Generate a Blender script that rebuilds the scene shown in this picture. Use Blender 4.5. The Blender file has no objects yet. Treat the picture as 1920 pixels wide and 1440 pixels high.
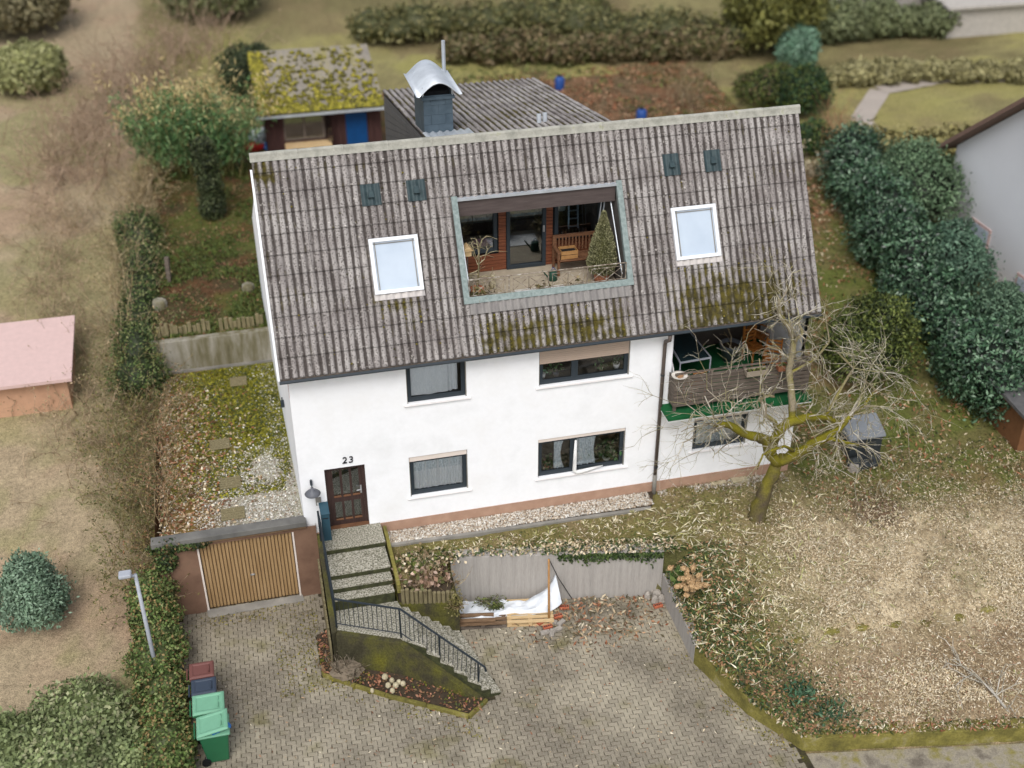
import bpy, math, random
import numpy as np
from mathutils import Vector
random.seed(7); rng = np.random.default_rng(7)
sc = bpy.context.scene
COL = sc.collection
PI = math.pi
def S(r, g, b, k=1.0):                      # 8-bit sRGB -> linear base colour
    f = lambda c: (c/255/12.92 if c/255 <= .04045 else ((c/255+.055)/1.055)**2.4)*k
    return (f(r), f(g), f(b))
# ------------------------------------------------------------------ camera
CAM = np.array([-0.384, -24.531, 19.412]); YAW, PITCH, ROLL, FPX = .237, -.557, -.004, 2239.5
FW = np.array([math.sin(YAW)*math.cos(PITCH), math.cos(YAW)*math.cos(PITCH), math.sin(PITCH)])
_rt = np.array([math.cos(YAW), -math.sin(YAW), 0.]); _up = np.cross(_rt, FW)
RT = _rt*math.cos(ROLL)+_up*math.sin(ROLL); UP = -_rt*math.sin(ROLL)+_up*math.cos(ROLL)
cd = bpy.data.cameras.new('camera'); cam = bpy.data.objects.new('camera', cd); COL.objects.link(cam)
cd.sensor_width = 36; cd.lens = FPX/1920*36; cd.clip_start = .5; cd.clip_end = 2000
cd.dof.use_dof = True; cd.dof.focus_distance = 29.2; cd.dof.aperture_fstop = .20
from mathutils import Matrix
cam.matrix_world = Matrix(((RT[0], UP[0], -FW[0], CAM[0]), (RT[1], UP[1], -FW[1], CAM[1]), (RT[2], UP[2], -FW[2], CAM[2]), (0, 0, 0, 1)))
sc.camera = cam
sc.render.resolution_x, sc.render.resolution_y = 1024, 768
# ------------------------------------------------------------------ sky, sun, exposure (overcast)
SUN_EL, SUN_AZ = math.radians(52), math.radians(200)      # azimuth clockwise from +Y: light comes from the front
w = bpy.data.worlds.new('World'); sc.world = w; w.use_nodes = True
nt = w.node_tree; nt.nodes.clear()
sky = nt.nodes.new('ShaderNodeTexSky'); sky.sky_type = 'NISHITA'; sky.sun_disc = False
sky.sun_elevation = SUN_EL; sky.sun_rotation = SUN_AZ; sky.dust_density = 3.0; sky.air_density = 1.0; sky.ozone_density = 1.0
hs = nt.nodes.new('ShaderNodeHueSaturation'); hs.inputs['Saturation'].default_value = .42
bg = nt.nodes.new('ShaderNodeBackground'); bg.inputs['Strength'].default_value = .15
wo = nt.nodes.new('ShaderNodeOutputWorld')
nt.links.new(sky.outputs[0], hs.inputs['Color']); nt.links.new(hs.outputs[0], bg.inputs['Color']); nt.links.new(bg.outputs[0], wo.inputs['Surface'])
sl = bpy.data.lights.new('sun', 'SUN'); sl.energy = 1.15; sl.angle = math.radians(24); sl.color = (1, .985, .96)
so = bpy.data.objects.new('sun', sl); COL.objects.link(so)
sd = Vector((math.sin(SUN_AZ)*math.cos(SUN_EL), math.cos(SUN_AZ)*math.cos(SUN_EL), math.sin(SUN_EL)))
so.rotation_euler = (-sd).to_track_quat('-Z', 'Y').to_euler(); so.location = (0, -20, 40)
sc.view_settings.view_transform = 'Standard'; sc.view_settings.look = 'None'
sc.view_settings.exposure = 0.28; sc.view_settings.gamma = 1; sc.view_settings.use_curve_mapping = False
# ------------------------------------------------------------------ pixel (of the 1920x1440 photograph) to place
def ray(u, v): return FW+RT*(u-960)/FPX+UP*(720-v)/FPX
def atz(u, v, z): d = ray(u, v); return CAM+d*(z-CAM[2])/d[2]
def aty(u, v, y): d = ray(u, v); return CAM+d*(y-CAM[1])/d[1]
def pix(P):
    d = np.asarray(P, float)-CAM; zz = d@FW
    return 960+FPX*(d@RT)/zz, 720-FPX*(d@UP)/zz
# ------------------------------------------------------------------ noise
def vnoise(x, y, seed=0):
    x = np.asarray(x, float); y = np.asarray(y, float)
    xi = np.floor(x).astype(np.int64); yi = np.floor(y).astype(np.int64); xf = x-xi; yf = y-yi
    def h(a, b):
        n = (a*374761393+b*668265263+seed*1442695041) & 0xffffffff
        n = ((n ^ (n >> 13))*1274126177) & 0xffffffff
        return ((n ^ (n >> 16)) & 0xffff)/65535.
    u = xf*xf*(3-2*xf); v = yf*yf*(3-2*yf)
    return (h(xi, yi)*(1-u)+h(xi+1, yi)*u)*(1-v)+(h(xi, yi+1)*(1-u)+h(xi+1, yi+1)*u)*v
def fbm(x, y, seed=0, o=4):
    s = 0; a = .5; t = 0
    for i in range(o): s = s+a*vnoise(x*2**i, y*2**i, seed+i); t += a; a *= .55
    return s/t
def sstep(a, b, x): t = np.clip((x-a)/(b-a), 0, 1); return t*t*(3-2*t)
# ------------------------------------------------------------------ materials
MAT = {}
def M(name, stops, scale=4., detail=6., rough=.85, bump=0., stretch=(1, 1, 1), spec=.3, metal=0., fine=0., finescale=60., bscale=None, coat=0.):
    """Principled surface: world-position noise through a ramp, optional fine grain and relief."""
    if name in MAT: return MAT[name]
    m = bpy.data.materials.new(name); m.use_nodes = True; t = m.node_tree; n = t.nodes; L = t.links
    b = n['Principled BSDF']; b.inputs['Roughness'].default_value = rough; b.inputs['Metallic'].default_value = metal
    b.inputs['Specular IOR Level'].default_value = spec
    if coat: b.inputs['Coat Weight'].default_value = coat
    g = n.new('ShaderNodeNewGeometry'); mp = n.new('ShaderNodeMapping'); mp.inputs['Scale'].default_value = stretch
    L.new(g.outputs['Position'], mp.inputs['Vector'])
    no = n.new('ShaderNodeTexNoise'); no.inputs['Scale'].default_value = scale; no.inputs['Detail'].default_value = detail; no.inputs['Roughness'].default_value = .6
    L.new(mp.outputs[0], no.inputs['Vector'])
    cr = n.new('ShaderNodeValToRGB'); e = cr.color_ramp.elements
    while len(e) < len(stops): e.new(.5)
    for k, (p, c) in enumerate(stops): e[k].position = p; e[k].color = (*c, 1)
    L.new(no.outputs['Fac'], cr.inputs['Fac']); out = cr.outputs['Color']
    if fine:
        n2 = n.new('ShaderNodeTexNoise'); n2.inputs['Scale'].default_value = finescale; n2.inputs['Detail'].default_value = 3
        L.new(mp.outputs[0], n2.inputs['Vector'])
        mr = n.new('ShaderNodeMapRange'); mr.inputs['From Min'].default_value = .3; mr.inputs['From Max'].default_value = .7
        mr.inputs['To Min'].default_value = 1-fine; mr.inputs['To Max'].default_value = 1+fine
        L.new(n2.outputs['Fac'], mr.inputs['Value'])
        mx = n.new('ShaderNodeVectorMath'); mx.operation = 'MULTIPLY'; L.new(out, mx.inputs[0]); L.new(mr.outputs[0], mx.inputs[1]); out = mx.outputs[0]
    L.new(out, b.inputs['Base Color'])
    if bump:
        bp = n.new('ShaderNodeBump'); bp.inputs['Strength'].default_value = bump; bp.inputs['Distance'].default_value = .02
        nb = n.new('ShaderNodeTexNoise'); nb.inputs['Scale'].default_value = bscale or scale*6; nb.inputs['Detail'].default_value = 4
        L.new(mp.outputs[0], nb.inputs['Vector']); L.new(nb.outputs['Fac'], bp.inputs['Height']); L.new(bp.outputs[0], b.inputs['Normal'])
    MAT[name] = m; return m
def plain(name, c, rough=.6, spec=.3, metal=0., var=.12, scale=6., **k):
    d = tuple(x*(1-var) for x in c); e = tuple(min(1, x*(1+var)) for x in c)
    return M(name, [(.3, d), (.7, e)], scale=scale, rough=rough, spec=spec, metal=metal, **k)
def attr_mat(name, rough=.8, spec=.2, grain=.0, gscale=30., bump=0., fine2=0.):
    m = bpy.data.materials.new(name); m.use_nodes = True; t = m.node_tree; n = t.nodes; L = t.links
    b = n['Principled BSDF']; b.inputs['Roughness'].default_value = rough; b.inputs['Specular IOR Level'].default_value = spec
    a = n.new('ShaderNodeAttribute'); a.attribute_name = 'Col'; out = a.outputs['Color']
    g = n.new('ShaderNodeNewGeometry')
    if grain or bump:
        n2 = n.new('ShaderNodeTexNoise'); n2.inputs['Scale'].default_value = gscale; n2.inputs['Detail'].default_value = 5
        L.new(g.outputs['Position'], n2.inputs['Vector'])
    if grain:
        if fine2:
            n3 = n.new('ShaderNodeTexNoise'); n3.inputs['Scale'].default_value = 38; n3.inputs['Detail'].default_value = 4; n3.inputs['Roughness'].default_value = .7; L.new(g.outputs['Position'], n3.inputs['Vector'])
            m3 = n.new('ShaderNodeMapRange'); m3.inputs['From Min'].default_value = .36; m3.inputs['From Max'].default_value = .64; m3.inputs['To Min'].default_value = 1-fine2*1.2; m3.inputs['To Max'].default_value = 1+fine2; L.new(n3.outputs['Fac'], m3.inputs['Value'])
            x3 = n.new('ShaderNodeVectorMath'); x3.operation = 'MULTIPLY'; L.new(out, x3.inputs[0]); L.new(m3.outputs[0], x3.inputs[1]); out = x3.outputs[0]
        mr = n.new('ShaderNodeMapRange'); mr.inputs['From Min'].default_value = .3; mr.inputs['From Max'].default_value = .7
        mr.inputs['To Min'].default_value = 1-grain; mr.inputs['To Max'].default_value = 1+grain; L.new(n2.outputs['Fac'], mr.inputs['Value'])
        mx = n.new('ShaderNodeVectorMath'); mx.operation = 'MULTIPLY'; L.new(out, mx.inputs[0]); L.new(mr.outputs[0], mx.inputs[1]); out = mx.outputs[0]
    L.new(out, b.inputs['Base Color'])
    if bump:
        bp = n.new('ShaderNodeBump'); bp.inputs['Strength'].default_value = bump; bp.inputs['Distance'].default_value = .03
        L.new(n2.outputs['Fac'], bp.inputs['Height']); L.new(bp.outputs[0], b.inputs['Normal'])
    MAT[name] = m; return m
def glass_mat(name, tint=(.9, .95, 1), refl=.10):
    m = bpy.data.materials.new(name); m.use_nodes = True; t = m.node_tree; n = t.nodes; L = t.links; n.clear()
    o = n.new('ShaderNodeOutputMaterial'); tr = n.new('ShaderNodeBsdfTransparent'); tr.inputs['Color'].default_value = (*tint, 1)
    gl = n.new('ShaderNodeBsdfGlossy'); gl.inputs['Roughness'].default_value = .03
    fr = n.new('ShaderNodeFresnel'); fr.inputs['IOR'].default_value = 1.5
    ad = n.new('ShaderNodeMath'); ad.operation = 'ADD'; ad.inputs[1].default_value = refl
    mx = n.new('ShaderNodeMixShader'); L.new(fr.outputs[0], ad.inputs[0]); L.new(ad.outputs[0], mx.inputs[0]); L.new(tr.outputs[0], mx.inputs[1]); L.new(gl.outputs[0], mx.inputs[2]); L.new(mx.outputs[0], o.inputs['Surface'])
    MAT[name] = m; return m
M('white_wall', [(.25, S(230, 231, 232)), (.5, S(244, 245, 247)), (.75, S(238, 238, 238))], scale=.7, rough=.9, bump=.08, bscale=90, fine=.015, finescale=9)
M('plinth', [(.3, S(158, 126, 106)), (.7, S(178, 146, 125))], scale=3, rough=.9, fine=.06, bump=.1)
M('garage_wall', [(.3, S(106, 81, 66)), (.6, S(128, 100, 82)), (.8, S(112, 92, 74))], scale=1.6, rough=.9, fine=.08, bump=.12)
M('concrete', [(.25, S(148, 144, 139)), (.5, S(164, 159, 153)), (.75, S(173, 168, 162))], scale=1.3, rough=.9, stretch=(9, 9, .5), fine=.1, finescale=14, bump=.3, bscale=3)
M('old_concrete', [(.2, S(70, 66, 48)), (.42, S(110, 104, 80)), (.6, S(150, 145, 132)), (.85, S(176, 172, 162))], scale=1.1, rough=.92, stretch=(2.5, 2.5, .5), fine=.12, bump=.2)
M('coping', [(.3, S(116, 113, 107)), (.7, S(148, 144, 136))], scale=2, rough=.8, fine=.08, bump=.1)
M('roof_edge', [(.3, S(92, 91, 88)), (.7, S(120, 118, 113))], scale=2, rough=.85, fine=.1, bump=.1)
M('moss_wall', [(.28, S(52, 50, 34)), (.42, S(66, 62, 44)), (.55, S(84, 82, 40)), (.68, S(98, 95, 32)), (.82, S(120, 116, 96))], scale=1.5, rough=.95, stretch=(1, 1, .7), fine=.3, finescale=25, bump=.5, bscale=14)
M('moss_kerb', [(.25, S(76, 70, 44)), (.42, S(104, 98, 50)), (.6, S(130, 122, 62)), (.78, S(152, 144, 114))], scale=2.2, rough=.95, fine=.2, finescale=22, bump=.4, bscale=16)
M('exposed_aggregate', [(.36, S(84, 82, 66)), (.5, S(148, 144, 128)), (.62, S(186, 181, 168))], scale=26, detail=3, rough=.9, bump=.5, bscale=50)
M('dirty_riser', [(.3, S(40, 42, 28)), (.6, S(66, 68, 42)), (.8, S(92, 92, 66))], scale=7, rough=.95, fine=.2, bump=.3)
plain('dark_green', S(34, 66, 52), .5)
plain('anthracite', S(48, 56, 62), .45, var=.05)
plain('teal_metal', S(46, 78, 92), .4, var=.06, coat=.2)
plain('rail_metal', S(34, 42, 48), .4, var=.1)
plain('black_rubber', S(26, 27, 29), .7)
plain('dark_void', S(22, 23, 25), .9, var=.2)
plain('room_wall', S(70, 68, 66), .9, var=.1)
plain('white_frame', S(232, 235, 238), .35, var=.03)
plain('sill_stone', S(228, 224, 222), .6, var=.03)
plain('shutter_box', S(222, 210, 200), .6, var=.04)
plain('shutter_slat', S(186, 166, 150), .6, var=.06, scale=20, stretch=(.3, 1, 3))
M('curtain', [(.3, S(226, 232, 234)), (.7, S(244, 247, 248))], scale=8, rough=.9, stretch=(4, 1, 1), fine=.06)
M('lace', [(.35, S(176, 190, 196)), (.5, S(214, 224, 228)), (.65, S(238, 244, 246))], scale=16, rough=.9, stretch=(2, 1, 1))
M('blind_glass', [(.3, S(178, 191, 205)), (.7, S(192, 204, 216))], scale=1, rough=.15, spec=.5)
M('copper_patina', [(.25, S(104, 117, 116)), (.5, S(130, 143, 140)), (.75, S(152, 162, 159))], scale=4, rough=.6, stretch=(3, 3, 3), fine=.1, metal=.1)
M('zinc', [(.3, S(176, 182, 188)), (.7, S(206, 212, 218))], scale=2, rough=.4, metal=.35)
M('slate_panel', [(.3, S(82, 82, 82)), (.7, S(98, 96, 95))], scale=5, rough=.7, fine=.06)
M('slate_blue', [(.3, S(62, 76, 86)), (.7, S(80, 94, 104))], scale=4, rough=.55, fine=.05)
M('brown_board', [(.3, S(76, 66, 64)), (.7, S(92, 82, 79))], scale=5, rough=.7, fine=.06, stretch=(.4, 1, 4))
M('red_cladding', [(.25, S(76, 44, 32)), (.5, S(120, 70, 48)), (.75, S(142, 88, 60))], scale=3.5, rough=.6, stretch=(.5, 1, 8), fine=.15)
M('door_wood', [(.3, S(52, 39, 37)), (.7, S(72, 55, 51))], scale=6, rough=.45, stretch=(5, 1, .6), fine=.1)
M('garage_slat', [(.3, S(148, 119, 82)), (.55, S(166, 137, 98)), (.8, S(182, 156, 120))], scale=2.4, rough=.3, stretch=(5, 1, .35), fine=.05, spec=.5)
M('grey_wood', [(.25, S(72, 63, 57)), (.5, S(102, 92, 83)), (.75, S(132, 121, 109))], scale=4, rough=.85, stretch=(.5, 1, 9), fine=.2, finescale=40)
M('old_timber', [(.25, S(86, 80, 58)), (.55, S(128, 118, 88)), (.8, S(150, 140, 112))], scale=4, rough=.9, stretch=(6, 6, .6), fine=.2)
M('pale_timber', [(.3, S(186, 156, 112)), (.7, S(214, 188, 146))], scale=6, rough=.8, stretch=(.5, 4, 4), fine=.1)
M('weathered_board', [(.3, S(96, 76, 58)), (.7, S(134, 108, 82))], scale=6, rough=.85, stretch=(.5, 4, 4), fine=.15)
M('orange_wood', [(.3, S(150, 90, 36)), (.7, S(188, 122, 58))], scale=6, rough=.5, fine=.1)
M('bench_wood', [(.3, S(92, 62, 44)), (.7, S(126, 90, 64))], scale=6, rough=.7, stretch=(.5, 1, 4), fine=.15)
M('crate_wood', [(.3, S(150, 108, 62)), (.7, S(178, 136, 88))], scale=6, rough=.75, fine=.12)
M('green_carpet', [(.3, S(14, 72, 38)), (.7, S(24, 96, 52))], scale=3, rough=.95, fine=.15, finescale=50)
M('brick_red', [(.3, S(164, 88, 62)), (.7, S(192, 112, 82))], scale=9, rough=.85, fine=.1)
M('stone_grey', [(.3, S(128, 122, 114)), (.7, S(176, 168, 158))], scale=6, rough=.9, fine=.15, bump=.2)
M('stone_pale', [(.3, S(162, 152, 122)), (.7, S(198, 188, 160))], scale=6, rough=.9, fine=.12)
M('plastic_sheet', [(.3, S(198, 204, 210)), (.7, S(232, 236, 240))], scale=3, rough=.35, spec=.5)
M('shed_wall', [(.3, S(58, 38, 36)), (.7, S(78, 52, 48))], scale=4, rough=.8, stretch=(6, 1, .5), fine=.1)
plain('blue_door', S(8, 66, 118), .5, var=.12)
plain('right_shed_wall', S(116, 80, 52), .8)
M('shed_roof', [(.3, S(138, 132, 124)), (.47, S(150, 146, 132)), (.56, S(158, 152, 62)), (.75, S(178, 166, 34))], scale=.9, rough=.95, fine=.2, finescale=9, stretch=(1.6, .5, 1), bump=.3)
M('moss_cushion', [(.3, S(96, 92, 28)), (.55, S(150, 140, 24)), (.8, S(176, 160, 62))], scale=6, rough=1, fine=.3, finescale=30, bump=.5)
plain('bin_brown', S(112, 72, 66), .5, var=.05); plain('bin_black', S(58, 68, 82), .45, var=.06)
plain('bin_green', S(44, 104, 70), .5, var=.05); plain('bin_lid', S(116, 168, 138), .5, var=.05)
plain('blue_bag', S(16, 112, 190), .3, var=.3, scale=20, spec=.5)
plain('grey_pot', S(96, 101, 106), .6); plain('terracotta', S(160, 104, 76), .8); plain('beige_planter', S(160, 148, 132), .7)
plain('lamp_grey', S(96, 98, 104), .45); plain('steel', S(190, 192, 196), .3, metal=.7)
plain('bark_dead', S(120, 108, 92), .9); plain('soil', S(66, 56, 44), .95, var=.25, scale=12)
plain('pink_cloth', S(196, 110, 150), .9); plain('blue_plastic', S(40, 74, 138), .4); plain('white_plain', S(228, 228, 226), .7)
plain('neighbour_wall', S(226, 226, 228), .9, var=.03, scale=.6); plain('neighbour_roof', S(124, 100, 88), .85)
plain('pink_roof', S(204, 176, 170), .85, var=.05); plain('orange_wall', S(190, 150, 122), .85, var=.08)
plain('slate_far', S(174, 168, 160), .8); plain('dark_cover', S(46, 50, 52), .6, var=.3, scale=9); plain('grill_lid', S(126, 130, 134), .45)
plain('dark_glass_table', S(34, 52, 56), .12, spec=.6, var=.05); plain('white_dish', S(226, 220, 210), .5); plain('rust_seed', S(150, 116, 84), .9)
plain('black_ink', S(34, 34, 38), .5); plain('post_metal', S(168, 172, 180), .5); plain('red_bag', S(168, 44, 40), .5); plain('asphalt_path', S(168, 158, 148), .9, var=.05)
glass_mat('glass', (.98, .99, 1), .02); glass_mat('dark_glass', (.75, .82, .85), .14)
attr_mat('leaf', rough=.6, spec=.3); attr_mat('gloss_leaf', rough=.35, spec=.5); attr_mat('ground_mat', rough=.95, spec=.1, grain=.2, gscale=9, bump=.5, fine2=.38); attr_mat('stone_attr', rough=.9); attr_mat('bark', rough=.95, spec=.1, grain=.25, gscale=26, bump=.7)
# ------------------------------------------------------------------ mesh building
def empty(name, loc):
    o = bpy.data.objects.new(name, None); o.location = loc; o.empty_display_size = .1; COL.objects.link(o); return o
def tag(o, label=None, cat=None, group=None, kind=None):
    if label: o['label'] = label
    if cat: o['category'] = cat
    if group: o['group'] = group
    if kind: o['kind'] = kind
    return o
def thing(name, label, cat, loc, group=None): return tag(empty(name, tuple(float(c) for c in loc)), label, cat, group)
def rootloc(p):
    l = np.zeros(3)
    while p is not None: l = l+np.array(p.location); p = p.parent
    return l
def link_mesh(name, me, mat, parent=None, smooth=False):
    if mat and not me.materials: me.materials.append(MAT[mat] if isinstance(mat, str) else mat)
    if smooth: me.polygons.foreach_set('use_smooth', [True]*len(me.polygons))
    o = bpy.data.objects.new(name, me); COL.objects.link(o)
    if parent is not None: o.parent = parent
    return o
def np_mesh(name, V, F, cols=None):
    me = bpy.data.meshes.new(name); V = np.asarray(V, np.float32); F = np.asarray(F, np.int32); k = F.shape[1]
    me.vertices.add(len(V)); me.vertices.foreach_set('co', V.ravel())
    me.loops.add(F.size); me.loops.foreach_set('vertex_index', F.ravel())
    me.polygons.add(len(F)); me.polygons.foreach_set('loop_start', np.arange(0, F.size, k, dtype=np.int32))
    me.update(calc_edges=True)
    if cols is not None:
        a = me.color_attributes.new('Col', 'FLOAT_COLOR', 'POINT'); c = np.ones((len(V), 4), np.float32); c[:, :3] = cols; a.data.foreach_set('color', c.ravel())
    return me
class MB:
    def __init__(s): s.v = []; s.f = []; s.c = []; s.col = None
    def add(s, vs, fs, col=None):
        b = len(s.v); s.v += [tuple(map(float, p)) for p in vs]; s.f += [tuple(i+b for i in f) for f in fs]
        if col is not None: s.c += [tuple(col)]*len(vs)
        return s
    def box(s, x0, x1, y0, y1, z0, z1, col=None):
        x0, x1 = sorted((x0, x1)); y0, y1 = sorted((y0, y1)); z0, z1 = sorted((z0, z1))
        return s.add([(x, y, z) for z in (z0, z1) for y in (y0, y1) for x in (x0, x1)], [(0, 2, 3, 1), (4, 5, 7, 6), (0, 1, 5, 4), (2, 6, 7, 3), (0, 4, 6, 2), (1, 3, 7, 5)], col)
    def bar(s, a, b, wd, ht, up=(0, 0, 1), col=None):     # rectangular bar from a to b
        a = Vector(a); b = Vector(b); d = (b-a).normalized(); u = Vector(up); r = d.cross(u)
        if r.length < 1e-4: r = d.cross(Vector((1, 0, 0)))
        r.normalize(); u = r.cross(d).normalized(); r *= wd/2; u *= ht/2
        return s.add([a-r-u, a+r-u, a+r+u, a-r+u, b-r-u, b+r-u, b+r+u, b-r+u], [(3, 2, 1, 0), (4, 5, 6, 7), (0, 1, 5, 4), (1, 2, 6, 5), (2, 3, 7, 6), (3, 0, 4, 7)], col)
    def tube(s, pts, rad, n=8, cap=True, col=None):
        pts = [Vector(p) for p in pts]; rad = rad if hasattr(rad, '__len__') else [rad]*len(pts); b = len(s.v); pr = None
        for i, p in enumerate(pts):
            d = (pts[min(i+1, len(pts)-1)]-pts[max(i-1, 0)])
            d = d.normalized() if d.length > 1e-9 else Vector((0, 0, 1))
            if pr is None: pr = d.orthogonal().normalized()
            r = (pr-d*pr.dot(d)); r = r.normalized() if r.length > 1e-6 else d.orthogonal().normalized(); pr = r; u = d.cross(r)
            for k in range(n):
                t = 2*PI*k/n; q = p+(r*math.cos(t)+u*math.sin(t))*rad[i]; s.v.append(tuple(q))
                if col is not None: s.c.append(tuple(col))
        for i in range(len(pts)-1):
            for k in range(n): s.f.append((b+i*n+k, b+i*n+(k+1) % n, b+(i+1)*n+(k+1) % n, b+(i+1)*n+k))
        if cap: s.f.append(tuple(b+k for k in range(n))[::-1]); s.f.append(tuple(b+(len(pts)-1)*n+k for k in range(n)))
        return s
    def lathe(s, c, prof, n=20, col=None):
        b = len(s.v)
        for r, z in prof:
            for k in range(n):
                t = 2*PI*k/n; s.v.append((c[0]+r*math.cos(t), c[1]+r*math.sin(t), c[2]+z))
                if col is not None: s.c.append(tuple(col))
        for i in range(len(prof)-1):
            for k in range(n): s.f.append((b+i*n+k, b+i*n+(k+1) % n, b+(i+1)*n+(k+1) % n, b+(i+1)*n+k))
        s.f.append(tuple(b+k for k in range(n))[::-1]); s.f.append(tuple(b+(len(prof)-1)*n+k for k in range(n))); return s
    def prism(s, poly, z0, z1, col=None):                # z0 / z1 may be lists
        n = len(poly); z0 = z0 if hasattr(z0, '__len__') else [z0]*n; z1 = z1 if hasattr(z1, '__len__') else [z1]*n
        ar = sum(poly[i][0]*poly[(i+1) % n][1]-poly[(i+1) % n][0]*poly[i][1] for i in range(n))
        idx = range(n) if ar > 0 else range(n-1, -1, -1)
        P = [(poly[i][0], poly[i][1], z0[i]) for i in idx]+[(poly[i][0], poly[i][1], z1[i]) for i in idx]
        return s.add(P, [tuple(range(n))[::-1], tuple(range(n, 2*n))]+[(i, (i+1) % n, n+(i+1) % n, n+i) for i in range(n)], col)
    def quad(s, a, b, c, d, col=None): return s.add([a, b, c, d], [(0, 1, 2, 3)], col)
    def mesh(s, name, off=(0, 0, 0)):
        me = bpy.data.meshes.new(name); o = np.array(off)
        me.from_pydata([tuple(np.array(p)-o) for p in s.v], [], s.f)
        if s.c and len(s.c) == len(s.v):
            a = me.color_attributes.new('Col', 'FLOAT_COLOR', 'POINT'); c = np.ones((len(s.v), 4), np.float32); c[:, :3] = s.c; a.data.foreach_set('color', c.ravel())
        return me
    def build(s, name, mat, parent=None, smooth=False):
        return link_mesh(name, s.mesh(name, rootloc(parent) if parent is not None else (0, 0, 0)), mat, parent, smooth)
def bevel(o, wd=.006, seg=2):
    m = o.modifiers.new('bevel', 'BEVEL'); m.width = wd; m.segments = seg; m.limit_method = 'ANGLE'; return o
# leaves: many small diamond faces, one mesh
def leaf_mesh(name, P, D, N, ln, wd, cols, off=(0, 0, 0), fold=0.):
    P = np.asarray(P, float)-np.array(off); n = len(P)
    D = D/np.maximum(np.linalg.norm(D, axis=1, keepdims=True), 1e-9); W = np.cross(D, N); W /= np.maximum(np.linalg.norm(W, axis=1, keepdims=True), 1e-9)
    U = np.cross(W, D); ln = np.broadcast_to(ln, (n,))[:, None]; wd = np.broadcast_to(wd, (n,))[:, None]
    V = np.empty((n, 4, 3)); V[:, 0] = P-D*ln*.5; V[:, 1] = P+W*wd*.5+U*fold*ln; V[:, 2] = P+D*ln*.5; V[:, 3] = P-W*wd*.5+U*fold*ln
    return np_mesh(name, V.reshape(-1, 3), np.arange(n*4).reshape(n, 4), np.repeat(cols, 4, axis=0))
def rdir(n, zs=1.0):
    d = rng.normal(size=(n, 3)); d[:, 2] *= zs; return d/np.linalg.norm(d, axis=1, keepdims=True)
def pick(pal, n, wts=None, jit=.12):
    p = np.array(pal); i = rng.choice(len(p), n, p=None if wts is None else np.array(wts)/sum(wts)); return p[i]*(1+rng.normal(0, jit, (n, 1)))
# ================================================================== terrain
DZ = -1.97                                             # driveway level (door sill = 0)
SW = [(8.98, -2.35), (8.93, -4.86), (9.55, -6.7), (10.35, -8.0)]; SWT = [-1.2, -1.38, -1.5, -1.62]
LW = [(10.35, -8.0), (12.8, -8.45), (15.5, -8.95), (24, -10.5)]
RW = [(3.6, -1.28), (8.98, -2.35)]
def rwy(x): return np.interp(x, [2.1, 3.6, 8.98, 60], [-2.2, -1.28, -2.35, -2.35])
def swx(y): return np.interp(-np.asarray(y, float), [2.35, 4.86, 6.7, 8.0], [8.98, 8.93, 9.55, 10.35])
def lwy(x): return np.interp(x, [10.35, 12.8, 15.5, 24, 60], [-8.0, -8.45, -8.95, -10.5, -17])
def hill(Y): return np.interp(Y, [-20, 8.3, 20, 27, 40, 70, 130, 400], [1.35, 1.4, 2.0, 2.4, 3.6, 7.5, 15, 60])
def lawn_base(X, Y):
    h = np.interp(-Y, [-1, 0, 1.7, 5.2, 5.5, 8.3, 12], [-.33, -.35, -.5, -1.0, -1.2, -1.6, -1.9])
    d = np.where(Y > -8.1, X-swx(Y), 9); t = np.interp(-Y, [2.35, 4.86, 6.7, 8], SWT)
    side = t-.04+np.clip(d, 0, 9)*.75
    return np.where(Y < -2.35, np.minimum(h, side), h)
def is_lawn(X, Y, m=0.):
    a = (X > 2.1) & (Y < .0) & (Y > rwy(X)+m) & (X <= 9.1)
    b = (X > 8.98) & (Y >= -2.35) & (Y < 0)
    c = (Y < -2.35) & (Y > -8.0) & (X > swx(Y)+m) & (Y > lwy(X)+m)
    d = (Y <= -8.0) & (X > 10.35+m) & (Y > lwy(X)+m)
    return a | b | c | d
def H(X, Y):
    X = np.asarray(X, float); Y = np.asarray(Y, float)
    h = np.full(X.shape, DZ-.06)
    left = np.interp(Y, [-14, -4, 1, 8, 14, 25, 27], [-2.3, -2.2, -1.4, .2, 1.2, 2.2, 2.4]); left = np.where(Y > 27, hill(Y), left)
    h = np.where(X < -3.6, left, h)
    h = np.where((X >= -3.6) & (X <= .3) & (Y > .05), np.where(Y < 8.42, .36, hill(Y)), h)
    h = np.where((X > .3) & (X < 13.45) & (Y >= 0), np.where(Y < 10.3, -.5, hill(Y)), h)
    lb = lawn_base(X, Y)
    h = np.where(is_lawn(X, Y, .2), lb, h)
    rt = np.where(Y < 14, -.36+np.clip(Y, 0, 14)/14*(hill(14.)+.36), hill(Y))
    h = np.where((X >= 13.45) & (Y >= 0), rt, h)
    h = np.where((Y < lwy(X)) & (X > 10), DZ-.08, h)
    bump = (fbm(X*.9, Y*.9, 3)-.5)*.16+(fbm(X*2.6, Y*2.6, 8)-.5)*.10
    soft = is_lawn(X, Y, .35) | ((Y > 8.8) & ((X < .0) | (Y > 10.6) | (X > 13.6))) | (X < -4) | (X > 13.6)
    return h+np.where(soft, bump, 0)
def dry(X, Y): return sstep(10.1, 13.0, X+3.4*(fbm(X*.45, Y*.45, 91)-.5)+.2*(Y+4))*(1-.85*sstep(-3.2, -1.2, Y+.8*(fbm(X*.8, Y*.8, 92)-.5)))
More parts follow.
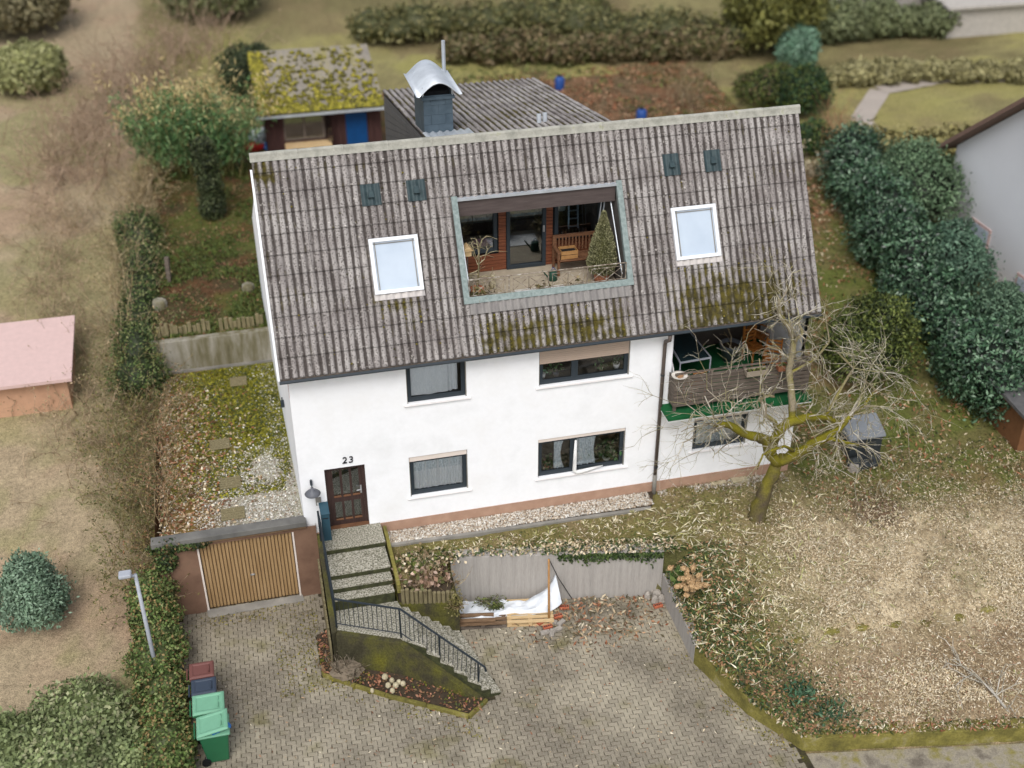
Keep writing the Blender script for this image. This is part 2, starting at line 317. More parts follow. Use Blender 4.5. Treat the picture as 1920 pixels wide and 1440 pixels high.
def ground_cols(X, Y):
    wx_ = 1.2*fbm(X*.6, Y*.6, 97); wy_ = 1.2*fbm(X*.6, Y*.6, 98); n1 = fbm(X*.35+wx_, Y*.35+wy_, 11); n2 = fbm(X*1.3, Y*1.3, 21); n3 = fbm(X*4, Y*4, 31)
    c = np.zeros(X.shape+(3,))
    def mixin(m, a): nonlocal c; c = c*(1-m[..., None])+np.array(a)*m[..., None]
    one = np.ones(X.shape)
    mixin(one, S(112, 104, 72))
    # hill: meadow, hedge litter
    far = (Y > 8); n0 = fbm(X*.11+wx_, Y*.16+wy_, 51); mixin(far*sstep(.35, .65, n0), S(140, 132, 92)); mixin(far*sstep(.45, .7, n1)*.4, S(126, 108, 82))
    mixin(far*sstep(.52, .72, n0)*.6, S(150, 146, 84))
    # left neighbour strip
    mixin((1-sstep(-4.8, -3.9, X+.8*(n2-.5)))*(Y < 60), S(158, 142, 116)); mixin((X < -4.2)*sstep(.4, .7, n1)*.6, S(158, 132, 110)); mixin((X < -4.2)*sstep(.45, .62, fbm(X*.22+1.5*fbm(X*.5, Y*.5, 67), Y*.16+1.5*fbm(X*.5, Y*.5, 68), 66))*.6, S(132, 130, 86))
    # garden left of the house behind the retaining wall
    gm = (X > -4.2) & (X < .3) & (Y > 8.3) & (Y < 22)
    mixin(gm*1., S(76, 66, 46)); mixin(gm*sstep(.45, .6, n2), S(92, 66, 46)); mixin(gm*sstep(.42, .58, n1)*.8, S(84, 92, 44))
    # leaf bank behind the house
    bm = (X > 5) & (X < 21) & (Y > 12) & (Y < 27)
    mixin(bm*1., S(104, 88, 66)); mixin(bm*sstep(.42, .6, n2)*.8, S(126, 94, 70)); mixin(bm*sstep(.55, .7, n1)*.8, S(92, 92, 52))
    # lawn
    lm = is_lawn(X, Y)
    c[lm] = np.array(S(112, 106, 62)); mixin(lm*dry(X, Y), S(194, 178, 148)); mixin(lm*sstep(.52, .66, fbm(X*2.1, Y*2.1, 17))*.55, S(124, 108, 80))
    sx = sstep(8.9, 11.5, X)
    mixin(lm*sstep(.5, .68, n2)*.45, S(150, 130, 100)); mixin(lm*sstep(.58, .7, n1)*.4, S(116, 108, 68))
    mixin(lm*(1-sstep(9.2, 11.6, X))*(Y < -2.2)*.85, S(74, 76, 44)); mixin(lm*sstep(-5.4, -6.6, Y)*.55, S(142, 118, 94))
    mixin(lm*(Y > -1.9)*(X < 9)*.3, S(110, 100, 66))
    dd = np.hypot(X-15.2, Y+2.0); mixin(lm*(1-sstep(.5, 1.0, dd)), S(108, 88, 70))
    # strip right of the house towards the hedge
    rm = (X > 13.4)*(Y < 16)*sstep(-2.6, -.2, Y+2.2*(n2-.5)+.25*(X-16))
    mixin(rm*.85, S(102, 98, 58)); mixin(rm*sstep(.44, .6, n2)*.8, S(90, 98, 46)); mixin(rm*sstep(.55, .7, n1)*.6, S(128, 100, 76))
    # green roof of the garage
    gr = (X >= -3.6) & (X <= .3) & (Y > 0) & (Y < 8.4)
    mixin(gr*1., S(104, 98, 54)); mixin(gr*sstep(.36, .52, n2+.12*(Y > 3)-.04), S(112, 110, 30)); mixin(gr*sstep(.5, .62, n3)*.6, S(62, 72, 34))
    mixin(gr*sstep(-.9, -2.0, X)*.7, S(122, 94, 66)); mixin(gr*sstep(-2.6, -1.2, X)*(1-sstep(2.2, 4.4, Y+2.2*(n2-.5)))*.85, S(176, 172, 156))
    return c*(0.82+.36*n3)[..., None]
xs = np.concatenate([np.linspace(-220, -40, 13), np.linspace(-36, -13, 24), np.arange(-12, 27, .2), np.linspace(27.5, 60, 40), np.linspace(64, 300, 24)])
ys = np.concatenate([np.linspace(-60, -14, 10), np.arange(-12, 32, .2), np.linspace(32.6, 80, 64), np.linspace(84, 400, 30)])
GX, GY = np.meshgrid(xs, ys); GZ = H(GX, GY)
V = np.stack([GX.ravel(), GY.ravel(), GZ.ravel()], 1); nx, ny = len(xs), len(ys)
ii, jj = np.meshgrid(np.arange(nx-1), np.arange(ny-1)); a = (jj*nx+ii).ravel(); F = np.stack([a, a+1, a+nx+1, a+nx], 1)
tag(link_mesh('ground', np_mesh('ground', V, F, ground_cols(GX, GY).reshape(-1, 3)), 'ground_mat', smooth=True), kind='structure')
# ------------------------------------------------------------------ paved driveway: bedding sheet + blocks
pm = bpy.data.materials.new('paver'); pm.use_nodes = True; t = pm.node_tree; n = t.nodes; L = t.links; b = n['Principled BSDF']; b.inputs['Roughness'].default_value = .93; b.inputs['Specular IOR Level'].default_value = .15
g = n.new('ShaderNodeNewGeometry'); oi = n.new('ShaderNodeAttribute'); oi.attribute_name = 'Col'
def noise(sc_, det=5, vec=None):
    x = n.new('ShaderNodeTexNoise'); x.inputs['Scale'].default_value = sc_; x.inputs['Detail'].default_value = det; L.new(vec or g.outputs['Position'], x.inputs['Vector']); return x.outputs['Fac']
def rng_(v, a, b_, c_, d_):
    x = n.new('ShaderNodeMapRange'); x.inputs['From Min'].default_value = a; x.inputs['From Max'].default_value = b_; x.inputs['To Min'].default_value = c_; x.inputs['To Max'].default_value = d_; L.new(v, x.inputs['Value']); return x.outputs[0]
def mixc(f, a, b_):
    x = n.new('ShaderNodeMix'); x.data_type = 'RGBA'
    if isinstance(f, float): x.inputs['Factor'].default_value = f
    else: L.new(f, x.inputs['Factor'])
    for k, q in (('A', a), ('B', b_)):
        s_ = [i for i in x.inputs if i.name == k and i.type == 'RGBA'][0]
        if isinstance(q, tuple): s_.default_value = (*q, 1)
        else: L.new(q, s_)
    return [o for o in x.outputs if o.type == 'RGBA'][0]
base = mixc(rng_(noise(.5, 3), .38, .62, 0, 1), S(120, 112, 98), S(154, 146, 128))
base = mixc(rng_(noise(40, 3), .4, .6, 0, .35), base, S(176, 170, 156))
base = mixc(rng_(noise(1.1, 6), .58, .74, 0, .7), base, S(104, 99, 52))
base = mixc(rng_(noise(.8, 4), .58, .72, 0, .6), base, S(84, 78, 66))
vm = n.new('ShaderNodeVectorMath'); vm.operation = 'MULTIPLY'; L.new(base, vm.inputs[0]); L.new(oi.outputs['Color'], vm.inputs[1]); L.new(vm.outputs[0], b.inputs['Base Color'])
bp = n.new('ShaderNodeBump'); bp.inputs['Strength'].default_value = .3; bp.inputs['Distance'].default_value = .01; L.new(noise(60, 3), bp.inputs['Height']); L.new(bp.outputs[0], b.inputs['Normal'])
MAT['paver'] = pm
M('joint_sand', [(.35, S(48, 43, 33)), (.55, S(64, 58, 42)), (.7, S(74, 74, 34))], scale=2.5, rough=1, fine=.25, finescale=30)
def drive_ok(x, y, m=.0):
    if y > -.02-m or y < -12 or x < -3.35+m: return False
    if y > rwy(x)+.06 and x > 3.5: return False
    if x > swx(y)+.12 and y > -8.05 and y < -2.2: return False
    if y <= -8.05 and x > 10.2: return False
    if x > 10.2: return False
    if .3 < x < 3.62 and y > -2.5: return False                        # stairs and planter
    # stair body and the bed in front
    bed = [(.0, -1.6), (.08, -3.14), (1.4, -4.1), (3.2, -5.25), (3.7, -4.8), (4.12, -4.85), (3.5, -2.4), (2, -2), (.4, -2)]
    ins = False; k = len(bed)-1
    for i in range(len(bed)):
        (x1, y1), (x2, y2) = bed[i], bed[k]
        if (y1 > y) != (y2 > y) and x < (x2-x1)*(y-y1)/(y2-y1)+x1: ins = not ins
        k = i
    return not ins
drive = MB(); drive.prism([(-3.55, -.1), (-3.4, -14), (10.4, -14), (10.4, -8.0), (9.5, -6.5), (9.0, -4.8), (9.05, -2.2), (.4, -.1)], DZ-.2, DZ-.02)
driveway = tag(drive.build('driveway', 'joint_sand'), kind='structure')
PW_, GAP = .1125, .011
def paver_pts(vert, k):
    a, bb, e = PW_*2-GAP, PW_-GAP, .007
    o = [(0, 0), (a*.25, e), (a*.5, 0), (a*.75, -e), (a, 0), (a+e*.7, bb*.5), (a, bb), (a*.75, bb-e), (a*.5, bb), (a*.25, bb+e), (0, bb), (e*.7, bb*.5)]
    P = [(x-a/2, y-bb/2) for x, y in o]
    if vert: P = [(-y, x) for x, y in P]
    f = 1-.004/bb*2*(1+.6*k)
    return P, [(x*f if not vert else x*(1-.010/bb), y*(1-.010/bb) if not vert else y*f) for x, y in P]
def paver_geo(vert, k):
    P, Q = paver_pts(vert, k); m = len(P); Vv = [(x, y, -.03) for x, y in P]+[(x, y, -.004) for x, y in P]+[(x, y, 0) for x, y in Q]
    Ff = [tuple(range(2*m, 3*m))]
    for r in (0, m):
        for i in range(m): Ff.append((r+i, r+(i+1) % m, r+m+(i+1) % m, r+m+i))
    return Vv, Ff
cells = []
for i in range(-36, 98):
    for j in range(-84, 1):
        c_ = (i-j) % 4
        if c_ == 0: x, y, v_ = (i+1)*PW_, (j+.5)*PW_, 0
        elif c_ == 3: x, y, v_ = (i+.5)*PW_, (j+1)*PW_, 1
        else: continue
        if not drive_ok(x, y): continue
        u, vv = pix((x, y, DZ))
        if vv > 1500 or u > 2000: continue
        cells.append((x, y, v_, u, vv))
def clear(c): return 440 < c[3] < 1500 and c[4] < 1432 and not (560 < c[3] < 960 and c[4] < 1370)
front = sorted([c for c in cells if clear(c)], key=lambda c: -c[4])[:300]; fs = set((c[0], c[1]) for c in front)
pmesh = {}
for v_ in (0, 1):
    for k in range(4):
        Vv, Ff = paver_geo(v_, k % 2); me = bpy.data.meshes.new('paver'); me.from_pydata(Vv, [], Ff); me.materials.append(pm)
        at_ = me.color_attributes.new('Col', 'FLOAT_COLOR', 'POINT'); q = (.9, .97, 1.03, 1.1)[k]; at_.data.foreach_set('color', [q, q*.99, q*.97, 1]*len(Vv)); pmesh[v_, k] = me
for x, y, v_, u, vv in front:
    o = bpy.data.objects.new('paver', pmesh[v_, random.randrange(4)]); COL.objects.link(o); o.parent = driveway
    o.location = (x, y, DZ+random.uniform(-.004, .002)); o.rotation_euler = (random.uniform(-.012, .012), random.uniform(-.012, .012), random.uniform(-.015, .015))
rest = MB()
for x, y, v_, u, vv in cells:
    if (x, y) in fs: continue
    Vv, Ff = paver_geo(v_, 0); dz = DZ+random.uniform(-.005, .002); q = random.choice((.88, .97, 1.03, 1.1)); a_ = random.uniform(-.01, .01); tx, ty = random.uniform(-.012, .012), random.uniform(-.012, .012)
    rest.add([(x+p[0]-a_*p[1], y+p[1]+a_*p[0], dz+p[2]+tx*p[0]+ty*p[1]) for p in Vv], Ff, (q, q*.99, q*.97))
tag(rest.build('pavers', 'paver', driveway), kind='stuff')
# road edge at the bottom right: flush kerb line
kb = tag(empty('road_kerb', (10.3, -9, DZ)), kind='structure')
for k in range(16):
    a_, b_ = np.array([7.6, -8.62]), np.array([24, -11.6]); p0 = a_+(b_-a_)*k/16; p1 = a_+(b_-a_)*(k+.985)/16
    MB().bar((*p0, DZ-.01), (*p1, DZ-.01), .1, .05).build('kerb_stone', 'coping', kb)
road = MB(); road.prism([(9.9, -8.0), (24, -10.6), (24, -40), (-40, -40), (-40, -14.1), (10.2, -14.1)], DZ-.25, DZ-.035)
M('road_gravel', [(.35, S(112, 104, 92)), (.5, S(150, 142, 126)), (.66, S(130, 122, 70))], scale=2.2, rough=1, fine=.2, finescale=30, bump=.3)
tag(road.build('road', 'road_gravel'), kind='structure')
# ------------------------------------------------------------------ retaining walls
def wall(name, label, pts, thick, z0, tops, mat, side=1, group=None, cap=None):
    o = thing(name, label, 'wall', (*pts[0], z0)); m = MB()
    for i in range(len(pts)-1):
        a_, b_ = np.array(pts[i]), np.array(pts[i+1]); d = (b_-a_)/np.linalg.norm(b_-a_); nn = np.array([-d[1], d[0]])*thick*side
        ext = d*thick*.0
        P = [tuple(a_), tuple(b_), tuple(b_+nn+ext), tuple(a_+nn)]
        m.prism(P, z0, [tops[i], tops[i+1], tops[i+1], tops[i]])
    bevel(m.build('wall_face', mat, o), .012); return o
wl = wall('concrete_wall', 'board marked grey concrete retaining wall behind the pallets', RW, .34, DZ-.1, [-.47, -.47], 'concrete')
# shuttering board joints as slightly proud panels
d0 = np.array(RW[1])-np.array(RW[0]); Lw = np.linalg.norm(d0); d0 /= Lw; x = 0.; k = 0
while x < Lw-.02:
    wd_ = random.uniform(.1, .2); e = min(Lw, x+wd_)-.004; p0 = np.array(RW[0])+d0*x; p1 = np.array(RW[0])+d0*e; nn = np.array([d0[1], -d0[0]])
    th = random.uniform(.002, .005); MB().prism([tuple(p0-nn*.01), tuple(p1-nn*.01), tuple(p1+nn*th), tuple(p0+nn*th)], DZ-.05, -.475).build('board_print', 'concrete', wl); x += wd_
sw0 = wall('side_wall', 'low curving concrete wall holding the slope beside the driveway', SW[:2], .32, DZ-.1, SWT[:2], 'concrete')
m = MB()
for i in (1, 2):
    a_, b_ = np.array(SW[i]), np.array(SW[i+1]); d = (b_-a_)/np.linalg.norm(b_-a_); nn = np.array([-d[1], d[0]])*.32; m.prism([tuple(a_), tuple(b_), tuple(b_+nn), tuple(a_+nn)], DZ-.1, [SWT[i], SWT[i+1], SWT[i+1], SWT[i]])
    m.build('mossy_section', 'moss_kerb', sw0); m = MB()
wall('roadside_wall', 'low mossy concrete wall along the road edge', LW, .32, DZ-.12, [-1.6]*4, 'moss_kerb')
wall('terrace_wall', 'stained concrete retaining wall between garage roof and upper garden', [(-3.75, 8.36), (-.02, 8.36)], .25, .2, [1.42, 1.44], 'old_concrete')
o = thing('wall_flashing', 'thin grey metal strip along the foot of the stained terrace wall', 'flashing', (-3.7, 8.3, .38)); MB().box(-3.75, -.02, 8.27, 8.355, .3, .43).build('strip', 'coping', o)
wall('lawn_kerb', 'narrow concrete kerb edging the gravel strip before the house', [(2.15, -.62), (9.2, -.72)], .1, -.6, [-.3, -.34], 'coping')
tag(MB().prism([(2.0, -.01), (9.5, -.01), (9.25, -.62), (2.15, -.54)], -.5, -.335).build('gravel_strip', 'soil'), kind='structure')
# mossy stones of the terrace step in the lawn
for k, nth in enumerate(('first', 'second', 'third', 'fourth', 'fifth', 'sixth', 'seventh')):
    x = 11.4+k*.83+random.uniform(-.06, .06); y = -5.45+.08*math.sin(k)-.02*k; z = float(H(np.array(x), np.array(y)))
    m = MB(); pr_ = [(.0, -.16), (.21, -.14), (.24, -.02), (.14, .035), (.0, .05)]; m.lathe((x, y, z), pr_, 7)
    m.v = [(px+random.uniform(-.03, .03), y+(py-y)*.6+random.uniform(-.02, .02), pz) for px, py, pz in m.v]
    tag(m.build('edging_stone', 'moss_kerb'), nth+' mossy stone from the left along the terrace step in the lawn', 'stone', 'mossy stones along the terrace step')
# ================================================================== stairs
st = thing('entrance_stairs', 'exposed aggregate stairs turning from the front door down to the driveway', 'stairs', (1.2, -1.5, DZ))
def step(poly, z, nm='step'):
    MB().prism(poly, DZ-.05, z-.05).build('riser', 'dirty_riser', st)
    cx = sum(p[0] for p in poly)/len(poly); cy = sum(p[1] for p in poly)/len(poly)
    bevel(MB().prism([(cx+(x-cx)*1.012, cy+(y-cy)*1.012) for x, y in poly], z-.05, z).build(nm, 'exposed_aggregate', st), .008)
X0, X1 = .5, 2.0
for y0, y1, z in ((-.002, -.77, 0), (-.772, -1.56, -.17), (-1.562, -1.86, -.34), (-1.862, -2.12, -.51)):
    step([(X0, y0), (X1, y0), (X1+.02, y1), (X0, y1)], z)
def rail_y(x): return np.interp(x, [.55, 1.94, 3.62], [-2.82, -3.46, -4.72])
def edge_pt(x, yy): return x+.24*(-2.1-yy)/1.0
ax = [2.07+k*.245 for k in range(7)]; zz = -1.02
def top_y(x): return np.interp(x, [2, 3.55], [-2.125, -2.46])
def low_pt(x):                                          # where a tread edge starting at x meets the rail line
    p = np.array([x, top_y(x)]); d = np.array([.235, -.97])
    for s_ in np.linspace(0, 4, 800):
        q = p+d*s_
        if q[1] <= rail_y(q[0]): return tuple(q)
    return tuple(q)
step([(X0, -2.122), (2.066, -2.128), low_pt(2.066), (1.94, -3.45), (.52, -2.81)], -.85, 'landing')
for k in range(6):
    a_, b_ = ax[k]+.003, ax[k+1]; step([(a_, top_y(a_)), (b_, top_y(b_)), low_pt(b_), low_pt(a_)], zz-.163*k)
sw_ = MB(); rl = [(.52, -2.83), (1.94, -3.48), (3.66, -4.76)]; rt_ = [-.82, -.84, -1.9]
for i in range(2):
    a_, b_ = np.array(rl[i]), np.array(rl[i+1]); d = (b_-a_)/np.linalg.norm(b_-a_); nn = np.array([d[1], -d[0]])*.16
    sw_.prism([tuple(a_), tuple(a_+nn), tuple(b_+nn), tuple(b_)], DZ-.1, [rt_[i], rt_[i], rt_[i+1], rt_[i+1]])
sw_.prism([(.36, -.02), (.495, -.02), (.495, -2.84), (.36, -2.9)], DZ-.1, [-.05, -.05, -.85, -.85])
sw_.build('side_wall', 'moss_wall', st)
# timber boards along the left side of the stairs
bf = thing('timber_fence', 'weathered upright timber boards along the left side of the stairs', 'fence', (.3, -1.6, DZ))
for k in range(13):
    y = -.75-k*.165; bevel(MB().box(.285, .33, y, y-.158, DZ, -.25-.07*k+random.uniform(-.02, .02)).build('board', 'old_timber', bf), .006)
# bed in front of the stair wall
bd = MB(); B0 = [(.02, -1.7), (.08, -3.14), (1.4, -4.12), (3.2, -5.25), (3.72, -4.84), (3.66, -4.76), (1.94, -3.5), (.5, -2.84), (.28, -1.7)]
bd.prism(B0, DZ-.1, [DZ+.05, DZ+.05, DZ+.04, DZ+.02, DZ+.02, DZ+.06, DZ+.15, DZ+.15, DZ+.1]); tag(bd.build('planting_bed', 'soil'), kind='structure')
ke = thing('bed_kerb', 'mossy narrow kerb round the triangular bed below the stairs', 'kerb', (1.4, -4.1, DZ))
for a_, b_ in (((.04, -3.0), (.08, -3.16)), ((.1, -3.16), (.75, -3.65)), ((.76, -3.66), (1.4, -4.12)), ((1.41, -4.13), (2.3, -4.68)), ((2.31, -4.69), (3.2, -5.25)), ((3.22, -5.25), (3.72, -4.86))):
    bevel(MB().bar((*a_, DZ+.03), (*b_, DZ+.03), .08, .13).build('kerb_stone', 'moss_kerb', ke), .01)
# railing
ra = thing('stair_railing', 'dark metal railing with thin uprights along the stairs', 'railing', (.5, -1, 0))
hp = [(.44, -.36, .93), (.46, -.9, .80), (.5, -2.72, .08), (1.98, -3.42, .06), (3.72, -4.72, -.98)]
for i in range(4): MB().tube([hp[i], hp[i+1]], .026, 8).build('handrail', 'rail_metal', ra)
lowr = [(.46, -.9, .02), (.5, -2.72, -.70), (1.98, -3.42, -.72), (3.66, -4.68, -1.77)]
for i in range(3): MB().tube([lowr[i], lowr[i+1]], .014, 6).build('lower_rail', 'rail_metal', ra)
MB().tube([hp[4], (3.74, -4.74, -1.1)], .026, 8).build('handrail_end', 'rail_metal', ra)
for p in ((.44, -.36, .93, -.02), (.5, -2.72, .08, -.86), (1.96, -3.42, .06, -.86), (2.78, -4.02, -.45, -1.36), (3.58, -4.62, -.9, -1.85)):
    MB().tube([(p[0], p[1], p[3]), (p[0], p[1], p[2])], .022, 8).build('post', 'rail_metal', ra)
def seg(i, n_):
    a_, b_ = np.array(hp[i+1]), np.array(hp[i+2]); c_, d_ = np.array(lowr[i]), np.array(lowr[i+1])
    for k in range(1, n_):
        f = k/n_; MB().tube([tuple(c_+(d_-c_)*f), tuple(a_+(b_-a_)*f)], .0085, 5, cap=False).build('baluster', 'rail_metal', ra)
seg(0, 12); seg(1, 14); seg(2, 19)
MB().quad((.455, -.38, .85), (.455, -1.25, .60), (.455, -1.25, .05), (.455, -.38, .15)).build('side_sheet', 'teal_metal', ra)
# planter between stairs and concrete wall
pl = thing('raised_planter', 'mossy raised planter wall with a palisade edge beside the stairs', 'planter', (2.8, -2, DZ))
MB().prism([(2.08, -2.16), (3.56, -2.5), (3.6, -1.3), (2.08, -1.2)], DZ-.05, [-.95, -.93, -.9, -.9]).build('wall_body', 'moss_wall', pl)
MB().prism([(2.12, -2.08), (3.42, -2.36), (3.5, -1.32), (2.12, -.8)], -1.0, [-.7, -.72, -.55, -.45]).build('earth', 'soil', pl)
for k in range(12):
    f = k/11; x, y = 2.22+1.2*f, -2.13-.26*f; h_ = -.5+random.uniform(-.04, .03)-.1*f
    bevel(MB().lathe((x, y, 0), [(.052, -1.0), (.052, h_-.01), (.035, h_)], 8).build('palisade', 'old_timber', pl), .004)
MB().bar((2.1, -.1, -.18), (2.14, -2.1, -.5), .09, .3).build('string_kerb', 'moss_kerb', pl)
# ================================================================== the house
RYZ = (2.341, 9.305); EYZ = (-.30, 4.844); RL = math.hypot(RYZ[0]-EYZ[0], RYZ[1]-EYZ[1])
SDIR = np.array([0, (EYZ[0]-RYZ[0])/RL, (EYZ[1]-RYZ[1])/RL]); SN = np.array([0, SDIR[2], -SDIR[1]]); SN = SN if SN[2] > 0 else -SN
def RP(x, s, off=0.): return tuple(np.array([x, RYZ[0], RYZ[1]])+SDIR*s+SN*off)
house = thing('house', 'white two storey house with grey corrugated roof and number 23', 'house', (0, 0, 0))
HX0, HX1, HD = .1, 13.45, 10.4
REAR = (10.4, 4.4)
oA = (2.85, 4.36, .66, 1.91); oB = (2.90, 4.39, 3.5, 4.80); oC = (6.235, 8.61, 3.5, 4.78); oE = (6.23, 8.61, .66, 1.885); oD = (.72, 1.735, .0, 1.9)
p1_, p2_ = aty(1296, 853, 0), aty(1396, 842, 0); oG = (float(p1_[0]), float(p2_[0]), .80, 1.9)
OB = (9.75, 13.45, 2.3, 5.0)
def panel_wall(m, x0, x1, z0, z1, y, ops, depth):
    bx_ = sorted({x0, x1, *[c for o in ops for c in o[:2]]}); bz = sorted({z0, z1, *[c for o in ops for c in o[2:]]})
    for i in range(len(bx_)-1):
        for j in range(len(bz)-1):
            cx, cz = (bx_[i]+bx_[i+1])/2, (bz[j]+bz[j+1])/2
            if any(o[0] < cx < o[1] and o[2] < cz < o[3] for o in ops): continue
            m.quad((bx_[i], y, bz[j]), (bx_[i+1], y, bz[j]), (bx_[i+1], y, bz[j+1]), (bx_[i], y, bz[j+1]))
    for a, b, c, d in ops:
        e = y+depth
        m.quad((a, y, c), (a, y, d), (a, e, d), (a, e, c)); m.quad((b, y, c), (b, e, c), (b, e, d), (b, y, d)); m.quad((a, y, d), (b, y, d), (b, e, d), (a, e, d)); m.quad((a, y, c), (a, e, c), (b, e, c), (b, y, c))
wm = MB(); panel_wall(wm, HX0, HX1, -.02, 5.3, 0, [oA, oB, oC, oE, (oD[0], oD[1], -.02, 1.9), oG, OB], .16)
GB = -.22                                               # the left gable runs very slightly out of square
def gx(y): return HX0+GB*max(0, y)/8.4
GP = [(0, -.5), (0, 5.25), (2.34, 9.2), (REAR[0], 4.3), (REAR[0], -.5)]
wm.add([(gx(y), y, z) for y, z in GP], [(0, 1, 2, 3, 4)]); wm.add([(HX1, y, z) for y, z in GP], [(4, 3, 2, 1, 0)])
wm.quad((gx(HD), HD, -.5), (HX1, HD, -.5), (HX1, HD, 4.3), (gx(HD), HD, 4.3))
wm.build('wall', 'white_wall', house)
pn = MB(); pn.box(1.74, HX1, -.018, .1, -.6, -.021); pn.box(.101, .718, -.018, .1, -1.0, -.021+.22-.22); pn.build('plinth', 'plinth', house)
# interior floor / blocking planes so that windows look into rooms
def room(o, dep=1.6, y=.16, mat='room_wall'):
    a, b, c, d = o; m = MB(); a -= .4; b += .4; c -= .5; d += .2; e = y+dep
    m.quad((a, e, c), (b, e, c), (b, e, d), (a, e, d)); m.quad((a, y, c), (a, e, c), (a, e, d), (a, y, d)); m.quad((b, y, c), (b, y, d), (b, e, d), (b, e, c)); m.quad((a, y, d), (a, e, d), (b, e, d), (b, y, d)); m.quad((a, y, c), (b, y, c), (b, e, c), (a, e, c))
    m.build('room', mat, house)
def window(o, sashes, shutter, mat='anthracite', sill=True, box=.12):
    a, b, c, d = o; w_ = MB(); fr = .075; y = .09
    wobj = empty('window', (0, 0, 0)); wobj.parent = house
    top = d-box
    w_.box(a+.02, a+.02+fr, y, y+.06, c, top); w_.box(b-.02-fr, b-.02, y, y+.06, c, top); w_.box(a+.02+fr, b-.02-fr, y, y+.06, c, c+fr+.03); w_.box(a+.02+fr, b-.02-fr, y, y+.06, top-fr*.7, top)
    edges = [a+.02+fr]+[a+(b-a)*s for s in sashes]+[b-.02-fr]
    for s in sashes: w_.box(a+(b-a)*s-.06, a+(b-a)*s+.06, y-.002, y+.06, c+fr+.03, top-fr*.7)
    w_.build('frame', mat, wobj)
    for i in range(len(edges)-1):
        q = MB(); e0 = edges[i]+(.06 if i else 0); e1 = edges[i+1]-(.06 if i < len(edges)-2 else 0); q.box(e0, e1, y+.03, y+.036, c+fr+.03, top-fr*.7); q.build('pane', 'glass', wobj)
        q = MB(); z0, z1 = c+fr+.03, top-fr*.7; r = .025
        q.box(e0, e0+r, y-.004, y+.028, z0, z1); q.box(e1-r, e1, y-.004, y+.028, z0, z1); q.box(e0+r, e1-r, y-.004, y+.028, z0, z0+r); q.box(e0+r, e1-r, y-.004, y+.028, z1-r, z1); q.build('sash', mat, wobj)
    MB().box(a+.015, b-.015, .03, .15, d-box, d-.002).build('shutter_box', 'shutter_box', wobj)
    [MB().box(q_, q_+.02, .03, .08, c, d-box).build('guide_rail', 'coping', wobj) for q_ in (a, b-.02)]
    if shutter:
        zt = d-box; nsl = int(shutter/.055)
        for k in range(nsl): MB().box(a+.022, b-.022, .045+(k % 2)*.001, .06, zt-(k+1)*.055+.004, zt-k*.055).build('shutter_slat', 'shutter_slat', wobj)
    if sill: bevel(MB().prism([(a-.08, -.06), (b+.09, -.06), (b+.12, .088), (a-.1, .088)], c-.04, [c-.022, c-.022, c-.004, c-.004]).build('sill', 'sill_stone', wobj), .006)
    room(o); return wobj
def curtain(x0, x1, z0, z1, y, mat, wobj, waves=7, amp=.02, taper=0., nm='curtain'):
    n_ = waves*6; V_ = []; F_ = []
    for j in range(5):
        f = j/4; z = z1+(z0-z1)*f
        for i in range(n_+1):
            g_ = i/n_; x = x0+(x1-x0)*g_*(1-taper*math.sin(f*PI)); V_.append((x, y+amp*math.sin(g_*waves*2*PI+f), z+.01*math.sin(g_*waves*PI)*(j == 4)))
    for j in range(4):
        for i in range(n_): a = j*(n_+1)+i; F_.append((a, a+1, a+n_+2, a+n_+1))
    MB().add(V_, F_).build(nm, mat, wobj, smooth=True)
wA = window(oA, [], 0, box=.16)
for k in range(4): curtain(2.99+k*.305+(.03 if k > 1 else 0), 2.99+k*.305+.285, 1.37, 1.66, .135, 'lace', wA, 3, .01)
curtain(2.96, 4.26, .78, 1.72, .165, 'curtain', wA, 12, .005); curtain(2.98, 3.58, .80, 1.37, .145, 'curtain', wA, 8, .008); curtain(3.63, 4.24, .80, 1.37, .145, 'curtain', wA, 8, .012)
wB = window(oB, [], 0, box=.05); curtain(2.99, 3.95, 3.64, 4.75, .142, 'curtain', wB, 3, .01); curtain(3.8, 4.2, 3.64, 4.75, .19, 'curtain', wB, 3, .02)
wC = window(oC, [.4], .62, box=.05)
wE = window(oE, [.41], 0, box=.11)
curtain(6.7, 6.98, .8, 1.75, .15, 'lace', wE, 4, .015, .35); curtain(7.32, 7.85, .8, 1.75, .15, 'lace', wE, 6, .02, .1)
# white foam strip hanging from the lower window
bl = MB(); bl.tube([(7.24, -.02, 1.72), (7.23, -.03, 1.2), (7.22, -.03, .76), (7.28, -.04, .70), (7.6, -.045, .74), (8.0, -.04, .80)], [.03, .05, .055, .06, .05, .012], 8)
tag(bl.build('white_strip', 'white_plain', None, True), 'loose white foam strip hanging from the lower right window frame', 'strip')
wG = window(oG, [], 0, box=.14); curtain(oG[0]+.1, oG[1]-.1, .92, 1.72, .14, 'lace', wG, 9, .015)
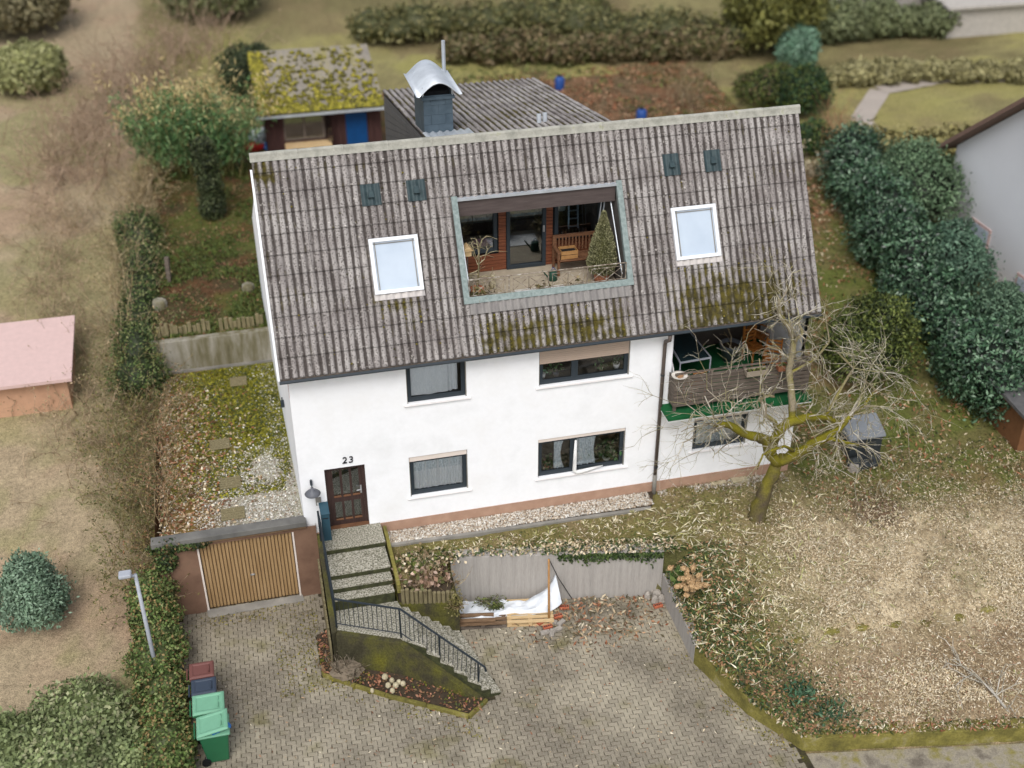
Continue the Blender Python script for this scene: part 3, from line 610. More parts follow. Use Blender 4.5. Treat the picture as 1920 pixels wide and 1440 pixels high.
# plants on the window sills inside
def pot_plant(x, y, z, r, h_, label, leafcol, potmat='white_plain', nl=60, sp=.16, nm='potted_plant', cat='potted plant'):
    t_ = thing(nm, label, cat, (x, y, z)); MB().lathe((x, y, z), [(r*.7, 0), (r, h_), (r*.88, h_), (r*.82, h_*.85)], 14).build('pot', potmat, t_, True)
    P = np.array([x, y, z+h_+sp*.5])+rng.normal(size=(nl, 3))*sp*np.array([.5, .3, .45]); link_mesh('foliage', leaf_mesh('foliage', P, rdir(nl), rdir(nl), sp*.5, sp*.25, pick(leafcol, nl), (x, y, z)), 'leaf', t_); return t_
gl_ = [S(52, 88, 48), S(86, 120, 74), S(36, 60, 34)]
pot_plant(6.42, .27, 3.6, .06, .12, 'small succulent at the left end of the upper right window', [S(112, 150, 120), S(80, 120, 90)], 'white_plain', 40, .2)
pot_plant(6.75, .27, 3.6, .09, .14, 'leafy plant in a clear bowl behind the upper right window', gl_, 'lamp_grey', 70, .22)
pot_plant(7.94, .27, 3.6, .07, .12, 'thin plant in a beige pot in the upper right window', gl_, 'beige_planter', 25, .22)
pot_plant(8.35, .27, 3.6, .09, .14, 'plant in a white pot at the right end of the upper window', gl_, 'white_plain', 30, .18)
pot_plant(6.55, .27, .76, .07, .08, 'green plant in the left half of the lower right window', gl_, 'terracotta', 70, .24)
pot_plant(7.5, .27, .76, .07, .1, 'dark plant with a blue pot in the lower right window', gl_, 'blue_plastic', 40, .2)
pot_plant(7.8, .27, .76, .07, .08, 'small green plant between curtain and dark pane below', gl_, 'white_plain', 40, .18)
pot_plant(8.2, .27, .76, .12, .08, 'wide green plant in the right corner of the lower window', gl_, 'white_plain', 110, .32)
# front door
do = empty('front_door', (0, 0, 0)); do.parent = house; a, b, c, d = oD; y = .1
fm = MB(); fm.box(a, a+.07, y, y+.07, c, d); fm.box(b-.07, b, y, y+.07, c, d); fm.box(a+.07, b-.07, y, y+.07, d-.06, d); fm.build('frame', 'door_wood', do)
lf = MB(); lx0, lx1 = a+.07, b-.07; cols_ = [lx0, lx0+.13, lx0+.13+.21, lx0+.40, lx0+.61, lx0+.67, lx1-.06-.04, lx1]
px_ = [(lx0+.12, lx0+.30), (lx0+.36, lx0+.54), (lx0+.60, lx0+.78)]; rows = [(.2, .76), (.93, 1.76)]
xsb = [lx0]+[q for p in px_ for q in p]+[lx1]
for i in range(0, len(xsb), 2): lf.box(xsb[i], xsb[i+1], y+.02, y+.07, .03, d-.062)
for p in px_:
    for z0, z1 in ((.03, rows[0][0]), (rows[0][1], rows[1][0]), (rows[1][1], d-.062)): lf.box(p[0], p[1], y+.021, y+.069, z0, z1)
lf.build('door_leaf', 'door_wood', do)
for p in px_:
    for z0, z1 in rows:
        MB().box(p[0], p[1], y+.045, y+.05, z0, z1).build('pane', 'dark_glass', do)
        bevel(MB().box(p[0]-.008, p[1]+.008, y+.0, y+.044, z0-.02, z0+.022).build('bead', 'bench_wood', do), .01)
h_ = MB(); h_.box(lx1-.085, lx1-.045, y+.006, y+.02, .96, 1.2); h_.tube([(lx1-.065, y+.01, 1.1), (lx1-.065, y-.05, 1.1), (lx1-.18, y-.055, 1.1)], .011, 8); h_.build('handle', 'steel', do)
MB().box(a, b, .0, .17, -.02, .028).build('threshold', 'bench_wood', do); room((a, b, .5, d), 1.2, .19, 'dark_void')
# number, lamp, bell plate, letter box
fc = bpy.data.curves.new('number', 'FONT'); fc.body = '23'; fc.size = .27; fc.extrude = .012; fc.shear = .12; fc.space_character = 1.15
fo = bpy.data.objects.new('number_text', fc); COL.objects.link(fo); bpy.context.view_layer.update()
tm = bpy.data.meshes.new_from_object(fo); bpy.data.objects.remove(fo)
P23 = aty(641, 869, 0); to = link_mesh('house_number', tm, 'black_ink', house); to.location = (P23[0], -.014, P23[2]); to.rotation_euler = (PI/2, 0, 0)
lp = thing('wall_lamp', 'grey bell shaped wall lamp left of the front door', 'lamp', (.37, 0, 1.5))
MB().box(.34, .40, -.05, -.002, 1.52, 1.66).build('bracket', 'anthracite', lp); MB().tube([(.37, -.04, 1.6), (.37, -.12, 1.75), (.37, -.24, 1.74), (.37, -.27, 1.62)], .012, 8).build('arm', 'anthracite', lp, True)
MB().lathe((.37, -.27, 1.42), [(.195, 0), (.2, .012), (.14, .075), (.045, .13), (.03, .2)], 28).build('shade', 'lamp_grey', lp, True)
bp_ = thing('bell_plate', 'small grey bell plate between wall lamp and letter box', 'bell plate', (.5, 0, .85)); bevel(MB().box(.43, .57, -.03, -.002, .86, 1.1).build('plate', 'coping', bp_), .006); MB().box(.455, .545, -.037, -.031, .88, .95).build('label_field', 'white_plain', bp_)
mb_ = thing('letter_box', 'tall dark teal letter box cabinet standing beside the front door', 'letter box', (.6, -.3, 0))
bevel(MB().prism([(.505, -.05), (.715, -.05), (.715, -.42), (.505, -.42)], .0, [.93, .93, .84, .84]).build('cabinet', 'teal_metal', mb_), .008); bevel(MB().prism([(.495, -.04), (.725, -.04), (.725, -.44), (.495, -.44)], [.932, .932, .842, .842], [.955, .955, .865, .865]).build('lid', 'teal_metal', mb_), .004)
MB().box(.54, .68, -.424, -.421, .70, .73).build('slot', 'black_ink', mb_)
# small lamp on the gable
gl2 = thing('gable_lamp', 'tiny dark lamp on the white gable wall above the garage roof', 'lamp', (gx(3.5), 3.5, 1.2)); MB().box(gx(3.5)-.1, gx(3.5)-.004, 3.45, 3.6, 1.7, 1.85).build('body', 'anthracite', gl2); MB().tube([(gx(3.5)-.05, 3.52, 1.85), (gx(3.5)-.05, 3.52, 1.98)], .02, 6).build('stem', 'anthracite', gl2)
MB().prism([(HX0-.006, .02), (HX0-.006, .34), (HX0-.003, .34), (HX0-.003, .02)], [4.1, 4.5, 4.5, 4.1], 4.8).build('peeled_render', 'brick_red', house)
# ------------------------------------------------------------------ roof
rm = bpy.data.materials.new('fibre_cement'); rm.use_nodes = True; t = rm.node_tree; n = t.nodes; L = t.links; b = n['Principled BSDF']; b.inputs['Roughness'].default_value = .95; b.inputs['Specular IOR Level'].default_value = .1
g = n.new('ShaderNodeNewGeometry'); sx = n.new('ShaderNodeSeparateXYZ'); L.new(g.outputs['Position'], sx.inputs[0])
def mth(op, a, b_=None):
    x = n.new('ShaderNodeMath'); x.operation = op
    for k, q in enumerate((a, b_)):
        if q is None: continue
        if isinstance(q, (int, float)): x.inputs[k].default_value = q
        else: L.new(q, x.inputs[k])
    return x.outputs[0]
def mapv(scl):
    x = n.new('ShaderNodeMapping'); x.inputs['Scale'].default_value = scl; L.new(g.outputs['Position'], x.inputs['Vector']); return x.outputs[0]
oi = n.new('ShaderNodeObjectInfo')
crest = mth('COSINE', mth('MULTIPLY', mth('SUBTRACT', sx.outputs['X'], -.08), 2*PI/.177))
base = mixc(rng_(noise(1.2, 5), .35, .65, 0, 1), S(138, 132, 129), S(174, 169, 165))
base = mixc(mth('MULTIPLY', oi.outputs['Random'], .22), base, S(126, 117, 113))
dirt_shade = rng_(mth('ADD', mth('MULTIPLY', crest, -.30), noise(9, 5, mapv((1, .12, .12)))), .42, .76, 0, .92)     # algae streaks in the troughs, plus wave shading painted in for contrast
base = mixc(dirt_shade, base, S(63, 57, 54))
base = mixc(rng_(noise(30, 3), .54, .64, 0, .85), base, S(62, 56, 52))
base = mixc(rng_(noise(16, 5), .62, .72, 0, .6), base, S(206, 200, 192))
# moss below the skylight and the dormer cut
zone1 = mth('MULTIPLY', rng_(sx.outputs['X'], 9.2, 10.2, 0, 1), rng_(sx.outputs['Z'], 5.5, 6.6, 1.15, 0))
zone1 = mth('MULTIPLY', zone1, rng_(sx.outputs['X'], 12.4, 13.2, 1, .3))
zone2 = mth('MULTIPLY', mth('MULTIPLY', rng_(sx.outputs['X'], 4.5, 4.9, 0, 1), rng_(sx.outputs['X'], 8.2, 8.8, 1, 0)), rng_(sx.outputs['Z'], 5.3, 5.9, 1, 0))
zone3 = mth('MULTIPLY', mth('MULTIPLY', rng_(sx.outputs['X'], 2.2, 2.5, 0, .8), rng_(sx.outputs['X'], 3.3, 3.7, 1, 0)), rng_(sx.outputs['Z'], 5.2, 6.2, 0, 1))
zone3 = mth('MULTIPLY', zone3, rng_(sx.outputs['Z'], 6.3, 6.5, 1, 0))
zone4 = mth('MULTIPLY', rng_(sx.outputs['X'], .2, .7, 1, 0), rng_(sx.outputs['Z'], 8.3, 8.9, 0, 1))
zn = mth('MAXIMUM', mth('MAXIMUM', zone1, zone2), mth('MAXIMUM', zone3, zone4))
mo = mth('MULTIPLY', rng_(mth('ADD', mth('MULTIPLY', zn, .42), mth('ADD', mth('MULTIPLY', crest, -.10), noise(3.2, 6))), .72, .98, 0, .95), 1.)
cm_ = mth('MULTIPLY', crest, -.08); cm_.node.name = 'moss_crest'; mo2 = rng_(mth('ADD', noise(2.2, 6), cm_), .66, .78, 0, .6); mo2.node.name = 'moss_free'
mosscol = mixc(rng_(noise(7, 4), .4, .65, 0, 1), S(58, 53, 30), S(88, 80, 32))
base = mixc(mth('MAXIMUM', mo, mo2), base, mosscol)
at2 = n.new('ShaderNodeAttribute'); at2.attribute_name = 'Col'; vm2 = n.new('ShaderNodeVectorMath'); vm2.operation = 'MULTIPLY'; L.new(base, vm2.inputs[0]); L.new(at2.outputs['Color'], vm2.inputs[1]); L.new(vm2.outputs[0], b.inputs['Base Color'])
bp = n.new('ShaderNodeBump'); bp.inputs['Strength'].default_value = .45; bp.inputs['Distance'].default_value = .012; L.new(noise(30, 4), bp.inputs['Height']); L.new(bp.outputs[0], b.inputs['Normal'])
MAT['fibre_cement'] = rm
roof = empty('roof', (0, 0, 0)); roof.parent = house
SKY1 = (2.36, 3.53, 2.17, 3.49); SKY2 = (9.885, 11.06, 2.18, 3.49); LOG = (4.47, 8.69, 1.47, 3.855)
RX0, RX1 = -.08, 13.60
dk = MB()
def deck(x0, x1, s0, s1, off): dk.quad(RP(x0, s1, off), RP(x1, s1, off), RP(x1, s0, off), RP(x0, s0, off))
bxs = sorted({RX0+.05, RX1-.05, *SKY1[:2], *SKY2[:2], *LOG[:2]}); bss = sorted({0, RL, *SKY1[2:], *SKY2[2:], *LOG[2:]})
for i in range(len(bxs)-1):
    for j in range(len(bss)-1):
        cx, cs = (bxs[i]+bxs[i+1])/2, (bss[j]+bss[j+1])/2
        if not any(q[0] < cx < q[1] and q[2] < cs < q[3] for q in (SKY1, SKY2, LOG)): deck(bxs[i], bxs[i+1], bss[j], bss[j+1], -.09)
dk.quad((RX0+.05, REAR[0]+.3, REAR[1]-.12), (RX1-.05, REAR[0]+.3, REAR[1]-.12), (RX1-.05, RYZ[0], RYZ[1]-.1), (RX0+.05, RYZ[0], RYZ[1]-.1))
dk.build('roof_deck', 'brown_board', roof)
PITCHW, AMP = .177, .0245
def corr(m, x0, x1, s0, s1, fn, lift=.012, sub=6, lip=.012):
    """corrugated strip between x0..x1, s0..s1 ; fn(x, s, off) -> point ; lower end lifted on the next sheet"""
    k0 = math.ceil((x0-RX0)/PITCHW*sub-1e-6); k1 = math.floor((x1-RX0)/PITCHW*sub+1e-6)
    xx = sorted({round(x0, 4), round(x1, 4), *[round(RX0+k*PITCHW/sub, 4) for k in range(k0, k1+1)]}); xx = [q for i, q in enumerate(xx) if i == 0 or q-xx[i-1] > .004]
    vs = []; nn = len(xx)
    cc = []
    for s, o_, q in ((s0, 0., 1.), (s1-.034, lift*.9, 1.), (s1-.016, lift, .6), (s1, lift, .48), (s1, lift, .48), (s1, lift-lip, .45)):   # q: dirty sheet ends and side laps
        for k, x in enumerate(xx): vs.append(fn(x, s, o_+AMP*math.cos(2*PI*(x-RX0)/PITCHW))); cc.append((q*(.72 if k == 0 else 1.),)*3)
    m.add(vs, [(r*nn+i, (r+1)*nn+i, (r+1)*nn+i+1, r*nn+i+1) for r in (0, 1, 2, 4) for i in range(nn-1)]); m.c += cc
def subtract(r, h):
    x0, x1, s0, s1 = r; a, b_, c, d = h
    if b_ <= x0+.01 or a >= x1-.01 or d <= s0+.01 or c >= s1-.01: return [r]
    out = []
    if a > x0+.01: out.append((x0, a, s0, s1))
    if b_ < x1-.01: out.append((b_, x1, s0, s1))
    m0, m1 = max(x0, a), min(x1, b_)
    if c > s0+.01: out.append((m0, m1, s0, c))
    if d < s1-.01: out.append((m0, m1, d, s1))
    return out
rows_s = [0.05, .39]+[.39+.479*(k+1) for k in range(10)]
SWD = PITCHW*6; cache = {}
for j in range(len(rows_s)-1):
    for i in range(13):
        x0, x1 = RX0+i*SWD, min(RX1, RX0+(i+1)*SWD)
        rs = [(x0, x1, rows_s[j], min(rows_s[j+1]+.02, RL+.06))]
        for hcut in (SKY1, SKY2, LOG): rs = [q for r in rs for q in subtract(r, hcut)]
        if not rs: continue
        full = len(rs) == 1 and abs(rs[0][1]-rs[0][0]-SWD) < 1e-3 and abs(rs[0][3]-rs[0][2]-.499) < 1e-3
        if full:
            if 'full' not in cache:
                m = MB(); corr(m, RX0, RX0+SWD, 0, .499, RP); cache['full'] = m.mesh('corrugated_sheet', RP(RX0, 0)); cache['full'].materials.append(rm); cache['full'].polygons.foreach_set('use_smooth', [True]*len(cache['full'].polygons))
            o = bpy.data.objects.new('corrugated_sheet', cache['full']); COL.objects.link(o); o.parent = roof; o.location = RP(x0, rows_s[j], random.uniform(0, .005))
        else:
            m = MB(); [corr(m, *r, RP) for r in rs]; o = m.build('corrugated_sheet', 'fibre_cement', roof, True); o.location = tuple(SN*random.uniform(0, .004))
# ridge caps
for i in range(13):
    x0, x1 = RX0-.03+i*SWD*.995, min(RX1+.04, RX0-.03+(i+1)*SWD*.995+.05); m = MB(); N_ = 9; vs = []
    for k, (x, rr) in enumerate(((x0, .062), (x1, .072))):
        for q in range(N_+1):
            t_ = -.25*PI+q/N_*1.35*PI; vs.append((x, RYZ[0]+.02+rr*math.cos(t_), RYZ[1]+.025+rr*math.sin(t_)))
        vs += [(x, RYZ[0]-.10, RYZ[1]-.10)]
    K = N_+2; m.add(vs, [(q, K+q, K+q+1, q+1) for q in range(K-1)]+[tuple(range(K))]); m.build('ridge_cap', 'ridge_mat' if 'ridge_mat' in MAT else M('ridge_mat', [(.3, S(140, 140, 130)), (.6, S(170, 168, 158)), (.8, S(140, 144, 96))], scale=4, rough=.95, fine=.2, bump=.3).name, roof, True)
# verge board, soffit, gutter, downpipe
vb = MB(); pa, pb = np.array(RP(RX0-.03, .3, -.09)), np.array(RP(RX0-.03, RL+.04, -.09)); vb.bar(pa, pb, .05, .2, up=tuple(SN)); vb.build('verge_board', 'white_frame', house)
vb = MB(); vb.bar(RP(RX1-.02, .0, -.08), RP(RX1-.02, RL, -.08), .04, .14, up=tuple(SN)); vb.build('verge_board', 'grey_wood', house)
MB().box(RX0+.02, RX1-.02, -.3, .02, 4.73, 4.75).build('soffit', 'white_frame', house); MB().box(RX0, RX1-.01, -.30, -.27, 4.70, 4.84).build('fascia_board', 'grey_wood', house)
gt = MB(); vs = []; N_ = 8
for x in (RX0-.02, RX1):
    for rr in (.052, .046):
        for q in range(N_+1): t_ = PI+q/N_*PI; vs.append((x, -.375+rr*math.cos(t_), 4.80+rr*math.sin(t_)))
K = N_+1; gt.add(vs, [(q, q+1, 2*K+q+1, 2*K+q) for q in range(N_)]+[(K+q+1, K+q, 3*K+q, 3*K+q+1) for q in range(N_)]+[(0, 2*K, 3*K, K), (N_, K+N_, 3*K+N_, 2*K+N_)]); gt.build('gutter', 'anthracite', house, True)
MB().tube([(9.5, -.375, 4.74), (9.5, -.36, 4.6), (9.5, -.1, 4.42), (9.5, -.075, 4.3), (9.49, -.075, .25)], .05, 10).build('downpipe', plain('pipe_brown', S(92, 82, 76), .5).name, house, True)
MB().tube([(9.49, -.075, .27), (9.49, -.075, -.5)], .057, 10).build('downpipe_foot', 'coping', house, True)
for z in (3.4, 1.8, .5): MB().lathe((9.495, -.075, z), [(.058, 0), (.058, .04)], 10).build('pipe_clip', 'anthracite', house)
# skylights
for q, nm in ((SKY1, 'left'), (SKY2, 'right')):
    x0, x1, s0, s1 = q; sk = empty('skylight', (0, 0, 0)); sk.parent = house
    def sbar(m, a0, a1, b0, b1, o0, o1):
        c8 = [RP(x, s, o_) for o_ in (o0, o1) for s in (b0, b1) for x in (a0, a1)]; m.add(c8, [(0, 1, 3, 2), (4, 6, 7, 5), (0, 4, 5, 1), (2, 3, 7, 6), (0, 2, 6, 4), (1, 5, 7, 3)])
    m = MB(); fw_ = .09; sbar(m, x0, x0+fw_, s0, s1, -.1, .09); sbar(m, x1-fw_, x1, s0, s1, -.1, .09); sbar(m, x0+fw_, x1-fw_, s0, s0+fw_, -.1, .088); sbar(m, x0+fw_, x1-fw_, s1-fw_, s1, -.1, .088); bevel(m.build('frame', 'white_frame', sk), .008)
    m = MB(); r = .02; a0, a1, b0, b1 = x0+fw_, x1-fw_, s0+fw_, s1-fw_; sbar(m, a0+.03, a0+.05, b0, b1, .03, .065); sbar(m, a1-.05, a1-.03, b0, b1, .03, .065); sbar(m, a0, a1, b0+.03, b0+.05, .03, .065); m.build('inner_trim', 'coping', sk)
    m = MB(); sbar(m, x0+fw_, x1-fw_, s0+fw_, s1-fw_, .02, .04); m.build('pane', 'blind_glass', sk)
    m = MB(); corr(m, x0-.02, x1+.02, s1+.005, s1+.14, lambda x, s, o_: RP(x, s, o_+.028), .0); m.build('apron', plain('apron_pale', S(196, 190, 186), .6).name, sk, True)
# vent tiles
M('vent_tile', [(.3, S(44, 58, 62)), (.7, S(62, 78, 80))], scale=6, rough=.55, fine=.08)
for x0, x1, s0, s1 in ((2.33, 2.79, .88, 1.39), (3.42, 3.87, .885, 1.385), (9.83, 10.27, .84, 1.38), (10.91, 11.36, .84, 1.38)):
    m = MB(); corr(m, x0, x1, s0, s1, lambda x, s, o_: RP(x, s, o_+.03), .01); vt = m.build('vent_tile', 'vent_tile', roof, True)
    cx = (x0+x1)/2; sc_ = (s0+s1)/2; A_ = [RP(cx-.05, sc_-.1, .05), RP(cx+.05, sc_-.1, .05), RP(cx+.08, sc_+.08, .05), RP(cx-.08, sc_+.08, .05), RP(cx-.07, sc_+.08, .14), RP(cx+.07, sc_+.08, .14)]
    MB().add(A_, [(0, 1, 5, 4), (0, 4, 3), (1, 2, 5), (3, 4, 5, 2)]).build('vent_hood', 'vent_tile', roof)
# ------------------------------------------------------------------ roof terrace (dormer cut)
lg = empty('roof_terrace', (0, 0, 0)); lg.parent = house
x0, x1, s0, s1 = LOG; FZ, YB = 5.57, 2.6
def rbar(m, a0, a1, b0, b1, o0, o1):
    c8 = [RP(x, s, o_) for o_ in (o0, o1) for s in (b0, b1) for x in (a0, a1)]; m.add(c8, [(0, 1, 3, 2), (4, 6, 7, 5), (0, 4, 5, 1), (2, 3, 7, 6), (0, 2, 6, 4), (1, 5, 7, 3)])
m = MB(); rbar(m, x0-.02, x0+.12, s0-.1, s1+.1, -.06, .06); m.build('flashing', 'copper_patina', lg); m = MB(); rbar(m, x1-.12, x1+.02, s0-.1, s1+.1, -.06, .06); m.build('flashing', 'copper_patina', lg); m = MB(); rbar(m, x0+.12, x1-.12, s1-.06, s1+.1, -.06, .055); m.build('flashing', 'copper_patina', lg)
fy, fz = RP(0, s0, 0)[1], RP(0, s0, 0)[2]
MB().box(x0+.12, x1-.12, fy-.06, fy+.3, fz-.0, fz+.06).build('head_trim', 'zinc', lg)
for k in range(2): MB().box(x0+.13, x1-.13, fy-.01*k, fy+.04, fz-.21-.205*k, fz-.004-.205*k).build('fascia_board', 'brown_board', lg)
MB().box(x0+.13, x1-.13, fy+.041, YB, fz-.43, fz-.41).build('ceiling', 'room_wall', lg)
MB().box(x0+.05, x1-.05, .42, YB, FZ-.1, FZ).build('floor', plain('terrace_floor', S(170, 158, 138), .9, var=.15, scale=5).name, lg)
for x in (x0+.1, x1-.1):
    MB().add([(x, RP(0, s1)[1], FZ), (x, YB, FZ), (x, YB, fz+.02), (x, fy, fz), (x, RP(0, s1)[1], RP(0, s1)[2])], [(0, 1, 2, 3, 4)]).build('side_wall', plain('cheek', S(92, 88, 84), .8).name, lg)
MB().box(x0+.1, x1-.1, RP(0, s1)[1]-.02, RP(0, s1)[1]+.04, FZ, RP(0, s1)[2]-.02).build('parapet', 'brown_board', lg)
ops = [(6.03, 7.07, FZ, 7.6), (4.62, 5.78, 6.12, 7.6), (7.3, 8.55, 6.28, 7.6)]
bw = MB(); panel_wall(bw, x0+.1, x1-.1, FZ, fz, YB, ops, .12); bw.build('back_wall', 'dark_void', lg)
k = 0; z = FZ+.01                                        # horizontal cladding boards
while z < 7.5:
    for xa, xb in ((x0+.12, 6.02), (7.08, x1-.12)):
        z1 = z+.095; segs_ = [(xa, xb)]
        for o_ in ops[1:]:
            if o_[2]-.05 < (z+z1)/2 < o_[3]: segs_ = [q for s_ in segs_ for q in ([(s_[0], min(s_[1], o_[0]-.05)), (max(s_[0], o_[1]+.05), s_[1])] if s_[0] < o_[1] and s_[1] > o_[0] else [s_]) if q[1]-q[0] > .03]
        for q in segs_: MB().box(q[0], q[1], YB-.03, YB-.005, z, z1-.012).build('cladding_board', 'red_cladding', lg)
    z += .095
for o_ in ops:
    a, b_, c, d = o_; m = MB(); fr = .09; m.box(a, a+fr, YB-.06, YB+.05, c, d); m.box(b_-fr, b_, YB-.06, YB+.05, c, d); m.box(a+fr, b_-fr, YB-.06, YB+.05, c, c+fr); m.box(a+fr, b_-fr, YB-.06, YB+.05, d-fr, d); m.build('window_frame', 'anthracite', lg)
    MB().box(a+fr, b_-fr, YB, YB+.006, c+fr, d-fr).build('pane', 'dark_glass', lg)
    r_ = MB(); e = YB+1.3; a -= .2; b_ += .2; r_.quad((a, e, c), (b_, e, c), (b_, e, d), (a, e, d)); r_.quad((a, YB+.13, c), (b_, YB+.13, c), (b_, e, c), (a, e, c)); r_.quad((a, YB+.13, c), (a, e, c), (a, e, d), (a, YB+.13, d)); r_.quad((b_, YB+.13, c), (b_, YB+.13, d), (b_, e, d), (b_, e, c)); r_.build('room', 'room_wall', lg)
MB().box(6.98, 7.03, YB-.085, YB-.062, 6.55, 6.72).build('handle', 'steel', lg)
# pole supports of the glass
for xx in (x0+.17, 8.25, 8.33, x1-.2): MB().tube([(xx, 1.7, 7.58), (xx+.01, YB-.4 if xx > 8 and xx < 8.4 else .6, FZ if 8 < xx < 8.4 else 6.1)], .016, 6).build('pole', 'zinc', lg)
# lower apron of newer grey corrugated sheet
m = MB(); corr(m, x0+.1, x1-.1, s1+.1, s1+.36, lambda x, s, o_: RP(x, s, o_+.03-.06*max(0, (s1+.2-s))), .004); m.build('apron', M('lead', [(.3, S(118, 114, 112)), (.6, S(140, 136, 132)), (.8, S(100, 96, 94))], scale=3, rough=.7, fine=.1, stretch=(2, .6, .6)).name, lg, True)
# terrace railing
rg = thing('terrace_railing', 'low wrought iron railing with crossed bars on the roof terrace', 'railing', (6.6, .47, 6.0)); yr = .48; zb, zt = 6.03, 6.46
M('rusty_white', [(.35, S(92, 74, 60)), (.55, S(150, 140, 126)), (.75, S(204, 200, 192))], scale=12, rough=.8, fine=.1)
MB().tube([(x0+.14, yr, zt), (x1-.14, yr, zt)], .016, 6).build('top_rail', 'rusty_white', rg); MB().tube([(x0+.14, yr, zb), (x1-.14, yr, zb)], .012, 6).build('bottom_rail', 'rusty_white', rg)
npn = 4; dx = (x1-x0-.28)/npn
for k in range(npn+1): MB().tube([(x0+.14+k*dx, yr, zb-.1), (x0+.14+k*dx, yr, zt)], .015, 6).build('post', 'rusty_white', rg)
for k in range(npn):
    a = x0+.14+k*dx
    for q in range(2):
        l_, r_ = a+.1+q*(dx-.2)/2, a+.1+(q+1)*(dx-.2)/2
        m = MB(); m.tube([(l_, yr, zb), (l_, yr, zt-.08)], .008, 5); m.tube([(r_, yr, zb), (r_, yr, zt-.08)], .008, 5); m.tube([(l_, yr, zt-.08), (r_, yr, zt-.08)], .008, 5); m.tube([(l_, yr, zb+.03), (r_, yr, zt-.09)], .007, 5); m.tube([(l_, yr, zt-.09), (r_, yr, zb+.03)], .007, 5); m.build('crossed_panel', 'rusty_white', rg)
# ------------------------------------------------------------------ rear dormer roof (low pitch) with slate cheek and chimney
rd = empty('rear_dormer', (0, 0, 0)); rd.parent = house
DX0, DX1, DY0, DY1, DZ0, DZ1 = 4.09, 8.85, 2.55, 10.4, 9.26, 7.98
dl = math.hypot(DY1-DY0, DZ1-DZ0); dd_ = np.array([0, (DY1-DY0)/dl, (DZ1-DZ0)/dl]); dn = np.array([0, -dd_[2], dd_[1]])
def DP(x, s, off=0.): return tuple(np.array([x, DY0, DZ0])+dd_*s+dn*off)
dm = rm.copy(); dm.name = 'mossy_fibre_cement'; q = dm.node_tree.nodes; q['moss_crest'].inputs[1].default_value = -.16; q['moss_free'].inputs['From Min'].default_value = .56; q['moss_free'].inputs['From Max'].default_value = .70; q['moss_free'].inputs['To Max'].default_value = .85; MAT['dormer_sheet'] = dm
M('dormer_sheet', [(.30, S(92, 84, 78)), (.46, S(128, 120, 112)), (.56, S(150, 144, 132)), (.62, S(132, 126, 40)), (.75, S(150, 140, 36))], scale=2.2, rough=.95, fine=.25, finescale=24, stretch=(4.5, .9, 1), bump=.4)
ncol = 5; cw = (DX1-DX0)/ncol
for j in range(5):
    for i in range(ncol):
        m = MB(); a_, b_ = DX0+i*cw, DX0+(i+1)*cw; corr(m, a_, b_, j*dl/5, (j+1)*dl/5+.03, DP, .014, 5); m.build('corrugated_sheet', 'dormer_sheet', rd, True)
MB().quad(DP(DX0+.02, 0, -.08), DP(DX1-.02, 0, -.08), DP(DX1-.02, dl, -.08), DP(DX0+.02, dl, -.08)).build('deck', 'brown_board', rd)
def rear_z(y): return RYZ[1]+(REAR[1]-RYZ[1])*(y-RYZ[0])/(REAR[0]-RYZ[0])
def dorm_z(y): return DZ0+(DZ1-DZ0)*(y-DY0)/(DY1-DY0)-.1
for xx in (DX0+.03, DX1-.03): MB().add([(xx, DY0, rear_z(DY0)-.2), (xx, DY1-.1, rear_z(DY1)-.2), (xx, DY1-.1, dorm_z(DY1)), (xx, DY0, dorm_z(DY0))], [(0, 1, 2, 3)]).build('cheek', 'slate_panel', rd)
MB().quad((DX0+.03, DY1-.1, 4), (DX1-.03, DY1-.1, 4), (DX1-.03, DY1-.1, 7.9), (DX0+.03, DY1-.1, 7.9)).build('rear_wall', 'slate_panel', rd)
for k in range(14):                                     # slate courses on the visible cheek
    f0, f1 = k/14, (k+.94)/14; ya, yb = DY0+.3, DY1-.12
    def cz(y, f): return rear_z(y)-.1+(dorm_z(y)-rear_z(y)+.1)*f
    c8 = [(DX0+.01+dx_, y, cz(y, f)) for dx_ in (0, .018) for f in (f0, f1) for y in (ya, yb)]
    if k < 13: MB().add(c8, [(0, 1, 3, 2), (4, 6, 7, 5), (0, 4, 5, 1), (2, 3, 7, 6), (0, 2, 6, 4), (1, 5, 7, 3)]).build('slate_course', 'slate_panel', rd)
m = MB(); corr(m, 4.1, 5.25, 0, .75, lambda x, s, o_: DP(x, s-.05, o_+.05), .0, 5); m.build('chimney_apron', 'zinc', rd, True)
ch = empty('chimney', (0, 0, 0)); ch.parent = house; cx0, cx1, cy0, cy1, cz0, cz1 = 4.14, 4.86, 3.2, 4.55, 8.7, 10.02
MB().box(cx0, cx1, cy0, cy1, cz0, cz1).build('stack', 'slate_blue', ch)
for j in range(5):                                      # slate panels on the front
    z0, z1 = cz0+.46+j*.24, cz0+.46+(j+1)*.24-.006
    if z1 > cz1: z1 = cz1
    off = .18 if j % 2 else .0; e = cx0; 
    while e < cx1-.01:
        nx_ = min(cx1, e+(.36 if e > cx0 or not off else .18)); MB().box(e+.004, nx_-.004, cy0-.012-.004*(j % 2), cy0-.001, z0, z1).build('slate_panel', 'slate_blue', ch); e = nx_
MB().box(cx0-.05, cx1+.05, cy0-.05, cy1+.05, cz1, cz1+.07).build('collar', 'slate_blue', ch)
MB().box(cx0+.05, cx1-.05, cy0+.1, cy1-.1, cz1+.07, cz1+.16).build('flue', 'dark_void', ch)
m = MB(); vs = []; N_ = 16
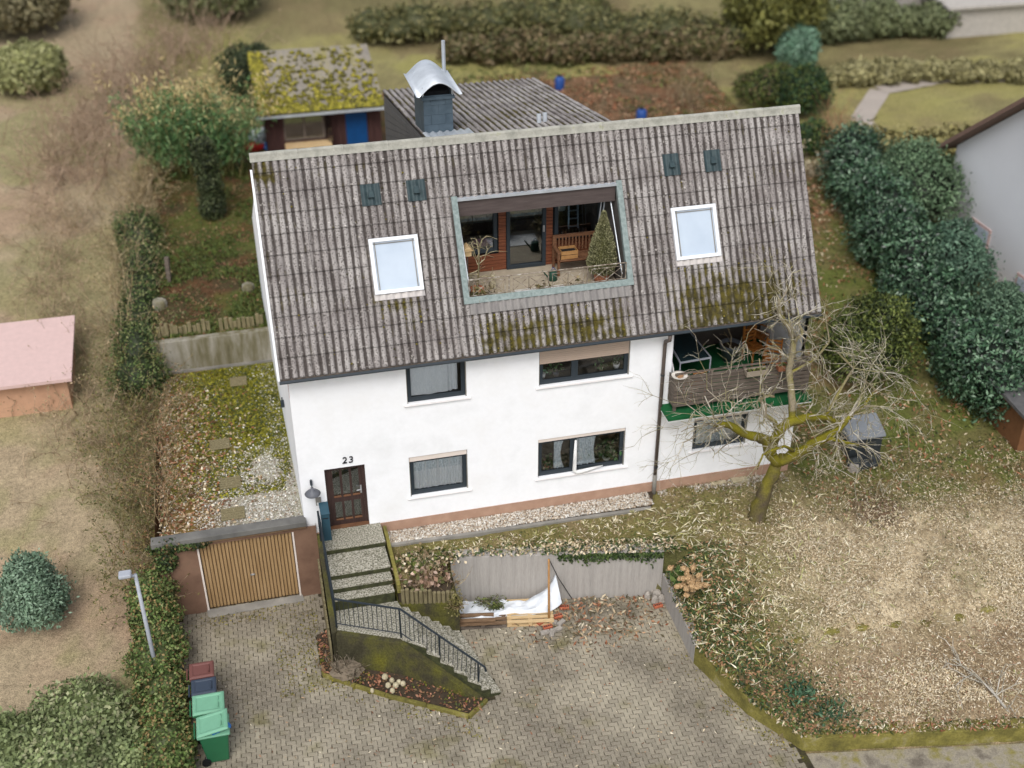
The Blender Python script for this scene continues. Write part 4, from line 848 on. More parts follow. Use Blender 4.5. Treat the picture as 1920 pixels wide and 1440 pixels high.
for y in (cy0-.25, cy1+.3):
    for rr in (0, .02):
        for q in range(N_+1):
            u_ = q/N_*2-1; xx = (cx0+cx1)/2+u_*.56; zz_ = cz1+.12+(.36-rr)*max(0, math.cos(u_*PI/2*1.12))+.05*abs(u_)**6; vs.append((xx, y, zz_-rr*.5))
K = N_+1; m.add(vs, [(q, 2*K+q, 2*K+q+1, q+1) for q in range(N_)]+[(K+q, K+q+1, 3*K+q+1, 3*K+q) for q in range(N_)]+[(q, q+1, K+q+1, K+q) for q in range(N_)]); m.build('cap', 'zinc', ch, True)
for xx in (cx0, cx1):
    for yy in (cy0+.02, cy1-.02): MB().box(xx-.02, xx+.02, yy-.02, yy+.02, cz1+.07, cz1+.3).build('cap_leg', 'zinc', ch)
MB().tube([(cx1+.1, cy1+.2, cz1-.5), (cx1+.1, cy1+.2, cz1+.95)], .05, 8).build('pipe', 'zinc', ch)
for xx, ss in ((7.1, .9), (7.28, 1.0)): MB().tube([DP(xx, ss, 0), DP(xx, ss, .22)], .06, 8).build('vent_pipe', 'zinc', rd)
# ------------------------------------------------------------------ balcony
ba = empty('balcony', (0, 0, 0)); ba.parent = house
MB().box(9.5, 13.48, -.68, .0, 2.34, 2.383).build('slab', 'white_wall', ba); MB().box(9.49, 13.49, -.70, .0, 2.385, 2.465).build('carpet_edge', 'green_carpet', ba)
MB().box(9.77, 13.44, .0, 2.62, 2.4, 2.47).build('carpet', 'green_carpet', ba)
MB().quad((9.76, .0, 2.3), (9.76, 2.6, 2.3), (9.76, 2.6, 5.0), (9.76, 0, 5.0)).build('side_wall', 'white_wall', ba); m = MB(); m.quad((13.44, .9, 2.3), (13.44, 2.6, 2.3), (13.44, 2.6, 5.0), (13.44, .9, 5.0)); m.build('side_wall', 'white_wall', ba)
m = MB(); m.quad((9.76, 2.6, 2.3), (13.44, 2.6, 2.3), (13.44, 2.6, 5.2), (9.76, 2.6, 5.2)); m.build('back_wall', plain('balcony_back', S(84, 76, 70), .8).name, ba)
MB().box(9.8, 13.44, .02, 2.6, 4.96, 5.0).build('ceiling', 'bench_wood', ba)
pa_ = empty('parapet', (0, 0, 0)); pa_.parent = ba
for k in range(7):
    z = 2.62+k*.118; bevel(MB().box(9.71, 13.46, -.44+.006*(k % 2), -.415, z, z+.097).build('plank', 'grey_wood', pa_), .004)
    MB().box(9.70, 9.722, -.414, -.02, z, z+.112).build('plank', 'grey_wood', pa_); MB().box(13.43, 13.46, -.414, -.01, z, z+.112).build('plank', 'grey_wood', pa_)
bevel(MB().box(9.69, 13.48, -.47, -.35, 3.45, 3.485).build('top_rail', 'grey_wood', pa_), .004)
MB().box(9.72, 13.46, -.4, -.36, 3.56, 3.6).build('hand_rail', 'grey_wood', pa_)
for xx in (9.76, 10.7, 11.6, 12.5, 13.4): MB().box(xx-.035, xx+.035, -.41, -.34, 2.47, 3.58).build('post', 'grey_wood', pa_)
# ================================================================== garage
ga = thing('garage', 'low garage with brown walls and a ribbed wooden coloured door', 'garage', (-1.6, 0, DZ))
gX0, gX1, gZ1 = -2.6, -.235, .19
m = MB(); panel_wall(m, -3.62, .36, DZ-.1, .30, -.1, [(gX0, gX1, DZ-.1, gZ1)], .12); m.quad((-3.62, -.1, DZ-.1), (-3.62, -.1, .3), (-3.62, 6, .3), (-3.62, 6, DZ-.1)); m.quad((.36, -.1, DZ-.1), (.36, .3, DZ-.1), (.36, .3, .3), (.36, -.1, .3)); m.build('wall', 'garage_wall', ga)
bevel(MB().box(-3.66, .12, -.16, .06, .30, .375).build('coping_base', 'weathered_board', ga), .006); bevel(MB().box(-3.68, .13, -.2, .1, .378, .53).build('coping', 'roof_edge', ga), .012)
gd = empty('garage_door', (0, 0, 0)); gd.parent = ga
[MB().box(q_-.022, q_+.022, -.12, -.04, DZ, gZ1).build('door_frame', 'shutter_box', gd) for q_ in (gX0, gX1)]
ns = 26; sw2 = (gX1-gX0-.06)/ns
for k in range(ns):
    a = gX0+.03+k*sw2; bevel(MB().prism([(a+.004, -.005), (a+.016, -.035), (a+sw2-.016, -.035), (a+sw2-.004, -.005)], DZ+.05, gZ1-.01).build('slat', 'garage_slat', gd), .003)
MB().box(gX0, gX1, -.004, .03, DZ, gZ1).build('backing', 'door_wood', gd)
hc = (gX0+gX1)/2+.05; m = MB(); m.box(hc-.06, hc+.06, -.06, -.036, DZ+.93, DZ+.97); m.box(hc-.015, hc+.015, -.08, -.06, DZ+.94, DZ+.96); m.build('handle', 'steel', gd)
m = MB(); m.prism([(gX0-.05, -.1), (gX1+.05, -.1), (gX1+.08, -.3), (gX0-.02, -.36)], DZ-.05, [DZ+.06, DZ+.06, DZ+.015, DZ+.015]); m.build('door_sill', 'coping', ga)
# ================================================================== helpers for plants and clutter
def Hf(x, y): return float(H(np.array(float(x)), np.array(float(y))))
_T = np.concatenate([np.arange(20, 80, .06), np.arange(80, 400, .5)])
def onground(u, v):
    P = CAM+ray(u, v)*_T[:, None]; k = int(np.argmax(P[:, 2] <= H(P[:, 0], P[:, 1]))); return P[k].copy()
def seg_mesh(name, A, B, ra, rb, cols, off=(0, 0, 0), n=4):
    A = np.asarray(A)-off; B = np.asarray(B)-off; d = B-A; d /= np.maximum(np.linalg.norm(d, axis=1, keepdims=True), 1e-9)
    ref = np.where(np.abs(d[:, 2:3]) > .9, np.array([[1., 0, 0]]), np.array([[0, 0, 1.]])); r = np.cross(d, ref); r /= np.linalg.norm(r, axis=1, keepdims=True); u = np.cross(d, r); m = len(A)
    V_ = np.empty((m, 2, n, 3))
    for k in range(n):
        t_ = 2*PI*k/n; e = r*math.cos(t_)+u*math.sin(t_); V_[:, 0, k] = A+e*np.asarray(ra)[:, None]; V_[:, 1, k] = B+e*np.asarray(rb)[:, None]
    b0 = (np.arange(m)*2*n)[:, None, None]; k = np.arange(n); q = np.stack([k, (k+1) % n, n+(k+1) % n, n+k], 1)[None]
    return np_mesh(name, V_.reshape(-1, 3), (b0+q).reshape(-1, 4), np.repeat(cols, 2*n, axis=0))
class Twigs:
    def __init__(s): s.A = []; s.B = []; s.ra = []; s.rb = []
    def seg(s, a, b, ra, rb): s.A.append(np.array(a, float)); s.B.append(np.array(b, float)); s.ra.append(ra); s.rb.append(rb)
    def path(s, pts, r0, r1):
        n_ = len(pts)-1
        for i in range(n_): s.seg(pts[i], pts[i+1], r0+(r1-r0)*i/n_, r0+(r1-r0)*(i+1)/n_)
    def grow(s, p, d, ln, r, depth, wig=.35, droop=0., kids=(2, 4), shrink=.62, nseg=4, spread=.9):
        p = np.array(p, float); d = np.array(d, float); d /= np.linalg.norm(d)
        pts = [p]
        for i in range(nseg):
            d = d+np.array([random.gauss(0, wig), random.gauss(0, wig), random.gauss(0, wig)-droop])*.5; d /= np.linalg.norm(d); p = p+d*ln/nseg; pts.append(p)
        s.path(pts, r, r*.55)
        if depth > 0:
            for k in range(random.randint(*kids)):
                i = random.randint(1, nseg); e = d+np.array([random.gauss(0, spread), random.gauss(0, spread), random.gauss(0, spread)]); s.grow(pts[i], e, ln*shrink*random.uniform(.7, 1.2), r*.55, depth-1, wig, droop, kids, shrink, max(2, nseg-1), spread)
    def build(s, name, cols, mat='bark', parent=None, n=4, jit=.12):
        m = len(s.A); c = pick(cols, m, None, jit)
        off = rootloc(parent) if parent is not None else np.zeros(3)
        return link_mesh(name, seg_mesh(name, np.array(s.A), np.array(s.B), np.array(s.ra), np.array(s.rb), c, off, n), mat, parent)
def lumpy(c, r, seed=0, rough=.22, n=14):
    m = MB(); V_ = []; F_ = []
    for j in range(n+1):
        th = PI*j/n
        for i in range(2*n):
            ph = PI*i/n; d = np.array([math.sin(th)*math.cos(ph), math.sin(th)*math.sin(ph), math.cos(th)]); q = 1+rough*(float(fbm(np.array(ph*2+seed), np.array(th*3+seed*1.7), seed))-.5)*2
            V_.append(tuple(np.array(c)+d*np.array(r)*q))
    for j in range(n):
        for i in range(2*n): F_.append((j*2*n+i, (j+1)*2*n+i, (j+1)*2*n+(i+1) % (2*n), j*2*n+(i+1) % (2*n)))
    return m.add(V_, F_)
def shell(c, r, n_, lo=.72, hi=1.06, up=-.6):
    d = rdir(int(n_*1.5)); d = d[d[:, 2] > up][:n_]; f = rng.uniform(lo, hi, (len(d), 1)); return np.array(c)+d*np.array(r)*f, d
GREEN_DK = [S(34, 56, 34), S(48, 74, 44), S(62, 90, 54), S(26, 42, 26)]
LAUREL = [S(44, 70, 48), S(62, 92, 64), S(88, 118, 88), S(32, 52, 36), S(112, 138, 110)]
OLIVE = [S(74, 86, 38), S(96, 108, 50), S(56, 68, 30), S(112, 120, 62), S(44, 54, 26)]
STRAW = [S(206, 190, 158), S(184, 164, 132), S(160, 140, 108), S(222, 210, 184), S(138, 118, 92)]
IVY = [S(50, 66, 34), S(70, 88, 44), S(88, 104, 56), S(36, 50, 26)]
LITTER = [S(150, 98, 68), S(128, 80, 54), S(172, 126, 94), S(104, 70, 48), S(186, 150, 118)]
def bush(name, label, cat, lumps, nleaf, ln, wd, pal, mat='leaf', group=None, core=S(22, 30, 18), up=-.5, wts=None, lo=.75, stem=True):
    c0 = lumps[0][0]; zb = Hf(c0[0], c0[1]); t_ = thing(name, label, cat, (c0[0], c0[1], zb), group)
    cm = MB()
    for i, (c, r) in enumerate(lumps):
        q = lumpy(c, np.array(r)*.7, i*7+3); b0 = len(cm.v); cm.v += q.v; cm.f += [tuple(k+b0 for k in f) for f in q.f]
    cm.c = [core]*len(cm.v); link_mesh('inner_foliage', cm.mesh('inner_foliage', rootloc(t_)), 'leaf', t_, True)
    vol = np.array([r[0]*r[1]+r[0]*r[2]+r[1]*r[2] for c, r in lumps]); PP = []; DD = []
    for (c, r), f in zip(lumps, vol/vol.sum()):
        P, d = shell(c, r, int(nleaf*f), lo, 1.06, up); k_ = rng.uniform(size=len(P)) < .07; P = np.where(k_[:, None], np.array(c)+(P-np.array(c))*rng.uniform(1.05, 1.28, (len(P), 1)), P); PP.append(P); DD.append(d)
    P = np.concatenate(PP); d = np.concatenate(DD); n_ = len(P)
    nz = fbm(P[:, 0]*2.2, P[:, 1]*2.2+P[:, 2]*1.7, 5); P = P+d*(nz[:, None]-.5)*.8*min(r)
    col = pick(pal, n_, wts)*(.5+1.0*fbm(P[:, 0]*1.8, P[:, 2]*1.8+P[:, 1]*1.3, 9))[:, None]
    link_mesh('foliage', leaf_mesh('foliage', P, d*.5+rdir(n_), d+.7*rdir(n_), ln*rng.uniform(.6, 1.3, n_), wd*rng.uniform(.7, 1.2, n_), col, rootloc(t_), .06), mat, t_)
    if stem: MB().tube([(c0[0], c0[1], zb-.1), (c0[0], c0[1], c0[2])], [.07, .03], 6).build('stem', 'bark_dead', t_)
    return t_
def scatter(name, label_kind, n_, box, mask, pal, ln, wd, tilt=.25, dz=.015, wts=None, dens=None, mat='leaf', zf=None, parent=None):
    X = rng.uniform(box[0], box[1], n_); Y = rng.uniform(box[2], box[3], n_); k = mask(X, Y)
    if dens is not None: k &= rng.uniform(size=n_) < dens(X, Y)
    X, Y = X[k], Y[k]; m = len(X); Z = (zf(X, Y) if zf else H(X, Y))+dz+rng.uniform(0, .03, m); d = rng.normal(size=(m, 3)); d[:, 2] *= tilt; nn = rng.normal(size=(m, 3))*.35+np.array([0, 0, 1.])
    c = pick(pal, m, wts)*(.8+.4*fbm(X*1.5, Y*1.5, 77))[:, None]
    o = link_mesh(name, leaf_mesh(name, np.stack([X, Y, Z], 1), d, nn, ln*rng.uniform(.5, 1.4, m), wd*rng.uniform(.6, 1.3, m), c, (0, 0, 0), .04), mat, parent)
    return tag(o, kind='stuff')
# ================================================================== lawn, litter, gravel
inlawn = lambda X, Y: is_lawn(X, Y, .02)&((Y < -.78) | (X > 9.6))
def zl(X, Y): return np.maximum(lawn_base(X, Y), H(X, Y))
scatter('dry_straw', '', 190000, (2.2, 24, -11, 0), inlawn, STRAW+[S(128, 110, 80), S(236, 226, 204)], .095, .021, .6, .03, [3, 4, 4, 2, 3, 3, 1], lambda X, Y: (.22+.78*dry(X, Y))*(.45+.55*sstep(.38, .55, fbm(X*1.4, Y*1.4, 93))), zf=zl)
scatter('dry_straw', '', 90000, (10, 24, -8, -1), inlawn, [S(234, 222, 196), S(220, 204, 172), S(204, 186, 150)], .085, .016, .5, .035, None, lambda X, Y: .9*sstep(.45, .62, fbm(X*.5, Y*.5, 88))*dry(X, Y), zf=zl)
scatter('green_growth', '', 52000, (2.2, 24, -11, 0), inlawn, OLIVE+[S(118, 124, 62), S(132, 132, 72), S(122, 108, 74)], .09, .024, .6, .03, None, lambda X, Y: np.clip((1-dry(X, Y))*.55+sstep(.52, .66, fbm(X*.6, Y*.6, 12))*.4+.3*(1-sstep(9.2, 11, X))*(Y < -2.3), 0, 1), zf=zl)
scatter('slope_groundcover', '', 16000, (8.9, 12.6, -9, -2.2), inlawn, IVY+[S(60, 84, 50), S(120, 112, 70), S(150, 112, 80), S(168, 130, 96)], .085, .05, .5, .05, None, lambda X, Y: (1-sstep(.2, 2.4, X-swx(Y)))*.9, zf=zl)
scatter('slope_litter', '', 9000, (10, 24, -10.5, -6), inlawn, STRAW+[S(170, 128, 102), S(150, 108, 84)], .08, .03, .4, .03, None, lambda X, Y: sstep(-5.6, -7, Y)*.9, zf=zl)
scatter('bamboo_leaves', '', 1000, (8.9, 14, -6, -.8), inlawn, [S(226, 218, 190), S(206, 196, 160), S(170, 168, 110)], .3, .03, .35, .06, None, lambda X, Y: .25+.75*(1-sstep(9.5, 12, X)), zf=zl)
scatter('wall_top_growth', '', 5200, (3.6, 9.4, -2.6, -1.1), lambda X, Y: (Y < rwy(X)+.5) & (Y > rwy(X)-.06) & (Y > -2.5), IVY+STRAW, .12, .05, .7, .02, None, lambda X, Y: np.where(X > 6, .95, .4), zf=lambda X, Y: np.full(X.shape, -.49)+.1*fbm(X*3, Y*3, 5))
inroof = lambda X, Y: (X > -3.5) & (X < .05+GB*Y/8.4) & (Y > .15) & (Y < 8.2)
scatter('roof_gravel', '', 15000, (-3.5, .1, .1, 8.2), inroof, [S(206, 202, 192), S(176, 172, 160), S(226, 224, 216), S(150, 144, 130)], .055, .045, .3, .0, None, lambda X, Y: np.clip(sstep(-2.4, -.9, X)*(1-sstep(2.2, 4.6, Y+2*(fbm(X*1.3, Y*1.3, 21)-.5)))+.75*sstep(-.5, -.25, X-GB*Y/8.4-.0)+.12, 0, 1)*.95)
scatter('roof_moss', '', 24000, (-3.2, .1, 1.5, 8.2), inroof, [S(112, 110, 30), S(138, 132, 36), S(88, 88, 32), S(66, 74, 36)], .09, .06, .5, .0, None, lambda X, Y: sstep(.36, .5, fbm(X*1.3, Y*1.3, 41)+.1*(Y > 3))*(1-.6*sstep(-2, -2.9, X)))
scatter('roof_leaves', '', 3500, (-3.6, -.8, .1, 7), inroof, LITTER+STRAW, .12, .06, .4, .02, None, lambda X, Y: 1-sstep(-3, -1.4, X)*.9)
scatter('garden_litter', '', 16000, (-4.2, .1, 8.6, 22), lambda X, Y: X < -.05, [S(128, 88, 62), S(108, 74, 52), S(150, 122, 88), S(124, 104, 74)]+[S(70, 84, 40)]*3, .11, .04, .4, .02, None, lambda X, Y: .2+.6*sstep(.4, .6, fbm(X*.8, Y*.8, 61)))
scatter('garden_grass', '', 24000, (-4.2, .1, 8.6, 22), lambda X, Y: X < -.05, [S(78, 92, 40), S(100, 112, 52), S(60, 72, 32)], .2, .03, 1.0, .05, None, lambda X, Y: sstep(.48, .62, fbm(X*.7, Y*.7, 71)))
scatter('bank_leaves', '', 20000, (8, 21, 12, 28), lambda X, Y: Y > 12, LITTER+[S(116, 96, 70), S(96, 84, 58), S(130, 110, 82)], .16, .08, .4, .03, None, lambda X, Y: .25+.75*sstep(.42, .55, fbm(X*.4, Y*.4, 13)))
scatter('bank_grass', '', 8000, (8, 22, 12, 29), lambda X, Y: Y > 12, OLIVE, .3, .05, .9, .06, None, lambda X, Y: sstep(.5, .62, fbm(X*.35, Y*.35, 19)))
scatter('side_grass', '', 17000, (13.5, 22, -2.2, 14), lambda X, Y: X > 13.6, OLIVE+LITTER[:3]+STRAW[:2], .16, .045, .6, .03, None, lambda X, Y: (.3+.7*sstep(.4, .6, fbm(X*.7, Y*.7, 23)))*sstep(-2.4, -.4, Y+1.6*(fbm(X*.9, Y*.9, 24)-.5)))
scatter('drive_litter', '', 2600, (3.6, 9, -4.2, -1.4), lambda X, Y: (Y < rwy(X)-.1) & (X < swx(Y)-.1) & ~((X < 6.1) & (Y > -2.3)), LITTER+STRAW+[S(92, 84, 60)]*3, .16, .05, .4, .0, None, lambda X, Y: np.clip(1.15-.55*np.hypot((X-7.3)*.7, (Y+2.3)*1.1), 0, 1), zf=lambda X, Y: np.full(X.shape, DZ)+.14*np.exp(-((X-7.4)**2)/1.4-((Y+2.25)**2)/.25))
scatter('paving_litter', '', 900, (-3, 10, -9, -.4), lambda X, Y: (X < swx(Y)-.15) & (Y < -2.4), LITTER+STRAW, .09, .03, .2, .0, None, None, zf=lambda X, Y: np.full(X.shape, DZ))
scatter('kerb_moss', '', 26000, (-3.3, 10.3, -8.3, -.3), lambda X, Y: ((np.abs(X-swx(Y)+.25) < .22) & (Y < -4.5)) | ((X > -1.1) & (X < .1) & (Y > -3.6)) | ((Y > -.75) & (X > -3.2) & (X < .2)) | ((Y < -3.2) & (Y > -6) & (np.abs(Y+3.1+.69*X+.25) < .3) & (X < 3.4) & (X > -.6)), [S(110, 106, 34), S(140, 130, 40), S(84, 82, 38), S(120, 104, 66)], .05, .035, .4, .0, None, lambda X, Y: .2+.8*sstep(.42, .6, fbm(X*1.6, Y*1.6, 33)), zf=lambda X, Y: np.full(X.shape, DZ))
inbed = lambda X, Y: (Y > np.interp(X, [.02, .08, 1.4, 3.2], [-3.1, -3.14, -4.1, -5.2])) & (Y < np.interp(X, [0, .3, .31, .5, 1.94, 3.66], [-1.7, -1.7, -2.9, -3.0, -3.66, -4.9]))
scatter('bed_litter', '', 3000, (.02, 3.6, -5.2, -1.6), inbed, [S(140, 92, 70), S(164, 118, 92), S(110, 76, 56), S(120, 96, 66)], .09, .05, .4, .0, None, lambda X, Y: .55+.45*(X < .9), zf=lambda X, Y: np.full(X.shape, DZ)+.12)
scatter('bed_moss', '', 1500, (.02, 3.6, -5.2, -1.6), inbed, [S(96, 96, 34), S(74, 84, 40), S(120, 112, 40)], .08, .05, .6, .0, None, lambda X, Y: sstep(.45, .6, fbm(X*2, Y*2, 9)), zf=lambda X, Y: np.full(X.shape, DZ)+.12)
def stones(name, n_, fn, r, pal, kind='stuff'):
    m = np.array([[0, 0, .7], [1, 0, 0], [0, 1, 0], [-1, 0, 0], [0, -1, 0], [0, 0, -.6]]); f = np.array([[0, 1, 2], [0, 2, 3], [0, 3, 4], [0, 4, 1], [5, 2, 1], [5, 3, 2], [5, 4, 3], [5, 1, 4]])
    P = fn(n_); n_ = len(P); V_ = m[None]*rng.uniform(.6, 1.3, (n_, 6, 1))*(r*rng.uniform(.5, 1.3, (n_, 1, 1))); a = rng.uniform(0, 6.28, n_); ca, sa = np.cos(a)[:, None], np.sin(a)[:, None]
    x = V_[:, :, 0]*ca-V_[:, :, 1]*sa; V_[:, :, 1] = V_[:, :, 0]*sa+V_[:, :, 1]*ca; V_[:, :, 0] = x; V_ += P[:, None]
    return tag(link_mesh(name, np_mesh(name, V_.reshape(-1, 3), (f[None]+np.arange(n_)[:, None, None]*6).reshape(-1, 3), np.repeat(pick(pal, n_), 6, axis=0)), 'stone_attr'), kind=kind)
GR = [S(196, 190, 178), S(164, 154, 140), S(214, 210, 202), S(140, 124, 106), S(180, 164, 144)]
def strip_pts(n_):
    X = rng.uniform(2.05, 9.3, n_); f = rng.uniform(0, 1, n_); Y = -.03-f*np.interp(X, [2, 9.3], [.5, .56]); return np.stack([X, Y, np.full(n_, -.315)], 1)
stones('pebbles', 7000, strip_pts, .035, GR)
def strip2(n_):
    X = rng.uniform(9.6, 13.3, n_); Y = -.03-np.abs(rng.normal(0, .14, n_)); return np.stack([X, Y, lawn_base(X, Y)+.01], 1)
stones('pebbles', 1100, strip2, .03, GR)
scatter('overhanging_growth', '', 5000, (8.8, 10.8, -8.3, -2.4), lambda X, Y: (X > swx(Y)-.06) & (X < swx(Y)+.35) & (Y > lwy(X)), IVY+STRAW+[S(120, 112, 70)], .13, .045, .8, .02, None, lambda X, Y: .35+.65*sstep(.4, .6, fbm(X*2, Y*2, 15)), zf=lambda X, Y: np.interp(-Y, [2.35, 4.86, 6.7, 8], SWT)+.0)
scatter('overhanging_growth', '', 5000, (10.3, 24, -11, -8), lambda X, Y: (Y > lwy(X)-.03) & (Y < lwy(X)+.35), IVY+LITTER+[S(120, 116, 52)], .11, .05, .8, .02, None, lambda X, Y: .25+.75*sstep(.45, .6, fbm(X*1.5, Y*2, 16)), zf=lambda X, Y: np.full(X.shape, -1.59))
n_ = 900; X = rng.uniform(6.3, 8.95, n_); Z = -.46-np.abs(rng.normal(0, .14, n_))*(.4+.9*fbm(X*2.2, X*0, 3)); Y = rwy(X)-rng.uniform(.01, .07, n_)
tag(link_mesh('hanging_ivy', leaf_mesh('hanging_ivy', np.stack([X, Y, Z], 1), rdir(n_)+np.array([0, 0, -.8]), rdir(n_)+np.array([0, -1.2, .3]), .1*rng.uniform(.6, 1.3, n_), .06, pick(IVY, n_)), 'leaf'), kind='stuff')
def tufts(name, n_, fn, zf, pal, ll):
    X, Y = fn(n_); P = []; D = []
    for x, y, z in zip(X, Y, zf(X, Y)):
        k = rng.integers(6, 13); a = rng.uniform(0, 2*PI, k); e = rng.uniform(.05, .7, k); d = np.stack([np.cos(a)*np.cos(e), np.sin(a)*np.cos(e), np.sin(e)], 1); P.append(np.array([x, y, z+.04])+d*ll*.5); D.append(d)
    P = np.concatenate(P); D = np.concatenate(D); m = len(P); tag(link_mesh(name, leaf_mesh(name, P, D, rdir(m)*.5+np.array([0, 0, 1.]), ll*rng.uniform(.6, 1.2, m), ll*.13, pick(pal, m)), 'leaf'), kind='stuff')
def tp_(n_):
    X = rng.uniform(2.4, 16, n_*4); Y = rng.uniform(-8.6, -.8, n_*4); k = is_lawn(X, Y, .1) & (rng.uniform(size=n_*4) < np.where((X < 11.5), .9, .25)*np.where((Y < -5.5) & (X < 11.5), .15, 1)); return X[k][:n_], Y[k][:n_]
tufts('straw_tufts', 300, tp_, zl, [S(232, 222, 196), S(210, 198, 164), S(186, 172, 132), S(156, 152, 98)], .16)
def roofst(n_):
    X = rng.uniform(-2.6, .02, n_); Y = rng.uniform(.2, 5, n_); k = rng.uniform(size=n_) < np.clip(1.15-.3*Y, .05, 1); return np.stack([X[k], Y[k], np.full(k.sum(), .38)], 1)
stones('pebbles', 5000, roofst, .028, GR)
def roofmoss(n_):
    X = rng.uniform(0, 13.4, n_); s_ = rng.uniform(.3, RL-.05, n_); z1 = (X > 9.9)*(X < 13.2)*(s_ > 3.6)*.9; z2 = (X > 4.7)*(X < 8.6)*(s_ > 4.2)*.8; z3 = (X > 2.35)*(X < 3.5)*(s_ > 3.6)*(s_ < 4.3)*.6
    k = rng.uniform(size=n_) < np.maximum(np.maximum(z1, z2), np.maximum(z3, .05))*np.where(fbm(X*2, s_*2, 44) > .5, 1, .25); k &= ~((X > 4.4) & (X < 8.75) & (s_ < 4.25)) & ~((X > 2.3) & (X < 3.6) & (s_ > 2.1) & (s_ < 3.65)) & ~((X > 9.8) & (X < 11.1) & (s_ > 2.1) & (s_ < 3.65))
    X = X[k]; s_ = s_[k]; X = RX0+(np.floor((X-RX0)/PITCHW)+.5)*PITCHW+rng.normal(0, .018, len(X)); return np.array([RP(x, q, -AMP+.012) for x, q in zip(X, s_)])
stones('roof_moss_tufts', 5200, roofmoss, .034, [S(78, 72, 34), S(100, 92, 36), S(62, 58, 34), S(116, 106, 44)])
def roofspots(n_):
    X = rng.uniform(0, 13.4, n_); s_ = rng.uniform(.2, RL-.05, n_); k = ~((X > 4.4) & (X < 8.75) & (s_ > 1.35) & (s_ < 4.0)) & ~((X > 2.3) & (X < 3.6) & (s_ > 2.1) & (s_ < 3.65)) & ~((X > 9.8) & (X < 11.1) & (s_ > 2.1) & (s_ < 3.65))
    X = X[k]; X = RX0+np.round((X-RX0)/PITCHW)*PITCHW+rng.normal(0, .01, len(X)); return np.array([RP(x, q, AMP+.008) for x, q in zip(X, s_[k])])
stones('lichen_spots', 260, roofspots, .022, [S(214, 210, 202), S(190, 186, 178)])
# ================================================================== apple tree
tr = thing('apple_tree', 'bare old apple tree with mossy limbs in front of the balcony', 'tree', tuple(onground(1418, 970)))
TB = np.array(tr.location); ty0 = TB[1]
def tp(u, v, dy=0.): return aty(u, v, ty0+dy)
limbs = [
 [(1416, 980, 0, .27), (1424, 948, 0, .21), (1436, 915, 0, .175), (1450, 885, 0, .165), (1458, 866, 0, .15)],
 [(1456, 870, 0, .13), (1442, 846, .05, .115), (1436, 826, .05, .11), (1412, 818, .0, .10), (1390, 812, -.1, .085), (1374, 800, -.2, .075), (1352, 795, -.3, .06), (1338, 800, -.4, .035)],
 [(1446, 850, 0, .115), (1450, 828, .05, .11), (1462, 806, .1, .105), (1482, 792, .15, .10), (1512, 784, .2, .09), (1545, 783, .3, .08), (1572, 792, .4, .065), (1590, 788, .5, .05)],
 [(1460, 866, 0, .135), (1484, 856, -.1, .125), (1506, 846, -.2, .115), (1530, 828, -.25, .10), (1556, 815, -.3, .09), (1578, 800, -.3, .07), (1592, 780, -.3, .05)],
 [(1486, 792, .2, .105), (1486, 766, .35, .10), (1483, 730, .5, .095), (1480, 700, .6, .09), (1482, 672, .7, .085), (1490, 640, .8, .08), (1478, 612, .9, .07), (1462, 588, 1., .06), (1460, 560, 1., .035)],
 [(1458, 806, .1, .07), (1452, 790, .05, .065), (1436, 778, 0, .06), (1434, 760, 0, .055), (1424, 748, 0, .05), (1438, 742, 0, .045), (1452, 744, .05, .03)],
 [(1490, 640, .8, .055), (1505, 625, .9, .045), (1495, 604, 1.0, .035)], [(1530, 828, -.25, .06), (1560, 822, -.5, .05), (1610, 834, -.7, .035)],
 [(1590, 788, .5, .05), (1620, 760, .6, .042), (1640, 730, .6, .03), (1610, 705, .5, .02)], [(1545, 783, .3, .05), (1570, 740, .4, .04), (1600, 690, .5, .03), (1570, 660, .6, .02)],
 [(1480, 700, .6, .045), (1520, 680, .7, .035), (1555, 640, .8, .025), (1548, 590, .9, .018)], [(1436, 826, .05, .05), (1452, 820, -.2, .06), (1470, 812, -.35, .05)],
 [(1490, 846, -.1, .05), (1470, 836, -.5, .04), (1430, 852, -.7, .028), (1420, 880, -.8, .02)],
]
tm_ = MB(); tw = Twigs()
mossy = [S(116, 110, 34), S(84, 80, 34), S(124, 118, 46)]; bark = [S(108, 98, 82), S(142, 132, 112), S(86, 76, 64)]
rs_ = random.Random(4)
